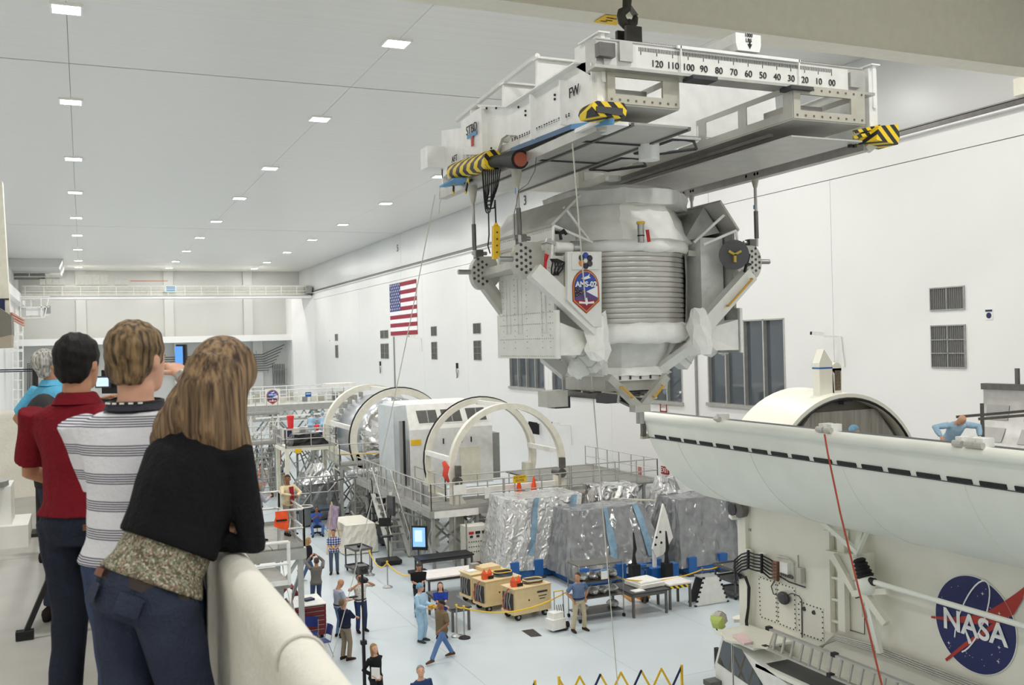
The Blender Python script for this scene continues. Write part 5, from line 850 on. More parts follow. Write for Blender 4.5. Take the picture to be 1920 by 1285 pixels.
for k in range(8): gd.part('equipment_box', MB().box((10.9+k*.4, 61.6+rnd(.6), zg+.4), (.4, .4, .7)), (GREY, WHITE, NAVY, CREAM)[k % 4])
def barrel(px, py, Y, h, r, lab, m): q = P(px, py, Y=Y); t = Thing('red_bin', lab, 'bin', q); t.part('body', MB().lathe(q, [(0, 0), (r*.8, 0), (r, h*.9), (r*1.08, h*.92), (r*1.08, h), (0, h)], 16), m, smooth=SM); t.part('lid', MB().lathe(q+V((0, 0, h)), [(r*1.1, 0), (r*1.05, .08), (0, .12)], 16), m, smooth=SM)
barrel(545, 806, 58.2, .75, .2, 'red lidded bin on the far work deck', mat('bin_red', rgb(230, 45, 50), .5)); barrel(594, 806, 58.6, .2, .16, 'small red bin between the two gowned workers', MATS['bin_red'])
q = P(594, 822, Y=58.0); t = Thing('supply_table', 'small navy draped table between the gowned workers', 'table', q); t.part('cloth', MB().loft([quad(q.x-.35, 57.8, q.x+.35, 58.6)[:], [v_+V((0, 0, 0)) for v_ in quad(q.x-.35, 57.8, q.x+.35, 58.6)]]), NAVY); t.part('body', MB().b2((q.x-.35, 57.8, zg), (q.x+.35, 58.6, zg+.7)), NAVY); t.part('white_cover', MB().b2((q.x-.36, 57.79, zg+.7), (q.x+.36, 58.6, zg+.74)), WHITE)
for k, px in enumerate((567, 574)): cone(P(px, 805, Y=58.1).x, 58.1, zg, ('orange cone', 'second orange cone')[k]+' behind the railing of the far work deck', .75)
# left hand storage racks in the far distance
for k, (px, py, Y, s, lab) in enumerate(((490, 815, 60, .8, 'grey steel staircase frame left of the far work deck'), (470, 800, 66, 1.8, 'white lattice stand beyond the staircase frame'))):
    q = P(px, py, Y=Y); t = Thing('lattice_stand', lab, 'stand', (q.x, Y, 0)); legs(t, (q.x-s, q.x, q.x+s), (Y, Y+2), 3.2 if k == 0 else 4.6, .1, STL if k == 0 else WHITE); t.part('deck', MB().b2((q.x-s-.1, Y-.1, 3.2 if k == 0 else 4.6), (q.x+s+.1, Y+2.1, 3.3 if k == 0 else 4.7)), DECK); railing(t, [(q.x-s, Y, 3.3 if k == 0 else 4.7), (q.x+s, Y, 3.3 if k == 0 else 4.7)], 1.0, .8)
    for j in range(10): t.part('crossmember', MB().bar((q.x-s, Y, .3+.3*j), (q.x+s, Y, .3+.3*j), .05), STL)
# ================================================================ film wrapped truss hardware
def wrapped(lab, base, top, z1, m, tape=(), cap=None, z0=.35, j=.05):
    cxy = sum((v_.x for v_ in base))/4, sum((v_.y for v_ in base))/4; t = Thing('wrapped_truss', lab, 'wrapped hardware', (*cxy, 0)); t.part('film_cover', drape(base, top, z0, z1, 12, j), m)
    cv = t.o.children[0]; vs_ = [v_.co+t.o.location for v_ in cv.data.vertices]; nn = len(vs_)//6
    for i in tape: t.part('blue_tape', MB().grid([[vs_[k*nn+i]+V((0, -.05, .02)), vs_[k*nn+i].lerp(vs_[k*nn+i+1], .9)+V((0, -.05, .02))] for k in range(1, 6)]), mat('tape_film', rgb(126, 156, 178), .25, .2, .2))
    b = base; t.part('blue_base', MB().b2((b[0].x+.3, b[0].y+.1, .05), (b[1].x-.3, b[2].y-.3, .6)), BLUE)
    for x in (b[0].x+.5, (b[0].x+b[1].x)/2, b[1].x-.5): t.part('base_block', MB().box((x, b[0].y+.15, .35), (.35, .35, .7)), BLUE); t.part('base_foot', MB().box((x, b[0].y+.15, .05), (.5, .5, .1)), DGREY)
    return t
wrapped('speckled silver wrapped truss beside the ring platform', quad(14.2, 33.6, 17.2, 36.2), quad(14.75, 34.2, 18.0, 36), 2.95, FILML, (4, 10))
wrapped('grey film wrapped truss in the middle with blue tape', quad(16.0, 31.4, 20.1, 34.0), quad(16.6, 32.6, 19.8, 34), 2.6, FILM, (5, 10))
w3 = wrapped('grey film wrapped truss under the canister door', quad(20.4, 31.0, 24.2, 33.6), quad(20.9, 31.9, 23.6, 33.4), 2.75, FILM, (10,)); w3.part('loose_film', drape(quad(23.2, 30.4, 25.2, 32.6), quad(23.4, 31.4, 24.9, 32.4), .2, 2.7, 8, .1), FILML)
t = Thing('foil_heap', 'heaped silver film over hardware behind the wrapped trusses', 'wrapped hardware', (20.6, 36, 0)); t.part('film_cover', drape(quad(18.9, 35, 21.6, 37), quad(19.4, 35.4, 21.2, 36.6), .1, 2.9, 8, .12), FOIL); t.part('film_cover', drape(quad(21.4, 34.6, 24.2, 36.6), quad(22.4, 35.3, 23.0, 35.8), .1, 3.1, 8, .1), FILML); t.part('white_rods', MB().bar((19.4, 34.4, 2.6), (22.2, 33.8, 2.3), .1, .06), CREAM)
a = [P(*q, Y=30.6) for q in ((1244, 945), (1224, 1030), (1231, 1046), (1244, 1040), (1262, 1008), (1250, 962))]; t = Thing('white_gusset', 'tall white triangular panel with holes between wrapped trusses', 'panel', a[2]-V((0, 0, .05))); g_ = t.part('plate', MB().prism(a, (0, .1, 0)), WHITE)
for q in ((1231, 1008), (1238, 998), (1229, 1022), (1240, 1018)): t.part('hole', MB().tube(P(*q, Y=30.6)-V((0, .005, 0)), P(*q, Y=30.6), .05, n=8), BLACK)
t.part('foot', MB().box((a[2].x, 30.8, .3), (.5, .5, .6)), BLUE); t.part('stem', MB().bar((a[2].x, 30.75, .5), (a[2].x, 30.75, a[2].z+.3), .12), WHITE)
for px, Y, lab in ((1251, 30.2, 'dark jack screw on black pedestal before the white panel'), (1190, 30.6, 'dark jack screw on pedestal behind the wire shelf')):
    q = P(px, 1090, Y=Y); t = Thing('jack_stand', lab, 'jack stand', (q.x, Y, 0)); t.part('pedestal', MB().b2((q.x-.16, Y-.16, 0), (q.x+.16, Y+.16, .85)), BLACK); t.part('screw', MB().path([V((q.x, Y, .85)), V((q.x, Y, 1.2)), V((q.x+.05, Y, 1.4)), V((q.x, Y, 2.0))], [.1, .05, .07, .025], 8), BLACK, smooth=SM); t.part('side_block', MB().b2((q.x+.2, Y-.1, 0), (q.x+.45, Y+.3, .8)), BLUE)
PZ = 3.4
# ================================================================ things on the hall floor
def box_thing(nm, lab, cat, c, d, m, rz=0): return solo(nm, MB().box(c, d, rz), m, lab, cat)
def table(lab, x0, y0, x1, y1, z, mt, ml, th=.05, shelf=False, lw=.07, nm='work_table'):
    t = Thing(nm, lab, 'table', ((x0+x1)/2, (y0+y1)/2, 0)); t.part('table_top', MB().b2((x0, y0, z-th), (x1, y1, z)), mt); t.part('apron', MB().b2((x0+.05, y0+.05, z-th-.1), (x1-.05, y1-.05, z-th)), ml)
    for x in (x0+.08, x1-.08):
        for y in (y0+.08, y1-.08): t.part('leg', MB().bar((x, y, 0), (x, y, z-th), lw), ml)
    if shelf: t.part('shelf', MB().b2((x0+.06, y0+.06, .2), (x1-.06, y1-.06, .24)), ml)
    return t
TOPW = mat('laminate_white', rgb(232, 226, 222), .4)
table('white topped work table beside the man in black polo', 10.9, 32.6, 13.0, 33.8, .78, TOPW, DGREY); table('long black bench table under the ring platform', 11.5, 35.2, 13.7, 36.1, .85, BLACK, DGREY); table('dark grey table beside the two stanchions', 10.3, 28.6, 11.0, 31.0, .75, DGREY, DSTEEL)
t = table('grey table carrying white trays near the wire shelf', 16.0, 27.2, 17.4, 28.7, .8, DGREY, DSTEEL); TRAY = mat('tray_white', rgb(235, 233, 228), .5)
box_thing('white_tray', 'large white tray lying on the grey table', 'tray', (16.95, 28.0, .88), (.95, .95, .12), TRAY, .1); box_thing('foam_sheet', 'thin white foam sheet on top of the large tray', 'sheet', (16.95, 28.05, .97), (.85, .8, .05), WHITE, .1); box_thing('paper_pad', 'white paper pad at the edge of the grey table', 'paper', (16.35, 27.45, .815), (.4, .3, .03), WHITE, .1)
t = table('small pale topped table with hazard striped front', 17.55, 27.45, 18.5, 28.35, .85, TOPW, DSTEEL); t.part('hazard_strip', MB().b2((17.6, 27.43, .7), (18.3, 27.46, .79)), HZ)
# wire shelf
t = Thing('wire_shelf', 'tall steel wire shelving loaded with wrapped parts', 'shelf', (15.1, 28, 0)); x0, x1, y0, y1 = 14.3, 15.9, 27.6, 28.4
for x in (x0, x1):
    for y in (y0, y1): t.part('post', MB().tube((x, y, .1), (x, y, 1.85), .02, n=6), STEEL); t.part('caster', MB().tube((x-.03, y, .06), (x+.03, y, .06), .06, n=10), RUBBER)
for z in (.25, .75, 1.25, 1.8): t.part('shelf', MB().b2((x0, y0, z-.03), (x1, y1, z)), DSTEEL)
k = 0
for z, n in ((.25, 2), (.75, 4), (1.25, 4)):
    for j in range(n):
        x = x0+.3+j*(x1-x0-.5)/max(n-1, 1); k += 1
        if (j+k) % 2: mb = MB().ell((x, 28, z+.12), (.2, .25, .12), 10, 6); mb.v = [v_+V((rnd(.03), rnd(.03), 0)) for v_ in mb.v]; solo('wrapped_part', mb, FILML, 'film wrapped part on a shelf of the wire rack', 'wrapped part', group='film wrapped parts on the wire shelf')
        else: box_thing('parts_carton', 'pale carton on a shelf of the wire rack', 'carton', (x, 28, z+.09), (.32, .4, .17), (BEIGE, WHITE)[j % 2], .1)['group'] = 'cartons on the wire shelf'
q = P(1133, 1077, Y=27.55); t = Thing('notice_sheet', 'white notice sheet hung on the wire shelf front', 'sign', q); t.part('sheet', MB().box(q, (.24, .01, .32)), WHITE); t.part('header', MB().box(q+V((0, -.007, .13)), (.22, .004, .05)), TAPE)
# white trapezoid cover with black studs
t = Thing('white_cover', 'white trapezoid hardware cover with black studs on floor', 'cover', (19.2, 27.6, 0)); pts = [V((18.55, 27.4, .02)), V((19.85, 27.4, .02)), V((19.5, 27.4, .92)), V((18.9, 27.4, .92))]
t.part('front_plate', MB().prism(pts, (0, .04, 0)), WHITE); t.part('rear_frame', MB().prism([p_+V((.05, .5, 0)) for p_ in pts], (0, .04, 0)), DGREY); t.part('top_plate', MB().b2((18.9, 27.42, .88), (19.5, 27.98, .92)), GREY)
for i in (1, 3):
    for k in range(7): a = pts[i].lerp(pts[(i+1) % 4], k/6); t.part('stud', MB().box(a+V((0, .01, 0)), (.08, .06, .06)), BLACK)
# pallet jack, utility carts, hand truck
t = Thing('pallet_jack', 'orange pallet jack behind the grey table', 'pallet jack', (17.4, 29.2, 0)); OJ = mat('jack_orange', rgb(225, 150, 40), .5)
for x in (17.0, 17.45): t.part('fork', MB().bar((x, 28.9, .12), (x+.2, 30, .12), .16, .07, (1, 0, 0)), OJ)
t.part('pump_body', MB().box((17.4, 28.85, .35), (.4, .25, .5)), OJ); t.part('handle', MB().path([V((17.4, 28.8, .5)), V((17.35, 28.6, 1.1)), V((17.2, 28.6, 1.2)), V((17.5, 28.6, 1.2))], .03, 6), BLACK); t.part('wheel', MB().tube((17.3, 28.75, .1), (17.5, 28.75, .1), .1, n=12), RUBBER)
def ucart(lab, x, y, w, d, h, m, tiers=2, rz=0):
    t = Thing('utility_cart', lab, 'cart', (x, y, 0), rz, local=True)
    for k in range(tiers): z = .18+(h-.18)*k/(tiers-1); t.part('tray', MB().b2((-w/2, -d/2, z-.03), (w/2, d/2, z)), m); [t.part('tray_lip', MB().b2(*q), m) for q in (((-w/2, -d/2, z), (w/2, -d/2+.02, z+.06)), ((-w/2, d/2-.02, z), (w/2, d/2, z+.06)), ((-w/2, -d/2, z), (-w/2+.02, d/2, z+.06)), ((w/2-.02, -d/2, z), (w/2, d/2, z+.06)))]
    for i in (-1, 1):
        for j in (-1, 1): t.part('post', MB().bar((i*(w/2-.04), j*(d/2-.04), .1), (i*(w/2-.04), j*(d/2-.04), h), .05), m); t.part('caster', MB().tube((i*(w/2-.08)-.02, j*(d/2-.08), .06), (i*(w/2-.08)+.02, j*(d/2-.08), .06), .06, n=10), RUBBER)
    return t
CARTG = mat('cart_grey', rgb(92, 92, 94), .5); ucart('dark grey utility cart beside the plaid shirt man', 9.9, 38.2, .75, 1.1, .95, CARTG, rz=.15); ucart('grey tiered utility cart near the canister end', 20.6, 28.0, .9, 1.2, 1.0, CARTG, 3)
box_thing('cart_tool', 'small dark tool on the utility cart by the plaid shirt man', 'tool', (9.95, 38.3, 1.0), (.12, .15, .08), BLACK)
t = Thing('hand_truck', 'folding luggage cart with white plastic cases strapped on', 'hand truck', (13.4, 27.4, 0))
for s in (-.16, .16): t.part('upright', MB().tube((13.5+s, 27.45, .1), (13.5+s, 27.5, 1.15), .018, n=6), STEEL); t.part('wheel', MB().tube((13.5+s*1.4, 27.4, .1), (13.5+s*1.4+.05, 27.4, .1), .1, n=12), RUBBER)
t.part('grip', MB().bar((13.34, 27.5, 1.15), (13.66, 27.5, 1.15), .03), YEL); t.part('toe_plate', MB().box((13.4, 27.3, .05), (.45, .4, .03)), BLACK)
for k in range(4): t.part('strap', MB().tube((13.36+k*.08, 27.25, .1), (13.38+k*.07, 27.4, .75), .012, n=5), BLACK)
box_thing('plastic_case', 'white plastic case strapped on the luggage cart', 'case', (13.25, 27.25, .24), (.5, .4, .32), TRAY, .2); box_thing('plastic_case', 'smaller white case atop the strapped case', 'case', (13.28, 27.3, .49), (.4, .34, .18), WHITE, .2)
# floor grate
t = Thing('floor_grate', 'dark rectangular grate set in the pale floor', 'grate', (12.6, 27.4, 0)); a = [P(*q_, Z=.004) for q_ in ((978, 1183), (999, 1180), (1016, 1193), (996, 1195))]; t.part('frame', MB().prism(a, (0, 0, .006)), DGREY)
for k in range(1, 8): t.part('bar', MB().bar(a[0].lerp(a[3], k/8)+V((0, 0, .01)), a[1].lerp(a[2], k/8)+V((0, 0, .01)), .03, .012), DSTEEL)
# tan power carts
RZC = .16
def tan_cart(lab, x, y, w=1.45, d=.8, h=1.02, glab=''):
    t = Thing('power_cart', lab, 'power cart', (x, y, 0), RZC, local=True)
    t.part('body', MB().b2((.05, 0, .2), (w, d, h)), TAN); t.part('top_plate', MB().b2((0, -.02, h), (w+.02, d+.02, h+.03)), TAN); t.part('end_frame', MB().b2((0, 0, .2), (.06, d, .3)), TAN); t.part('open_bay', MB().b2((.0, .12, .32), (.045, d-.1, h-.15)), DGREY)
    for k in range(3): t.part('hose', MB().path([V((-.02, .2+.15*k, .9)), V((-.05, .25+.12*k, .6)), V((-.02, .2+.2*k, .35))], .02, 6), GREY)
    t.part('label', MB().b2((w-.55, -.012, h-.22), (w-.15, -.002, h-.16)), DGREY); [t.part('label_text', MB().b2((w-.5+.04*k, -.008, h-.34-.09*k), (w-.18-.06*k, -.002, h-.31-.09*k)), DSTEEL) for k in range(2)]; t.part('port', MB().tube((w*.4, -.005, .62), (w*.4, 0, .62), .03, n=10), BLACK)
    for i in (.2, w-.2):
        for j in (.1, d-.1): t.part('wheel', MB().tube((i, j-.04, .11), (i, j+.04, .11), .11, n=14), RUBBER, smooth=SM); t.part('hub', MB().tube((i, j-.05, .11), (i, j+.05, .11), .05, n=10), STEEL)
    return t
carts = [('front tan power cart nearest to the hand truck', 12.5, 28.7), ('middle tan power cart with blue cable coil', 12.05, 30.1), ('rear tan cart without orange clamp box', 12.0, 31.25)]
for i, (lab, x, y) in enumerate(carts):
    tan_cart(lab, x, y); rot = Matrix.Rotation(RZC, 3, 'Z'); W_ = lambda u, v, z: V((x, y, 0))+rot @ V((u, v, z))
    if i < 2:
        t = Thing('clamp_box', 'orange clamp box on the '+('front' if i == 0 else 'middle')+' tan power cart', 'clamp', W_(.3, .35, 1.05)); t.part('body', MB().box(W_(.3, .35, 1.15), (.3, .2, .2), RZC), mat('clamp_orange', rgb(225, 90, 45), .5)); t.part('grip', MB().box(W_(.4, .3, 1.1), (.2, .16, .1), RZC), BLACK)
        for u in (.2, .42): t.part('jaw', MB().lathe(W_(u, .35, 1.24), [(.09, 0), (.06, .06), (.0, .16)], 6), MATS['clamp_orange'])
        t = Thing('cable_coil', ('yellow and grey' if i == 0 else 'blue and green')+' cable coil on a tan power cart', 'cable', W_(1.0, .4, 1.05))
        for k in range(6): c = W_(1.0+rnd(.04), .42+rnd(.04), 1.07+.025*k); t.part('turn', MB().path([c+V((.33*cos(a), .26*sin(a), .01*sin(3*a))) for a in [2*pi*m/20 for m in range(20)]], .016, 5, True), (YEL, DGREY, DGREY, YEL, CREAM, DGREY)[k] if i == 0 else (NAVY, BLUE, mat('cable_green', rgb(90, 130, 60), .5), NAVY, BLUE, YEL)[k])
        solo('red_hose', MB().path([W_(.25, .3, 1.08), W_(-.05, .3, 1.0), W_(-.25, .3, .7), W_(-.2, .3, .4), W_(0, .3, .35)], .02, 6), mat('hose_red', rgb(165, 70, 60), .5), 'dull red hose looping off the '+('front' if i == 0 else 'middle')+' tan cart', 'hose')
    else:
        box_thing('tan_lid', 'tan lid plate lying on the rear cart', 'lid', W_(.95, .45, 1.1), (.75, .6, .14), TAN, RZC); box_thing('white_binder', 'white binder stack on the rear tan cart', 'binder', W_(.25, .4, 1.08), (.35, .3, .06), WHITE, RZC); box_thing('file_box', 'grey open box with white papers on rear cart', 'box', W_(.6, .75, 1.14), (.3, .22, .2), GREY, RZC)
# stanchions and yellow ropes
ST = {}
def stanchion(px, py, lab, base=STEEL, k=None):
    q = P(px, py, Z=0); t = Thing('stanchion', lab, 'stanchion', q); t.part('base', MB().lathe(q, [(0, 0), (.19, 0), (.18, .03), (.05, .08), (.025, .1)], 16), base, smooth=SM); t.part('pole', MB().tube(q+V((0, 0, .05)), q+V((0, 0, .95)), .025, n=8), STEEL, smooth=SM); t.part('cap', MB().tube(q+V((0, 0, .93)), q+V((0, 0, .99)), .04, n=8), YEL if k else STEEL); ST[(px, py)] = q+V((0, 0, .92))
stanchion(727, 1102, 'chrome stanchion standing alone beside the bench', k=1); stanchion(694, 1079, 'chrome stanchion touching the utility cart', k=1); stanchion(857, 1194, 'chrome based stanchion by the dark table', k=1); stanchion(871, 1197, 'black based stanchion by the dark table', BLACK, 1); stanchion(560, 1120, 'stanchion behind the platform legs', k=1); stanchion(1318, 1118, 'stanchion behind the white trapezoid cover')
def rope(a, b, d, lab): solo('barrier_rope', MB().path(sag(a, b, d), .022, 6), YEL, lab, 'rope')
s1, s2, s3, s4, s6 = ST[(727, 1102)], ST[(694, 1079)], ST[(857, 1194)], ST[(871, 1197)], ST[(1318, 1118)]
rope(s2, s1, .35, 'yellow barrier rope from the cart stanchion'); rope(s1, P(786, 1086, Z=.9)+V((.2, .9, 0)), .25, 'yellow barrier rope ending behind black polo man'); rope(s3, s4, .02, 'short yellow rope between the paired stanchions'); rope(s4, V((14.3, 27.55, 1.3)), .45, 'long yellow rope sagging before the tan power carts'); rope(V((15.9, 27.7, 1.2)), s6, .2, 'yellow rope behind tables to the far stanchion'); rope(s6, V((20.4, 28.4, 1.0)), .05, 'yellow rope end near the tiered cart')
# monitor masts
t = Thing('monitor_stand', 'flat blue lit monitor on a pole under the ring platform', 'monitor', (11.8, 36.6, 0)); c = P(787, 1009, Y=36.4)
t.part('pole', MB().tube((c.x, 36.6, .1), (c.x, 36.6, c.z), .04), DSTEEL); t.part('base', MB().box((c.x, 36.6, .06), (.7, .7, .1)), BLACK); rm = Matrix.Rotation(R(-35), 3, 'Z'); t.part('bezel', MB().box(c, (.62, .06, .95), M=rm), BLACK); t.part('screen', MB().box(c+rm @ V((-.02, -.034, .03)), (.5, .006, .75), M=rm), mat('screen_blue', rgb(120, 165, 240), .3, var=.1, emit=rgb(120, 165, 240), es=.9))
t.part('window_pane', MB().box(c+rm @ V((-.04, -.04, .08)), (.3, .004, .45), M=rm), mat('screen_pale', rgb(180, 205, 250), .3, emit=rgb(180, 205, 250), es=.8))
t = Thing('equipment_mast', 'black rolling mast with dark screens left of the ring platform', 'stand', (11.3, 38.9, 0)); t.part('base', MB().b2((10.9, 38.5, .05), (11.8, 39.3, .2)), BLACK); t.part('mast', MB().tube((11.35, 38.9, .2), (11.35, 38.9, 2.3), .04), DSTEEL); t.part('screen', MB().box((11.2, 38.8, 1.75), (.5, .06, .35), -.4), BLACK); t.part('screen', MB().box((11.5, 38.85, 2.4), (.12, .5, .8), .2), DGREY); t.part('keyboard_arm', MB().box((11.2, 38.6, 1.2), (.5, .25, .05)), BLACK)
for i in (11.0, 11.7): t.part('caster', MB().box((i, 38.6, .03), (.08, .08, .06)), RUBBER)
# control rack and workstation
t = Thing('control_rack', 'pale control rack with gauges and switches under the platform', 'control rack', (14.4, 36.3, 0)); x0 = 13.7; t.part('cabinet', MB().b2((x0, 36.0, .15), (x0+.95, 36.7, 1.75)), mat('rack_pale', rgb(214, 212, 202), .5)); t.part('frame', MB().path([V((x0, 36.0, 0)), V((x0, 36.0, 2.0)), V((x0+.95, 36.0, 2.0)), V((x0+.95, 36.0, 0))], .035, 6), STEEL)
for k in range(3): t.part('gauge', MB().box((x0+.2+.28*k, 35.98, 1.5), (.2, .03, .1)), (RED, BLACK, BLACK)[k]); t.part('gauge', MB().box((x0+.2+.28*k, 35.98, 1.35), (.12, .03, .08)), BLACK)
for k in range(8):
    for j in range(3): t.part('switch', MB().box((x0+.1+.1*k, 35.98, 1.15-.2*j), (.03, .03, .04)), DGREY)
t.part('kick_plate', MB().b2((x0+.2, 35.97, .2), (x0+.8, 36.0, .35)), mat('kick_brown', rgb(130, 90, 80), .6))
t = Thing('workstation', 'grey computer workstation beside the control rack', 'workstation', (15.1, 36.8, 0)); t.part('cabinet', MB().b2((14.7, 36.5, .1), (15.5, 37.0, 1.0)), mat('desk_grey', rgb(170, 168, 160), .5)); t.part('monitor', MB().box((15.1, 36.75, 1.4), (.5, .4, .5)), mat('desk_grey', (0, 0, 0))); t.part('screen', MB().box((15.1, 36.54, 1.4), (.4, .02, .36)), NAVY); t.part('shelf', MB().b2((14.7, 36.25, .95), (15.5, 36.5, 1.0)), WHITE)
# bins, draped table, easel, benches
def bin_(px, py, lab): q = P(px, py, Z=0); t = Thing('waste_bin', lab, 'bin', q); t.part('barrel', MB().lathe(q, [(0, .1), (.3, .1), (.36, .95), (.4, .97), (.4, 1.03), (.34, 1.03), (.3, .3), (0, .25)], 20), mat('bin_grey', rgb(98, 104, 106), .6), smooth=SM); t.part('liner', MB().lathe(q+V((0, 0, 1.0)), [(.36, -.04), (.42, .0), (.37, .06), (.33, .02)], 20), mat('liner', rgb(200, 196, 186), .6)); [t.part('caster', MB().box(q+V((.2*cos(a), .2*sin(a), .05)), (.08, .08, .1)), RUBBER) for a in (0, 2, 4)]
bin_(722, 1022, 'grey round waste bin near the mast with dark screens'); bin_(573, 988, 'grey round waste bin beside the seated man')
t = Thing('draped_table', 'table covered by a cream cloth near the easel', 'table', (10.9, 42.5, 0)); q = quad(10.2, 41.4, 11.5, 43.8); t.part('cloth', drape([v_+V((0, 0, 0)) for v_ in quad(10.1, 41.3, 11.6, 43.9)], q, .04, 1.25, 10, .03), mat('cream_cloth', rgb(226, 222, 210), .8, 0, .04, 3)); t.part('cloth_top', MB().b2((10.2, 41.4, 1.22), (11.5, 43.8, 1.27)), MATS['cream_cloth'])
t = Thing('easel', 'wooden easel holding a tilted purple poster', 'easel', (9.6, 42.2, 0)); e = P(625, 990, Y=42.2)
for d in (-.35, .35): t.part('leg', MB().bar((e.x+d, 42.0, 0), (e.x, 42.4, 2.2), .05), mat('easel_wood', rgb(200, 180, 140), .6))
t.part('leg', MB().bar((e.x, 43.0, 0), (e.x, 42.4, 2.2), .05), MATS['easel_wood']); t.part('poster', MB().box((e.x-.03, 42.1, 1.55), (.75, .04, 1.05), M=Matrix.Rotation(R(-72), 3, 'Z') @ Matrix.Rotation(R(-12), 3, 'X')), mat('poster_purple', rgb(150, 130, 150), .6, 0, .4, 5)); t.part('ledge', MB().bar((e.x-.35, 41.95, 1.0), (e.x+.35, 41.95, 1.0), .06), MATS['easel_wood'])
table('slate blue bench behind the seated man', 9.4, 49.0, 11.7, 49.8, .85, mat('slate_top', rgb(70, 84, 104), .5), DGREY); q = P(622, 947, Z=0); cone(q.x, q.y, 0, 'orange cone with white bands standing near the foil crate', .8, True)
solo('floor_hose', MB().path([V((12.9+.9*cos(a), 52.5+1.0*sin(a), .04)) for a in [2*pi*k/24 for k in range(24)]], .04, 6, True), BLACK, 'black hose ring lying on floor near the banded cone', 'hose')
solo('floor_tape', MB().prism([P(*q_, Z=.003) for q_ in ((600, 985), (603, 985), (625, 1005), (622, 1005))], (0, 0, .004)), TAPE, 'short blue tape line on the floor by the seated man', 'tape')
# red tool chest, hose, chairs
t = Thing('tool_chest', 'red tool chest with drawers below the scaffold platform', 'tool chest', (5.9, 31.6, 0)); CH = mat('chest_red', rgb(120, 28, 36), .4); x0, y0 = 5.75, 30.0; t.part('body', MB().b2((x0, y0, .12), (x0+.95, y0+1.3, 1.05)), CH); t.part('top', MB().b2((x0-.02, y0-.02, 1.05), (x0+.97, y0+1.32, 1.08)), WHITE)
for k in range(6): d = t.part('drawer', MB().b2((x0+.03, y0-.02, .2+k*.14), (x0+.92, y0, .32+k*.14)), CH); t.part('handle', MB().b2((x0+.06, y0-.035, .3+k*.14), (x0+.89, y0-.02, .315+k*.14)), STEEL, d); t.part('drawer', MB().b2((x0+.95, y0+.05, .2+k*.14), (x0+.97, y0+1.25, .32+k*.14)), CH)
for i in (.1, .85): t.part('caster', MB().box((x0+i, y0+.15, .06), (.08, .08, .12)), RUBBER)
solo('tool_tray', MB().box((6.3, 30.6, 1.11), (.3, .25, .06), .3), NAVY, 'small blue tray on top of the red tool chest', 'tray')
t = Thing('hose_reel', 'coiled dark red hose hung below the scaffold platform', 'hose', (5.0, 31.2, 1.2))
q = P(543, 1120, Y=31.5)
for k in range(5): t.part('turn', MB().path([q+V((.25*cos(a)-.02*k, .05*k, .3*sin(a)+.03*k)) for a in [2*pi*m/18 for m in range(18)]], .045, 6, True), mat('hose_dark_red', rgb(125, 45, 48), .5), smooth=True)
t.part('hanger', MB().bar(q+V((0, .1, .3)), q+V((0, .1, 3.4-q.z-.15)), .04), STEEL)
CHB = mat('chair_blue', rgb(32, 52, 128), .5)
def chair(px, py, rz, lab):
    q = P(px, py, Z=0); t = Thing('stacking_chair', lab, 'chair', q, rz, local=True); t.part('seat', MB().prism([V((-.23, -.22, .45)), V((.23, -.22, .45)), V((.21, .22, .43)), V((-.21, .22, .43))], (0, 0, .025)), CHB); t.part('backrest', MB().grid([[V((x, .24+.05*(1-(x/.22)**2)+.05*k, .58+.3*k)) for x in (-.22, -.11, 0, .11, .22)] for k in (0, .5, 1)]), CHB, smooth=True)
    for s in (-1, 1): t.part('leg', MB().path([V((s*.23, -.24, 0)), V((s*.22, -.22, .44)), V((s*.22, .2, .44)), V((s*.21, .27, .8))], .012, 6), STEEL); t.part('leg', MB().path([V((s*.23, .28, 0)), V((s*.22, .12, .44))], .012, 6), STEEL)
chair(582, 1217, R(-20), 'blue plastic chair against the red tool chest'); chair(603, 1232, R(-80), 'blue plastic chair turned sideways near the navy shirt man')
# camera mast, scissor barriers
q = P(685, 1335, Z=0); t = Thing('camera_mast', 'tall black telescopic mast with small camera on top', 'mast', q); zt = P(679, 1075, Y=q.y).z; lx = P(679, 1075, Y=q.y).x
t.part('lower_tube', MB().tube(q, V((q.x, q.y, zt*.5)), .045), BLACK); t.part('upper_tube', MB().tube(V((q.x, q.y, zt*.5)), V((lx, q.y, zt)), .03), BLACK); t.part('clamp', MB().box(V((q.x, q.y, zt*.5)), (.14, .12, .1)), BLACK); t.part('camera', MB().box(V((lx, q.y, zt+.1)), (.22, .3, .2)), DGREY); t.part('camera_hood', MB().tube(V((lx, q.y-.15, zt+.1)), V((lx, q.y-.3, zt+.12)), .06), BLACK)
for a in (0, 2.1, 4.2): t.part('leg', MB().bar(q+V((0, 0, .7)), q+V((.5*cos(a), .5*sin(a), .02)), .03), BLACK)
def barrier(a, b, n, lab):
    a, b = V(a), V(b); t = Thing('scissor_barrier', lab, 'barrier', a-V((0, 0, 1)), group='expanding barriers'); dz = V((0, 0, -.98))
    for k in range(n): p0, p1 = a.lerp(b, k/n), a.lerp(b, (k+1)/n); t.part('lattice_bar', MB().bar(p0+dz, p1, .02, .05), NAVY if k % 2 else YEL); t.part('lattice_bar', MB().bar(p0+V((0, .03, 0)), p1+dz+V((0, .03, 0)), .02, .05), YEL)
    for q_ in (a, b): t.part('end_post', MB().bar(q_+dz, q_+V((0, 0, .04)), .05), YEL)
barrier(P(1048, 1272, Z=1.0), P(1278, 1250, Z=1.0), 6, 'yellow and navy scissor barrier stretched before the transporter'); barrier(P(930, 1300, Z=1.0), P(1003, 1279, Z=1.0), 2, 'shorter yellow scissor barrier left of the long one')
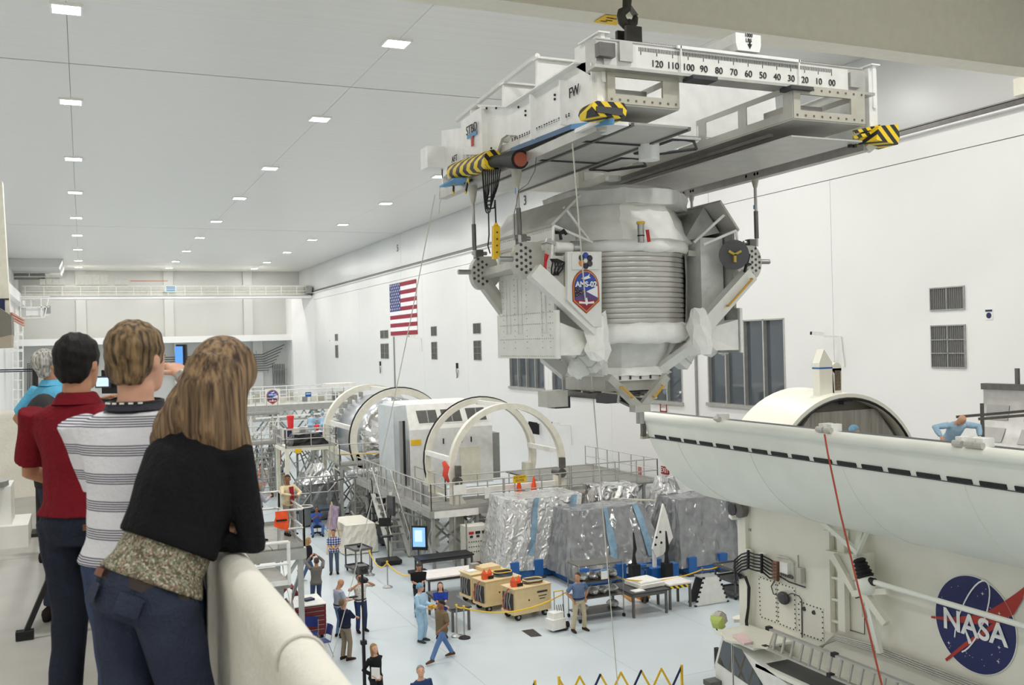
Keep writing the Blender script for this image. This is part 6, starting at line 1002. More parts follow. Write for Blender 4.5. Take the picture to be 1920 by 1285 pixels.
# scaffold platform at the left
t = Thing('scaffold_platform', 'aluminium scaffold platform with railings carrying two men', 'platform', (4, 28.5, 0)); x0, x1, y0, y1 = 1.2, 5.6, 27.6, 31.4
for k in range(5): t.part('deck_panel', MB().b2((x0+k*(x1-x0)/5, y0, PZ-.1), (x0+(k+1)*(x1-x0)/5-.02, y1, PZ)), DECK)
legs(t, (x0+.1, 3.5, x1-.1), (y0+.1, y1-.1), PZ-.1, .14, ALU); t.part('edge_beam', MB().b2((x0, y0-.06, PZ-.35), (x1, y0, PZ-.05)), ALU); t.part('edge_beam', MB().b2((x1, y0, PZ-.35), (x1+.06, y1, PZ-.05)), ALU)
railing(t, [(4.9, y0, PZ), (x1, y0, PZ), (x1, y1, PZ), (x0, y1, PZ)], 1.05, 1.4, ALU, .04); railing(t, [(x0, y0, PZ), (3.6, y0, PZ)], 1.05, 1.4, ALU, .04); railing(t, [(4.35, y0+.1, PZ), (4.6, y0+1.2, PZ)], 1.05, .8, ALU, .045)
t.part('lower_box', MB().b2((x0+.6, 25.4, 2.1), (4.6, 27.4, 2.85)), STL); t.part('lower_deck', MB().b2((x0+.4, 25.2, 2.85), (4.75, 27.4, 2.95)), DECK); t.part('lower_channel', MB().b2((x0+.6, 25.32, 2.45), (4.65, 25.4, 2.55)), DGREY); railing(t, [(x0+.3, 25.15, 2.95), (4.7, 25.15, 2.95)], 1.1, 1.6, WHITE, .045)
for x in (2.2, 4.3): t.part('lower_leg', MB().bar((x, 25.8, 0), (x, 25.8, 2.1), .2), STL); t.part('lower_brace', MB().bar((x+.9, 27.2, .2), (x, 26.0, 2.1), .14), STL)
for k in range(5): t.part('hoist_fitting', MB().box((3.1+.25*k, 28.0+rnd(.3), PZ+.12), (.22, .3, .24)), (STL, DSTEEL)[k % 2])
q = P(528, 965, Y=27.6); t = Thing('safety_vest', 'orange safety vest hung on the scaffold platform railing', 'vest', q); t.part('cloth', MB().grid([[V((q.x-.2+.12*j+rnd(.02), y0-.06+rnd(.02), PZ+1.05-.14*i-(.05*j if i > 1 else 0))) for j in range(4)] for i in range(4)]), mat('vest_orange', rgb(245, 90, 40), .7)); t.part('band', MB().box((q.x-.02, y0-.09, PZ+.8), (.3, .01, .05)), BLACK)
# far left clutter: benches, cabinets, red panel
for k, (px, py, w, d, h, m, lab) in enumerate(((470, 925, 1.2, .8, .95, GREY, 'grey cabinet along the far aisle'), (495, 905, 1.6, .8, .9, WHITE, 'white bench along the far aisle'), (515, 885, .9, .6, 1.6, mat('panel_maroon', rgb(120, 35, 38), .5), 'maroon panel cabinet along the far aisle'), (522, 915, .6, .5, 1.4, NAVY, 'navy cabinet along the far aisle'), (530, 925, .5, .5, 1.2, TAN, 'tan box column along the far aisle'), (478, 880, 1.5, .8, .9, DGREY, 'dark bench along the far aisle'), (500, 868, 1.0, .8, 1.1, BLUE, 'blue crate along the far aisle'))):
    q = P(px, py, Z=0); t = Thing('storage_cabinet', lab, 'cabinet', q); t.part('carcass', MB().box(q+V((0, 0, h/2+.04)), (w, d, h-.08)), m); t.part('worktop', MB().box(q+V((0, 0, h)), (w+.06, d+.06, .05)), WHITE if k % 2 else GREY); t.part('door', MB().box(q+V((-w*.22, -d/2-.01, h*.5)), (w*.4, .02, h*.75)), m); t.part('plinth', MB().box(q+V((0, 0, .03)), (w*.9, d*.9, .06)), BLACK)
q = P(497, 905, Z=0); cone(q.x-.5, q.y-1.2, 0, 'tall slim orange cone beside the white bench', 1.3)
t = Thing('yellow_rail', 'yellow folding safety rail at the far aisle edge', 'railing', P(455, 895, Z=0)); q = P(455, 895, Z=0)
for k in range(6): t.part('bar', MB().bar(q+V((-.9+.3*k, 0, 0)), q+V((-.8+.3*k, 0, 1.0)), .06), YEL)
t.part('top_bar', MB().bar(q+V((-.9, 0, 1)), q+V((.8, 0, 1)), .06), YEL)
stanchion(463, 880, 'stanchion at the far aisle entrance'); stanchion(482, 884, 'stanchion before the navy cabinet in the far aisle'); rope(ST[(463, 880)], ST[(482, 884)], .1, 'yellow rope across the far aisle'); rope(P(485, 885, Z=1), P(520, 870, Z=1.6), .1, 'yellow rope before the maroon panel')
# tag lines
solo('tag_line', MB().path(sag(V((SX0, 12.1, 11.9)), P(1159, 1296, Z=.6), .12, 20), .011, 6), ROPE, 'long white tag line hanging from the frame front corner', 'rope'); solo('tag_line', MB().path(sag(V((SX0-.1, 17.6, 11.86)), P(610, 1278, Z=.9), .5, 24), .011, 6), ROPE, 'long pale tag line from the aft frame corner to floor', 'rope')
solo('red_line', MB().path([P(1546, 815, X=fx-.16), P(1552, 850, X=fx-.3), P(1575, 960, X=fx-.45), P(1656, 1296, X=fx-.6)], .016, 6), mat('rope_red', rgb(165, 62, 40), .7), 'thin red line tied to the canister door latch', 'rope')
solo('slack_line', MB().path([P(825+q_[0], 352+q_[1], X=SX0-.1) for q_ in ((0, 0), (-1, 18), (2, 22), (-1, 30), (-2, 48))], .008, 5), ROPE, 'short slack line end under the aft frame corner', 'rope')
# ================================================================ people
tmp = bpy.data.scenes.new('tmp')
def remesh(mb, vox, it=4):
    me = mb.mesh('tmp', WHITE); o = bpy.data.objects.new('tmp', me); tmp.collection.objects.link(o)
    m = o.modifiers.new('r', 'REMESH'); m.mode = 'VOXEL'; m.voxel_size = vox
    s = o.modifiers.new('s', 'SMOOTH'); s.iterations = it; s.factor = .5
    vl = tmp.view_layers[0]; vl.update()
    r = bpy.data.meshes.new_from_object(o.evaluated_get(vl.depsgraph))
    out = MB().add([v_.co.copy() for v_ in r.vertices], [tuple(p_.vertices) for p_ in r.polygons])
    bpy.data.objects.remove(o); bpy.data.meshes.remove(me); bpy.data.meshes.remove(r); return out
def ik(a, c, l1, l2, pole):
    a, c = V(a), V(c); d = c-a; L = min(d.length, (l1+l2)*.999); d = d.normalized(); c = a+d*L
    x = (l1*l1-l2*l2+L*L)/(2*L); h = math.sqrt(max(l1*l1-x*x, 0)); p = V(pole); p = (p-d*p.dot(d))
    p = p.normalized() if p.length > 1e-4 else V((0, 1, 0)); return a+d*x+p*h, c
def cloth(c, name=None, bump=.25): return mat('cloth_%d_%d_%d' % c, rgb(*c), .85, 0, .08, 25, bump, 60, spec=.2)
SKIN = {k: mat('skin_'+k, rgb(*c), .5, 0, .04, 20, spec=.3) for k, c in (('light', (214, 164, 138)), ('tan', (190, 138, 108)), ('brown', (140, 96, 72)))}
HAIR = {k: mat('hair_'+k, rgb(*c), .55, 0, .3, 30, .6, 60, stretch=(3, 3, .4)) for k, c in (('black', (26, 21, 19)), ('brown', (72, 52, 38)), ('grey', (150, 146, 140)), ('blond', (172, 136, 84)), ('sandy', (122, 98, 68)), ('net', (120, 170, 200)), ('teal', (110, 180, 185)))}
EYE = mat('eye_dark', rgb(35, 28, 25), .3); LIP = mat('lips', rgb(165, 95, 85), .5)
def person(lab, loc, heading, h=1.76, top=(90, 90, 100), bot=(60, 70, 100), sleeve='short', hair='brown', style='short', skin='light', hands=None, poles=None, feet=None, lean=0, side=0, hyaw=0, hpitch=0, hipz=None, vox=.017, fat=1.0, shoe=(40, 32, 28), female=False, gown=False, topmat=None, botmat=None, twist=0, tuck=False, wr=0, kneepole=None, group=None, foots=None, shoulders=1.0, legw=1.0, pelx=0, hdir=None, xy=1.1, hem=None):
    s = h/1.76; T = Thing('person', lab, 'person', loc, heading, group, local=True); hz_ = hipz if hipz else .93
    M = Matrix.Translation((pelx, 0, hz_)) @ Matrix.Rotation(-lean, 4, 'X') @ Matrix.Rotation(side, 4, 'Y') @ Matrix.Rotation(twist, 4, 'Z') @ Matrix.Translation((0, 0, -.93))
    def ringz(z, rx, ry, oy=0, e=0, n=18): return [M @ V(((rx+e)*cos(2*pi*k/n), oy+(ry+e)*sin(2*pi*k/n), z)) for k in range(n)]
    sw = (.168 if female else .19)*shoulders; ws = .9 if female else 1
    tors = [(.86, .155, .11, 0), (.93, .17*(1.03 if female else 1), .122, -.005), (1.02, .152*ws, .112*fat, .005), (1.12, .145*ws, .11*fat, .012*fat), (1.24, .16*ws, .118*fat, .005), (1.34, .175*ws*shoulders, .115, -.005), (1.41, .165*shoulders*ws, .09, -.012), (1.455, .1, .07, -.015), (1.49, .062, .058, -.012)]
    def tor(e, z0, z1): return MB().loft([ringz(z, rx*(fat if z < 1.2 else 1), ry, oy, e) for z, rx, ry, oy in tors if z0 <= z <= z1])
    Sh = [M @ V((i*sw, -.01, 1.405)) for i in (-1, 1)]; hands = hands or [(-.26, .06, .82), (.26, .06, .82)]
    poles = poles or [(-.4, -1, 0), (.4, -1, 0)]; El, Wr = [], []
    for i in (0, 1): e_, w_ = ik(Sh[i], hands[i], .285, .255, poles[i]); El.append(e_); Wr.append(w_)
    Hp = [M @ V((i*.095, 0, .92)) for i in (-1, 1)]; feet = feet or [(-.11, 0, .08), (.11, .03, .08)]; Kn, An = [], []
    for i in (0, 1): k_, a_ = ik(Hp[i], feet[i], .425, .425, (kneepole or [(-.1, 1, .1), (.1, 1, .1)])[i]); Kn.append(k_); An.append(a_)
    NB = M @ V((0, -.012, 1.47)); HM = M @ Matrix.Translation((0, -.005, 1.5)) @ Matrix.Rotation(hyaw, 4, 'Z') @ Matrix.Rotation(hpitch, 4, 'X') @ Matrix.Translation((0, 0, -1.5))
    # continuous body
    b = MB(); b.loft([[HM @ V((rx*cos(2*pi*k/16), oy+ry*sin(2*pi*k/16), z)) for k in range(16)] for z, rx, ry, oy in ((1.515, .028, .03, .055), (1.53, .045, .055, .045), (1.56, .058, .075, .03), (1.6, .069, .088, .018), (1.64, .075, .096, .01), (1.68, .075, .096, .006), (1.715, .066, .086, .002), (1.745, .042, .058, 0), (1.757, .015, .02, 0))])
    b.ell(HM @ V((0, .108, 1.612)), (.014, .02, .022), 8, 6); b.path([HM @ V((0, .1, 1.65)), HM @ V((0, .118, 1.612))], [.01, .014], 6)
    for i in (-1, 1): b.ell(HM @ V((i*.077, .0, 1.625)), (.012, .026, .034), 8, 6)
    b.path([M @ V((0, -.02, 1.43)), M @ V((0, -.012, 1.5)), HM @ V((0, -.005, 1.58))], [.062, .056, .058], 12)
    b.loft([ringz(z, rx*.93, ry*.9, oy) for z, rx, ry, oy in tors])
    for i in (0, 1):
        b.path([Sh[i], Sh[i].lerp(El[i], .5), El[i], El[i].lerp(Wr[i], .35), Wr[i]], [.052, .046, .039, .041, .026], 10)
        b.path([Hp[i], Hp[i].lerp(Kn[i], .5), Kn[i], Kn[i].lerp(An[i], .35), An[i]], [.078, .066, .052, .052, .036], 10)
    body = remesh(b, min(vox, .0145) if not gown else vox)
    for i in (0, 1):
        d = (Wr[i]-El[i]).normalized(); d = V(hdir[i]).normalized() if hdir and hdir[i] else d; sx = V((-1 if i == 0 else 1, 0, 0)); nrm_ = d.cross(V((0, 0, 1))) if abs(d.z) < .8 else d.cross(V((0, 1, 0))); nrm_ = nrm_.normalized(); fl_ = d.cross(nrm_).normalized()
        w0 = Wr[i]; body.loft([[w0+d*t_+nrm_*(cos(2*pi*k/8)*a_)+fl_*(sin(2*pi*k/8)*c_) for k in range(8)] for t_, a_, c_ in ((-.02, .025, .022), (.02, .034, .02), (.06, .04, .017), (.095, .036, .013))])
        for f in range(4):
            o_ = w0+d*.088+nrm_*((f-1.5)*.019); l_ = (.062, .074, .07, .054)[f]; cr = fl_*(.012+.006*f); body.path([o_, o_+d*l_*.45+cr*.4, o_+d*l_*.8+cr*1.2, o_+d*l_+cr*2], [.0095, .009, .008, .006], 6)
        th = nrm_*(-.034); body.path([w0+d*.03+th*.8, w0+d*.055+th*1.5+fl_*.01, w0+d*.088+th*1.6+fl_*.02], [.012, .011, .008], 6)
    T.part('body', body, SKIN[skin], smooth=True)
    # clothes
    def wrk(mb):
        if wr: mb.v = [p_+V((1, 1, 0))*0+V((p_.x-0, p_.y, 0)).normalized()*(wr*(sin(p_.z*38+3*sin(p_.x*9))*.5+sin(p_.z*21+p_.x*17+p_.y*13)*.6)) for p_ in mb.v]
        return mb
    e = .014; sh_ = MB(); zt0 = .93 if tuck else (.86 if not gown else .8)
    tl_ = [q_ for q_ in tors if zt0 <= q_[0] <= 1.46]
    if hem: tl_ = [(hem, .168, .122, 0)]+[q_ for q_ in tors if hem+.03 < q_[0] <= 1.46]
    sh_.loft([ringz(z, rx*(fat if z < 1.2 else 1), ry, oy, e+(.012 if z < 1.0 and not tuck else 0)) for z, rx, ry, oy in tl_])
    for i in (0, 1):
        if sleeve == 'none': sh_.path([Sh[i], Sh[i].lerp(El[i], .12)], [.06, .058], 10)
        elif sleeve == 'short': sh_.path([Sh[i]-(El[i]-Sh[i])*.08, Sh[i].lerp(El[i], .4), Sh[i].lerp(El[i], .82)], [.062, .064, .066], 12)
        else: sh_.path([Sh[i]-(El[i]-Sh[i])*.08, Sh[i].lerp(El[i], .5), El[i], El[i].lerp(Wr[i], .5), El[i].lerp(Wr[i], .93)], [.064, .06, .056, .05, .038] if not gown else [.075, .075, .072, .065, .045], 12)
    tm = topmat or cloth(top); T.part('gown' if gown else 'shirt', wrk(remesh(sh_, vox)), tm, smooth=True)
    tr = MB(); tr.loft([ringz(z, rx*(fat if z > .94 else 1), ry, oy, .012) for z, rx, ry, oy in ((.84, .13, .1, 0),)+tuple(tors[:3])])
    for i in (0, 1): tr.path([Hp[i]+V((0, 0, .02)), Hp[i].lerp(Kn[i], .5), Kn[i], Kn[i].lerp(An[i], .5), An[i]-(An[i]-Kn[i])*.02], [x_*legw for x_ in ((.094, .08, .068, .064, .062) if not gown else (.1, .095, .088, .08, .07))], 12)
    bm_ = botmat or cloth(bot); T.part('gown_trousers' if gown else 'trousers', wrk(remesh(tr, vox)), bm_, smooth=True)
    if tuck or not gown: T.part('belt', MB().loft([ringz(z, .158*fat*ws if z > 1 else .16*fat*ws, .118*fat, .003, .016, 24) for z in (.985, 1.02)]), BLACK) if tuck else None
    for i in (0, 1):
        fd = V(foots[i]).normalized() if foots else V((-.15 if i == 0 else .15, 1, 0)).normalized(); a_ = An[i]; sd = V((fd.y, -fd.x, 0)); up_ = V((0, 0, 1)) if abs(fd.z) < .2 else sd.cross(fd)
        T.part('shoe', MB().loft([[a_+fd*t_+sd*(cos(2*pi*k/10)*w_)+up_*(-.08+h_*.5+sin(2*pi*k/10)*h_*.5) for k in range(10)] for t_, w_, h_ in ((-.085, .02, .06), (-.07, .036, .09), (0, .042, .115), (.07, .046, .085), (.14, .048, .06), (.185, .036, .045), (.2, .012, .03))]), cloth(shoe), smooth=True)
    # face and hair
    for i in (-1, 1): T.part('eye', MB().ell(HM @ V((i*.031, .091, 1.642)), (.012, .008, .007), 8, 5), EYE)
    T.part('mouth', MB().ell(HM @ V((0, .1, 1.567)), (.024, .006, .006), 8, 5), LIP)
    hm = HAIR[hair] if hair in HAIR else None; n = 28
    if style != 'bald':
        rows = []; nr_ = 9
        fr, sd_, bk = {'short': (52, 78, 118), 'long': (55, 80, 125), 'net': (72, 100, 118), 'thin': (30, 85, 115), 'cap': (72, 80, 95)}[style]
        for k in range(nr_+1):
            row = []
            for j in range(n):
                ph = 2*pi*j/n; c_ = cos(ph); lim = R(sd_+(fr-sd_)*max(c_, 0)**1.3+(bk-sd_)*max(-c_, 0)**.9); th = lim*(k+.02)/nr_; q_ = 1.09 if style != 'net' else 1.17
                q_ += (.03*sin(j*2.1+k) if style != 'net' else .02*sin(j*3+k*2))*(.6 if k < nr_ else 0); q_ = 1.0 if k == nr_ else q_
                zz_ = 1.645+.117*q_*cos(th); row.append(HM @ V((.079*q_*sin(th)*sin(ph), .005+.1*q_*sin(th)*cos(ph), zz_)))
            rows.append(row+[row[0]])
        T.part('hair' if style not in ('net', 'cap') else 'hair_net' if style == 'net' else 'cap', MB().grid(rows), hm, smooth=True)
        if style == 'long':
            mb = MB(); nn = 14; rr_ = []
            for k in range(9):
                f = k/8; row = []
                for j in range(nn):
                    ph = R(65)+R(230)*j/(nn-1); row.append(HM @ V((.083*sin(ph)*(1+.25*f), .0+.1*cos(ph)*(1-.1*f)-.02*f, 1.68-.36*f)))
                rr_.append(row)
            mb.grid(rr_); mb.grid([[p_.lerp(HM @ V((0, 0, 1.5)), .12) for p_ in r] for r in rr_]); T.part('hair_length', mb, hm, smooth=True)
    T.HM, T.Wr, T.El, T.M = HM, Wr, El, M
    T.o.scale = (s*xy, s*xy, s); return T
def at(px, py, z=0): q = P(px, py, Z=z); return (q.x, q.y, z)
def held(T, name, lab, mb, m, cat): # a thing held in a hand, given in the person's local frame
    me = MB(); W_ = T.o.matrix_world.copy(); s = T.o.scale.x; me.v = [T.o.location + (Matrix.Rotation(T.o.rotation_euler.z, 3, 'Z') @ V((p_.x*T.o.scale.x, p_.y*T.o.scale.y, p_.z*T.o.scale.z))) for p_ in mb.v]; me.f = mb.f; me.m = mb.m; return solo(name, me, m, lab, cat)
CAMF = pi     # heading that faces the balcony
PZ = 3.4
# ---- floor crowd
JEANS, KHAKI, NAVYC = (72, 92, 128), (168, 156, 132), (32, 38, 62)
plaid = mat('plaid', rgb(90, 105, 150), .8); 
def _pl():
    nt = plaid.node_tree; N = nt.nodes; L = nt.links; b = N['Principled BSDF']; tc = N.new('ShaderNodeTexCoord'); sp_ = N.new('ShaderNodeSeparateXYZ'); L.new(tc.outputs['Object'], sp_.inputs[0]); last = None
    for ax, c_ in ((0, .5), (2, .5)):
        m_ = N.new('ShaderNodeMath'); m_.operation = 'MULTIPLY'; m_.inputs[1].default_value = 11; L.new(sp_.outputs[ax], m_.inputs[0]); f_ = N.new('ShaderNodeMath'); f_.operation = 'PINGPONG'; f_.inputs[1].default_value = .5; L.new(m_.outputs[0], f_.inputs[0]); last = (last or [])+[f_]
    a_ = N.new('ShaderNodeMath'); a_.operation = 'ADD'; L.new(last[0].outputs[0], a_.inputs[0]); L.new(last[1].outputs[0], a_.inputs[1]); r_ = N.new('ShaderNodeValToRGB'); r_.color_ramp.interpolation = 'CONSTANT'
    r_.color_ramp.elements[0].color = (*rgb(52, 62, 110), 1); r_.color_ramp.elements[1].position = .38; r_.color_ramp.elements[1].color = (*rgb(105, 120, 165), 1); e_ = r_.color_ramp.elements.new(.66); e_.color = (*rgb(215, 218, 228), 1); L.new(a_.outputs[0], r_.inputs[0]); L.new(r_.outputs[0], b.inputs['Base Color'])
_pl()
FRONT = [(-.1, .3, 1.08), (.1, .3, 1.1)]
p = person('man in blue plaid shirt standing near the grey utility cart', at(627, 1076), R(165), top=(90, 105, 150), topmat=plaid, bot=(80, 92, 112), hands=[(-.09, .27, 1.08), (.09, .27, 1.1)], hair='brown', hyaw=R(-10), skin='tan')
held(p, 'paper_cup', 'small yellow cup held by the plaid shirt man', MB().lathe((0, .36, 1.1), [(0, 0), (.03, 0), (.036, .09), (.03, .09), (0, .01)], 10), YEL, 'cup')
person('blonde woman in dark sweater and jeans walking near platform legs', at(580, 1090), R(-80), 1.68, (34, 30, 42), JEANS, 'long', 'blond', 'long', hands=[(-.2, .2, .95), (.2, -.12, .85)], feet=[(-.07, .28, .08), (.08, -.32, .12)], female=True, hyaw=R(-20), shoe=(190, 185, 180))
p = person('man in grey sweater raising a camera with both arms', at(594, 1143), R(5), 1.78, (112, 108, 104), (62, 76, 104), 'long', 'brown', hands=[(-.06, .32, 1.72), (.16, .3, 1.74)], poles=[(-1, .2, -.4), (1, .2, -.4)], hpitch=R(12), shoe=(205, 200, 195), skin='tan', hyaw=R(-15), side=R(2))
held(p, 'compact_camera', 'small camera held up by the grey sweater man', MB().box((.05, .38, 1.76), (.12, .04, .07)), BLACK, 'camera')
p = person('bald man in light grey polo looking at a tablet', at(637, 1195), R(-75), 1.8, (168, 174, 190), (110, 140, 180), 'short', None, 'bald', hands=[(-.02, .33, 1.12), (.16, .3, 1.1)], hpitch=R(-28), fat=1.1, tuck=True, skin='tan')
held(p, 'tablet', 'dark tablet in the bald man\'s hands', MB().box((.08, .42, 1.15), (.16, .2, .02)), BLACK, 'tablet')
person('man in navy shirt and khaki trousers with folded arms looking up', at(648, 1238), R(-65), 1.78, NAVYC, (142, 128, 108), 'long', 'sandy', 'thin', hands=[(.1, .24, 1.2), (-.1, .26, 1.16)], poles=[(-1, .3, -.5), (1, .3, -.5)], hpitch=R(22), tuck=True, fat=1.08, skin='tan', shoe=(52, 38, 32))
flor = mat('print_shirt', rgb(222, 214, 204), .8, 0, .35, 28)
p = person('man in cream printed shirt aiming a video camera upward', at(677, 1184), R(-170), 1.8, (222, 214, 204), (52, 64, 98), 'short', 'brown', hands=[(-.12, .26, 1.55), (.2, .22, 1.5)], poles=[(-1, .2, -.5), (1, .2, -.5)], topmat=flor, hpitch=R(20), tuck=True, skin='tan')
held(p, 'video_camera', 'black video camera held up by the printed shirt man', MB().box((.04, .3, 1.66), (.13, .3, .15)).tube((.04, .45, 1.68), (.04, .56, 1.7), .05), BLACK, 'camera')
p = person('man in black polo using a phone beside the white table', at(787, 1155), R(175), 1.78, (30, 29, 32), (52, 54, 52), 'short', 'brown', hands=[(-.03, .3, 1.14), (.1, .3, 1.12)], hpitch=R(-25), fat=1.1, tuck=True, skin='tan')
held(p, 'smartphone', 'white phone in the black polo man\'s hands', MB().box((.03, .38, 1.15), (.07, .13, .012)), WHITE, 'phone')
BUN = (158, 194, 222); bun = mat('bunny_suit', rgb(168, 202, 228), .6, 0, .05, 12, .4, 25)
p = person('worker in pale blue clean suit and hair net holding a camera', at(790, 1203), R(-140), 1.76, BUN, BUN, 'long', 'net', 'net', hands=[(-.05, .32, 1.12), (.16, .3, 1.08)], gown=True, topmat=bun, botmat=bun, hyaw=R(25), shoe=(70, 70, 72), fat=1.12, legw=1.05)
held(p, 'stills_camera', 'yellow and black camera held by the clean suit worker', MB().box((.05, .38, 1.1), (.2, .1, .12)).tube((.05, .42, 1.1), (.05, .56, 1.1), .045), mat('camera_yellow', rgb(190, 150, 50), .5), 'camera')
person('woman in royal blue polo with folded arms looking up', at(828, 1195), R(165), 1.68, (38, 62, 150), (140, 130, 118), 'short', 'brown', 'long', hands=[(.1, .24, 1.12), (-.1, .25, 1.08)], poles=[(-1, .2, -.5), (1, .2, -.5)], hpitch=R(20), female=True)
person('man in olive shirt and blue jeans striding past the dark table', at(830, 1238), R(105), 1.76, (120, 104, 78), (98, 128, 176), 'short', 'black', hands=[(-.24, .22, .95), (.26, -.18, .9)], feet=[(-.1, .42, .1), (.1, -.38, .09)], hipz=.88, hyaw=R(-15), skin='brown', shoe=(96, 66, 46), fat=1.05)
p = person('woman in black blazer with long blonde hair and papers', at(706, 1338), R(-150), 1.7, (28, 28, 32), (40, 40, 44), 'long', 'blond', 'long', hands=[(.1, .2, 1.05), (.22, .12, 1.05)], female=True, hpitch=R(16), hyaw=R(-10))
held(p, 'paper_sheaf', 'white papers held by the woman in black blazer', MB().box((.2, .2, 1.12), (.02, .2, .28), .4), WHITE, 'papers')
person('grey haired man in navy polo looking up to the lift', at(793, 1398), R(-165), 1.78, (44, 62, 104), KHAKI, 'short', 'grey', 'short', hpitch=R(22), hyaw=R(-25), fat=1.15)
person('man in slate blue polo and khakis with hands on hips', at(1086, 1183), R(-175), 1.8, (100, 118, 150), (196, 184, 156), 'short', 'brown', hands=[(-.2, .03, .98), (.2, .03, .98)], poles=[(-1, -.5, 0), (1, -.5, 0)], hdir=[(.2, .5, -.6), (-.2, .5, -.6)], hyaw=R(-60), hpitch=R(5), fat=1.12, tuck=True, skin='tan', feet=[(-.16, .02, .08), (.2, .0, .08)], shoe=(60, 40, 34))
q = P(595, 1003, Z=0); person('seated man in blue shirt and jeans on the rolling chair', (q.x, q.y, 0), R(170), 1.76, (62, 84, 150), (88, 112, 160), 'short', 'black', hands=[(-.05, .28, .92), (.08, .3, .9)], hipz=.52, feet=[(-.2, .42, .08), (.2, .45, .08)], kneepole=[(-.4, .8, .8), (.4, .8, .8)], fat=1.15, skin='brown', lean=R(-6))
ch = Thing('rolling_chair', 'black rolling office chair under the seated man', 'chair', (q.x, q.y, 0)); ch.part('seat', MB().box((q.x, q.y, .4), (.5, .5, .08)), BLACK); ch.part('backrest', MB().box((q.x, q.y+.27, .85), (.46, .08, .55)), BLACK); ch.part('column', MB().tube((q.x, q.y, .1), (q.x, q.y, .38), .03), STEEL)
for k in range(5): a = 2*pi*k/5; ch.part('leg', MB().bar((q.x, q.y, .12), (q.x+.3*cos(a), q.y+.3*sin(a), .08), .05), BLACK); ch.part('caster', MB().box((q.x+.3*cos(a), q.y+.3*sin(a), .035), (.06, .06, .07)), BLACK)
# ---- gowned workers
q = P(583, 806, Y=60.6); person('gowned worker with teal cap on far deck left of red bin', (q.x, 60.6, 3.25), R(-40), 1.72, BUN, BUN, 'long', 'teal', 'net', hands=[(-.1, .35, 1.0), (.15, .35, 1.0)], gown=True, topmat=bun, botmat=bun, lean=R(14), vox=.022)
q = P(606, 806, Y=60.4); person('gowned worker in blue cap bending on far deck right of bin', (q.x, 60.4, 3.25), R(-10), 1.74, BUN, BUN, 'long', 'net', 'net', hands=[(-.1, .4, .95), (.15, .4, .95)], gown=True, topmat=bun, botmat=bun, lean=R(28), vox=.022)
q = P(1780, 800, Y=16.3); gl = mat('glove_blue', rgb(80, 150, 200), .5)
person('worker in blue clean suit leaning over rail beside open canister door', (q.x, 16.3, 5.62), R(160), 1.74, BUN, BUN, 'long', None, 'bald', hands=[(-.42, .42, 1.02), (.42, .45, 1.05)], poles=[(-1, -.3, .3), (1, -.3, .3)], gown=True, topmat=bun, botmat=bun, lean=R(42), hpitch=R(-18))
solo('work_step', MB().b2((q.x-.6, 15.7, 4.96), (q.x+.6, 16.9, 5.62)), DSTEEL, 'dark steel step under the worker by canister door', 'step')
q = P(1601, 803, Y=17.6); person('worker with blue hair net mostly hidden inside the canister bay', (q.x, 17.6, q.z-1.66), R(200), 1.72, BUN, BUN, 'long', 'net', 'net', gown=True, topmat=bun, botmat=bun, hyaw=R(30))
solo('work_step', MB().b2((q.x-.5, 17.2, 4.96), (q.x+.5, 18.0, q.z-1.66)), DSTEEL, 'low steel step inside the canister bay', 'step')
# ---- two men on the scaffold platform
q = P(483, 1015, Z=PZ); p = person('grey haired man in pale grey shirt writing on the scaffold platform', (q.x, q.y, PZ), R(-70), 1.78, (172, 172, 182), (24, 24, 28), 'long', 'grey', hands=[(-.05, .3, 1.2), (.12, .32, 1.25)], hpitch=R(-25), tuck=True, fat=1.12, skin='tan')
held(p, 'camera_phone', 'dark phone held by the grey shirt man', MB().box((.08, .42, 1.28), (.08, .03, .12)), BLACK, 'phone')
q = P(542, 1003, Z=PZ); p = person('man in cream jacket over red shirt at the platform railing', (q.x, q.y, PZ), R(-150), 1.8, (224, 206, 168), (150, 136, 124), 'long', 'black', hands=[(-.06, .28, 1.16), (.12, .28, 1.2)], poles=[(-1, .1, -.4), (1, .1, -.2)], hyaw=R(-45), skin='brown')
p.part('inner_shirt', MB().prism([V((-.075, .125, 1.42)), V((.075, .125, 1.42)), V((.06, .16, 1.2)), V((.07, .16, .92)), V((-.07, .16, .92)), V((-.06, .16, 1.2))], (0, .01, 0)), cloth((150, 32, 48)))
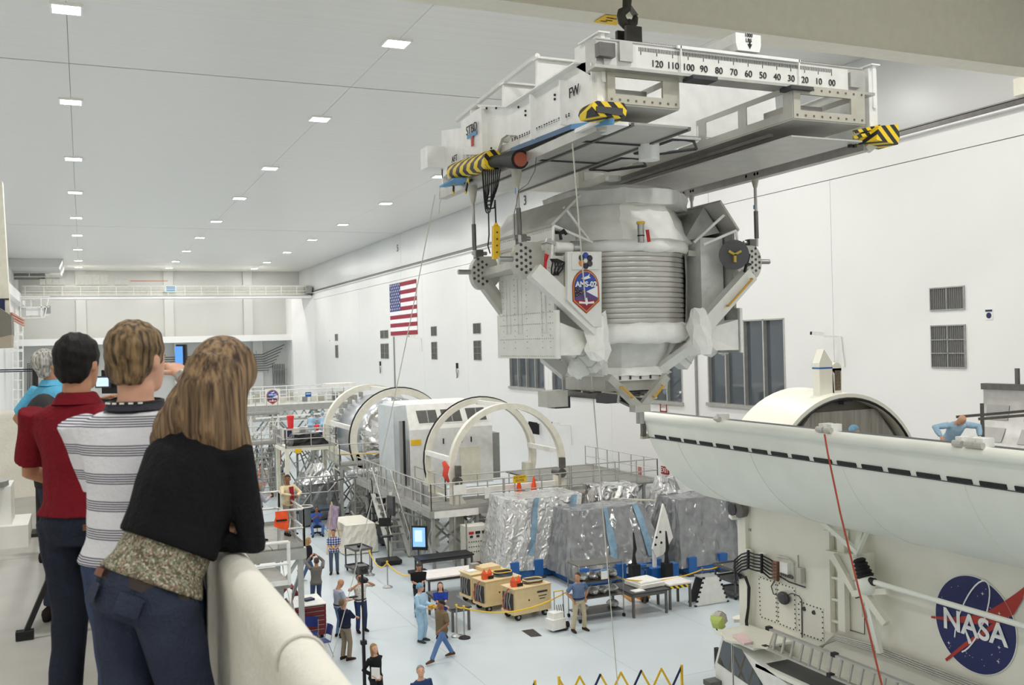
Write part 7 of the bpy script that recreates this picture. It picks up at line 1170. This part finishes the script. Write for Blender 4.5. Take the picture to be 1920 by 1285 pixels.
# ================================================================ balcony and its visitors
BZ, RX, RZ, RY = 7.25, .445, 8.28, 13.2
CONC = mat('balcony_floor', rgb(176, 174, 168), .55, 0, .08, 2); CLOTH = mat('rail_cloth', rgb(228, 224, 212), .85, 0, .03, 6, .15, 30)
t = Thing('balcony', 'pale concrete viewing balcony slab', None, (0, 3, BZ), kind='structure'); t.o.name = 'floor_balcony'
for k in range(5): t.part('slab', MB().b2((XL+.02, -7+k*4.1, BZ-.25), (RX+.15, -7+k*4.1+4.09, BZ)), CONC)
for y in (-6, 0, 6, 12): t.part('bracket', MB().b2((XL, y, BZ-.7), (RX, y+.3, BZ-.25)), WALLM)
def draped_rail(lab, a, b, nrm_):
    a, b = V(a), V(b); d = (b-a); L = d.length; d.normalize(); nrm_ = V(nrm_); t = Thing('draped_railing', lab, 'railing', (a.x, a.y, BZ)); n = int(L/.12)
    t.part('rail', MB().tube(a, b, .03), STEEL); [t.part('post', MB().bar(a+d*(L*k/max(1, round(L/1.6)))-V((0, 0, RZ-BZ)), a+d*(L*k/max(1, round(L/1.6))), .05), STEEL) for k in range(round(L/1.6)+1)]
    rows = []
    prof = [(.03, -1.0), (.045, -.7), (.05, -.4), (.05, -.15), (.053, -.04)]+[(.054*cos(x), .054*sin(x)) for x in (0, .5, 1.0, 1.57, 2.1, 2.6, 3.14)]+[(-.053, -.04), (-.05, -.15), (-.05, -.4), (-.045, -.7), (-.03, -1.0)]
    for k in range(n+1):
        q = a+d*(L*k/n); f = k*.12
        rows.append([q+nrm_*(u+(.02*sin(f*9+1.3*sin(f*2.1))+.012*sin(f*23))*min(1, max(0, -v*1.6)))+V((0, 0, v+(.004*sin(f*5) if v > 0 else 0))) for u, v in prof])
    t.part('cloth', MB().grid(rows), CLOTH, smooth=True); return t
t = draped_rail('white cloth wrapped railing the onlookers lean on', (RX, -4, RZ), (RX, RY, RZ), (1, 0, 0)); m_ = P(590, 1235, Z=RZ); t.part('seam', MB().path(arc((RX, m_.y, RZ), (1, 0, 0), (0, 0, 1), [.057][0], -.3, pi+.3, 14), .004, 4), MATS['liner'])
draped_rail('white cloth railing across the far end of balcony', (XL+.1, RY, RZ), (RX, RY, RZ), (0, 1, 0))
def PD(px, py, dep): d = ray(px, py); return V((0, 0, H))+d*(dep/F)
q = PD(30, 697, 9.5); t = Thing('belt_barrier', 'navy retractable belt barrier behind the blue polo man', 'barrier', (q.x, q.y, BZ)); t.part('belt', MB().bar(PD(-60, 699, 9.5), PD(66, 696, 9.5), .01, .035, (0, 1, 0)), NAVY); t.part('belt_edge', MB().bar(PD(-60, 695.5, 9.5), PD(66, 692.5, 9.5), .012, .008, (0, 1, 0)), BLACK)
for px in (-60, 66): g = PD(px, 697, 9.5); t.part('post', MB().tube((g.x, g.y, BZ), (g.x, g.y, g.z+.04), .025), BLACK); t.part('base', MB().lathe((g.x, g.y, BZ), [(0, 0), (.17, 0), (.16, .03), (0, .05)], 16), BLACK)
t = Thing('equipment_pedestal', 'white welded equipment base on the balcony floor', 'equipment', PD(10, 960, 9)); q = PD(18, 960, 9); q.z = BZ
t.part('plinth', MB().b2((q.x-.5, q.y-.2, BZ), (q.x+.16, q.y+.5, BZ+.2)), WHITE); t.part('block', MB().b2((q.x-.5, q.y-.1, BZ+.2), (q.x+.02, q.y+.4, BZ+.55)), WHITE); t.part('dish', MB().tube((q.x-.25, q.y, BZ+.55), (q.x-.25, q.y, BZ+.6), .25, n=20), STEEL); t.part('neck', MB().tube((q.x-.25, q.y, BZ+.6), (q.x-.25, q.y, BZ+.75), .1, .05, n=14), STEEL)
# ---- patterned cloths
def zramp(name, base, line, period, frac, lines, rough=.85):
    m = mat(name, base, rough, 0, .05, 30, .2, 60, spec=.2); nt = m.node_tree; N = nt.nodes; L = nt.links; b = N['Principled BSDF']; tc = N.new('ShaderNodeTexCoord'); s = N.new('ShaderNodeSeparateXYZ'); L.new(tc.outputs['Object'], s.inputs[0])
    def mth(op, i, v): n = N.new('ShaderNodeMath'); n.operation = op; L.new(i, n.inputs[0]); n.inputs[1].default_value = v; return n.outputs[0]
    f1 = mth('FRACT', mth('DIVIDE', s.outputs[2], period), 0); a = mth('LESS_THAN', f1, frac); f2 = mth('FRACT', mth('MULTIPLY', f1, lines/frac), 0); c = mth('GREATER_THAN', f2, .42)
    p_ = N.new('ShaderNodeMath'); p_.operation = 'MULTIPLY'; L.new(a, p_.inputs[0]); L.new(c, p_.inputs[1]); mx = N.new('ShaderNodeMix'); mx.data_type = 'RGBA'; L.new(p_.outputs[0], mx.inputs[0]); mx.inputs[6].default_value = (*base, 1); mx.inputs[7].default_value = (*line, 1); L.new(mx.outputs[2], b.inputs['Base Color']); return m
STRIPE = zramp('striped_knit', rgb(232, 231, 236), rgb(112, 112, 122), .0935, .42, 5)
FLORAL = mat('floral_print', rgb(150, 140, 120), .85); nt = FLORAL.node_tree; v_ = nt.nodes.new('ShaderNodeTexVoronoi'); v_.inputs['Scale'].default_value = 170; tc_ = nt.nodes.new('ShaderNodeTexCoord'); nt.links.new(tc_.outputs['Object'], v_.inputs[0]); r_ = nt.nodes.new('ShaderNodeValToRGB'); r_.color_ramp.interpolation = 'CONSTANT'; sr = nt.nodes.new('ShaderNodeSeparateColor'); nt.links.new(v_.outputs['Color'], sr.inputs[0]); nt.links.new(sr.outputs[0], r_.inputs[0])
for i, (p_, c) in enumerate(((0, (92, 84, 66)), (.3, (150, 144, 122)), (.6, (108, 114, 92)), (.8, (140, 104, 88)), (.9, (184, 178, 162)))):
    e = r_.color_ramp.elements[i] if i < 2 else r_.color_ramp.elements.new(p_); e.position = p_; e.color = (*rgb(*c), 1)
nt.links.new(r_.outputs[0], nt.nodes['Principled BSDF'].inputs['Base Color'])
DENIM = mat('dark_denim', rgb(50, 56, 74), .85, 0, .22, 7, .3, 90, spec=.2); DENIM2 = mat('blue_denim', rgb(58, 72, 102), .85, 0, .25, 6, .3, 90, spec=.2); DENIM3 = mat('navy_denim', rgb(38, 43, 56), .85, 0, .2, 6, .3, 90, spec=.2)
def strands(name, c1, c2): 
    m = mat(name, c1, .55, 0, 0, spec=.25); nt = m.node_tree; N = nt.nodes; L = nt.links; tc = N.new('ShaderNodeTexCoord'); mp = N.new('ShaderNodeMapping'); mp.inputs['Scale'].default_value = (70, 70, 2.2); n = N.new('ShaderNodeTexNoise'); n.inputs['Scale'].default_value = 1; n.inputs['Detail'].default_value = 5; L.new(tc.outputs['Object'], mp.inputs[0]); L.new(mp.outputs[0], n.inputs[0]); r = N.new('ShaderNodeValToRGB'); r.color_ramp.elements[0].position = .35; r.color_ramp.elements[0].color = (*c1, 1); r.color_ramp.elements[1].position = .65; r.color_ramp.elements[1].color = (*c2, 1); L.new(n.outputs[0], r.inputs[0]); L.new(r.outputs[0], N['Principled BSDF'].inputs['Base Color']); bp = N.new('ShaderNodeBump'); bp.inputs['Strength'].default_value = .5; bp.inputs['Distance'].default_value = .01; L.new(n.outputs[0], bp.inputs['Height']); L.new(bp.outputs[0], N['Principled BSDF'].inputs['Normal']); return m
HAIR['honey'] = strands('hair_honey', rgb(64, 49, 36), rgb(150, 122, 90)); HAIR['dark'] = strands('hair_dark', rgb(9, 8, 8), rgb(24, 20, 18)); HAIR['ash'] = strands('hair_ash', rgb(52, 40, 28), rgb(146, 120, 86)); HAIR['silver'] = strands('hair_silver', rgb(110, 106, 100), rgb(205, 202, 196))
def stand(px, dep): q = PD(px, 668, dep); return (q.x, q.y, BZ)
def collar(T, m, r=.075): T.part('collar', MB().loft([[T.M @ V(((r+e)*cos(2*pi*k/24), -.012+(r-.004+e)*sin(2*pi*k/24), z)) for k in range(24)] for z, e in ((1.44, .012), (1.475, .0), (1.505, -.006), (1.5, .004), (1.455, .03))], False), m, smooth=True)
def crop(T, m, zs=(1.54, 1.6), bulk=1.0, n=34):        # full short haircut for a head seen from behind
    mb = MB(); HM = T.HM
    for i in range(2): mb.ell(HM @ V((0, -.006, 1.668)), (.088*bulk, .108*bulk, .1*bulk), 22, 14)
    mb.loft([[HM @ V((rx*cos(2*pi*k/22), oy+ry*sin(2*pi*k/22), z)) for k in range(22)] for z, rx, ry, oy in ((1.545, .05, .035, -.045), (1.57, .066, .05, -.042), (1.6, .08, .062, -.034), (1.65, .086, .088, -.015), (1.7, .08, .095, -.005))]); r = remesh(mb, .008, 5); r.v = [p_+(p_-(HM @ V((0, 0, 1.65)))).normalized()*(.0015*sin(p_.x*170+p_.y*90)+.0015*sin(p_.z*130+p_.x*60)) for p_ in r.v]; T.part('hair', r, m, smooth=True)
# red polo man
RP = cloth((120, 22, 34)); p = person('man in dark red polo and navy jeans seen from behind', stand(146, 4.5), R(-33), 1.84, xy=1.02, sleeve='short', hair='dark', style='bald', skin='tan', topmat=RP, botmat=DENIM3, hands=[(-.12, .24, 1.06), (-.1, .26, 1.1)], poles=[(-1, -.7, -.2), (1, -.1, -.35)], vox=.009, wr=.004, hem=.97, fat=1.04, shoulders=1.12, legw=1.12)
crop(p, HAIR['dark'], bulk=1.03); collar(p, RP)
p.part('belt_label', MB().box((.12, -.128, .93), (.06, .012, .025)), mat('leather', rgb(120, 70, 45), .6))
# striped shirt man
p = person('man in white striped shirt raising a phone, seen from behind', stand(256, 3.55), R(-30), 1.86, xy=1.06, sleeve='short', hair='ash', style='bald', skin='light', topmat=STRIPE, botmat=DENIM2, hands=[(-.02, .3, 1.1), (-.04, .42, 1.56)], poles=[(-.3, -.3, -1), (1, .3, -.6)], vox=.009, wr=.003, hem=.94, fat=1.1, shoulders=1.06, hyaw=R(-12), legw=1.1)
crop(p, HAIR['ash'], bulk=1.03); p.part('collar', MB().loft([[p.M @ V(((.078+e)*cos(2*pi*k/24), -.012+(.074+e)*sin(2*pi*k/24), z)) for k in range(24)] for z, e in ((1.45, .012), (1.478, .0), (1.49, .006), (1.46, .024))], False), cloth((60, 60, 68)), smooth=True); p.part('lanyard', MB().path([p.M @ V((.082*cos(a), -.012+.08*sin(a), 1.485+.004*sin(a))) for a in [2*pi*k/28 for k in range(28)]], .008, 5, True), BLACK)
for k in range(6): a = R(215+18*k); p.part('lanyard_print', MB().box(p.M @ V((.09*cos(a), -.012+.088*sin(a), 1.485)), (.014, .004, .006), a+pi/2), WHITE)
w_ = p.Wr[1]; d_ = (p.Wr[1]-p.El[1]).normalized(); p.part('wrist_watch', MB().tube(w_-d_*.035, w_-d_*.005, .032, n=14), STEEL, smooth=SM)
ph = p.Wr[1]+d_*.12+V((.02, .05, .03)); wm_ = Matrix.Translation(p.o.location) @ Matrix.Rotation(R(-30), 4, 'Z') @ Matrix.Diagonal((*p.o.scale, 1)); tp_ = Thing('smartphone', 'dark phone with blue screen raised by the striped shirt man', 'phone', wm_ @ ph)
for nm_, mb_, m_ in (('phone_body', MB().box(ph, (.035, .03, .085), .2), BLACK), ('screen', MB().box(ph+V((-.003, -.017, 0)), (.028, .002, .07), .2), mat('phone_blue', rgb(80, 140, 220), .3, emit=rgb(80, 140, 220), es=.8))): mb_.v = [wm_ @ q_ for q_ in mb_.v]; tp_.part(nm_, mb_, m_)
# woman in black cardigan
wloc = stand(262, 3.1); p = person('woman in black cardigan and jeans leaning on the draped railing', wloc, R(-52), 1.85, xy=.95, sleeve='none', hair='honey', style='bald', topmat=FLORAL, botmat=DENIM, hands=[(.1, .24, 1.1), (-.02, .2, 1.08)], poles=[(-1, .1, -.5), (.3, .25, -1)], vox=.009, wr=.003, female=True, lean=R(25), side=R(8), shoulders=.96, legw=1.14, hyaw=R(5), hpitch=R(14), fat=1.06, hem=.965)
cd_ = MB(); M_ = p.M
def rz_(z, rx, ry, oy, e): return [M_ @ V(((rx+e)*cos(2*pi*k/18), oy+(ry+e)*sin(2*pi*k/18), z)) for k in range(18)]
cd_.loft([rz_(z, rx, ry, oy, .034) for z, rx, ry, oy in ((1.085, .145, .11, .008), (1.16, .136, .116, .006), (1.24, .144, .122, .0), (1.34, .16, .112, -.005), (1.4, .13, .085, -.012), (1.45, .08, .065, -.015))])
for i in (0, 1): S_ = M_ @ V(((-1, 1)[i]*.168*.96, -.01, 1.395)); cd_.path([S_-(p.El[i]-S_)*.1, S_.lerp(p.El[i], .5), p.El[i], p.El[i].lerp(p.Wr[i], .5), p.El[i].lerp(p.Wr[i], .95)], [.064, .056, .05, .047, .04], 12)
p.part('cardigan', remesh(cd_, .009), cloth((20, 20, 23)), smooth=True)
hb = MB(); HM = p.HM; hb.ell(HM @ V((0, -.01, 1.66)), (.1, .122, .112), 20, 14)
hb.path([HM @ V(q_) for q_ in ((0, -.03, 1.66), (.02, -.06, 1.58), (.05, -.05, 1.48), (.09, .0, 1.38), (.12, .05, 1.27), (.12, .08, 1.18))], [.11, .112, .105, .09, .065, .03], 18); hb.path([HM @ V(q_) for q_ in ((0, -.04, 1.6), (-.03, -.07, 1.5), (-.09, -.06, 1.43), (-.16, -.03, 1.39), (-.2, .0, 1.34))], [.1, .1, .085, .05, .02], 16)
hr = remesh(hb, .008, 6); hr.v = [q_+V((sin(q_.z*6+q_.x*95)*.004, sin(q_.x*120+q_.z*7)*.003, 0)) for q_ in hr.v]; p.part('hair', hr, HAIR['honey'], smooth=True)
def patch(T, z0, z1, a0, a1, e, m, nm): T.part(nm, MB().grid([[T.M @ V(((.17+e)*cos(a0+(a1-a0)*k/6), -.005+(.122+e)*sin(a0+(a1-a0)*k/6), z0+(z1-z0)*j/3)) for k in range(7)] for j in range(4)]), m, smooth=True)
patch(p, .935, .965, 0, 2*pi*.999, .022, mat('leather_belt', rgb(52, 40, 34), .6), 'waist_belt'); patch(p, .86, .92, R(-75), R(-48), .02, DENIM, 'back_pocket'); patch(p, .86, .92, R(-132), R(-105), .02, DENIM, 'back_pocket'); patch(p, .938, .962, R(-125), R(-105), .026, MATS['leather'], 'belt_label')
b0 = V((RX-.09, wloc[1]+.5, RZ-.12)); t = Thing('badge_lanyard', 'visitor badge on black strap hanging beside the leaning woman', 'badge', b0-V((0, 0, .5))); t.part('strap', MB().bar(b0+V((0, 0, .12)), b0-V((0, 0, .85)), .012, .004), BLACK); t.part('badge', MB().box(b0-V((.01, 0, .14)), (.008, .07, .13)), DGREY); t.part('badge_card', MB().box(b0-V((.016, .0, .13)), (.004, .05, .09)), TAPE); t.part('badge_edge', MB().box(b0-V((.012, .045, .14)), (.006, .02, .1)), YEL)
# blue polo man, backpack man, tripod
BPM = cloth((96, 176, 212)); p = person('grey haired man in sky blue polo with hand on hip', stand(98, 8.2), R(-50), 1.8, xy=1.0, sleeve='short', topmat=BPM, bot=(62, 72, 96), hair='silver', style='bald', skin='tan', hands=[(-.2, .02, 1.0), (.1, .25, 1.1)], poles=[(-1, -.5, 0), (1, -.2, -.4)], vox=.012, hpitch=R(20), hyaw=R(-10), fat=1.1, shoe=(34, 28, 26)); crop(p, HAIR['silver'], bulk=1.05); collar(p, BPM); p.part('glasses', MB().bar(p.HM @ V((-.08, .0, 1.645)), p.HM @ V((-.075, .1, 1.645)), .008), BLACK)
p = person('camera operator in dark jacket and olive cap with backpack', stand(112, 6.4), R(-42), 1.76, xy=1.0, top=(46, 46, 46), bot=(50, 56, 72), sleeve='long', hair='brown', style='short', hands=[(-.05, .42, 1.42), (.2, .42, 1.45)], poles=[(-1, .1, -.4), (1, .1, -.4)], vox=.014, lean=R(10), skin='tan', shoulders=1.05); cp = MB(); cp.ell(p.HM @ V((0, -.005, 1.69)), (.09, .11, .08), 18, 10); p.part('cap', cp, cloth((126, 124, 98)), smooth=True); p.part('cap_brim', MB().ell(p.HM @ V((0, .13, 1.68)), (.07, .07, .012), 14, 6), cloth((126, 124, 98)), smooth=True)
bk = MB(); bk.ell(p.M @ V((0, -.2, 1.22)), (.16, .1, .25), 16, 12); me = MB(); rot = Matrix.Rotation(R(-42), 3, 'Z'); L0 = V(p.o.location); t = Thing('backpack', 'black backpack worn by the camera operator', 'backpack', L0+rot @ V((0, -.2, .95))); bk.v = [L0+rot @ q_ for q_ in bk.v]; t.part('bag', bk, mat('bag_black', rgb(36, 35, 36), .7, 0, .1, 20), smooth=True); pk = MB().ell(p.M @ V((0, -.27, 1.12)), (.11, .05, .12), 14, 10); pk.v = [L0+rot @ q_ for q_ in pk.v]; t.part('pocket', pk, mat('bag_navy', rgb(38, 40, 66), .7), smooth=True)
q = PD(206, 716, 6.2); t = Thing('video_camera', 'black video camera with lit flip screen on a tripod', 'camera', q); rot2 = Matrix.Rotation(R(-40), 3, 'Z'); t.part('camera_body', MB().box(q+V((.1, .1, 0)), (.12, .32, .15), M=rot2), BLACK); t.part('flip_screen', MB().box(q+V((-.04, -.02, 0)), (.11, .015, .075), M=rot2), DGREY); t.part('screen_face', MB().box(q+V((-.045, -.03, 0)), (.09, .004, .055), M=rot2), mat('phone_pale', rgb(190, 215, 240), .3, emit=rgb(190, 215, 240), es=.7)); t.part('mic', MB().tube(q+V((.1, .05, .12)), q+V((.22, .25, .14)), .025), BLACK); t.part('lens', MB().tube(q+V((.2, .22, 0)), q+V((.26, .29, .01)), .05), BLACK)
f1, f2 = PD(30, 1050, 8.0), PD(-40, 1000, 8.2); top_ = V((q.x+.1, q.y+.1, q.z-.1)); tq = Thing('tripod', 'black camera tripod splayed on the balcony floor', 'tripod', (q.x, q.y, BZ)); tq.part('head', MB().box(top_, (.1, .1, .08)), BLACK)
for d in ((-.62, -.1), (.1, .5), (.18, -.45)):
    ft = V((top_.x+d[0], top_.y+d[1], BZ+.03)); tq.part('leg', MB().bar(top_, top_.lerp(ft, .6), .045), BLACK); tq.part('leg', MB().bar(top_.lerp(ft, .55), ft, .03), BLACK); tq.part('foot', MB().box(ft, (.1, .07, .05)), RUBBER)
tq.part('pan_handle', MB().tube(top_, top_+V((-.4, -.3, -.1)), .012), BLACK)
bpy.data.scenes.remove(tmp)
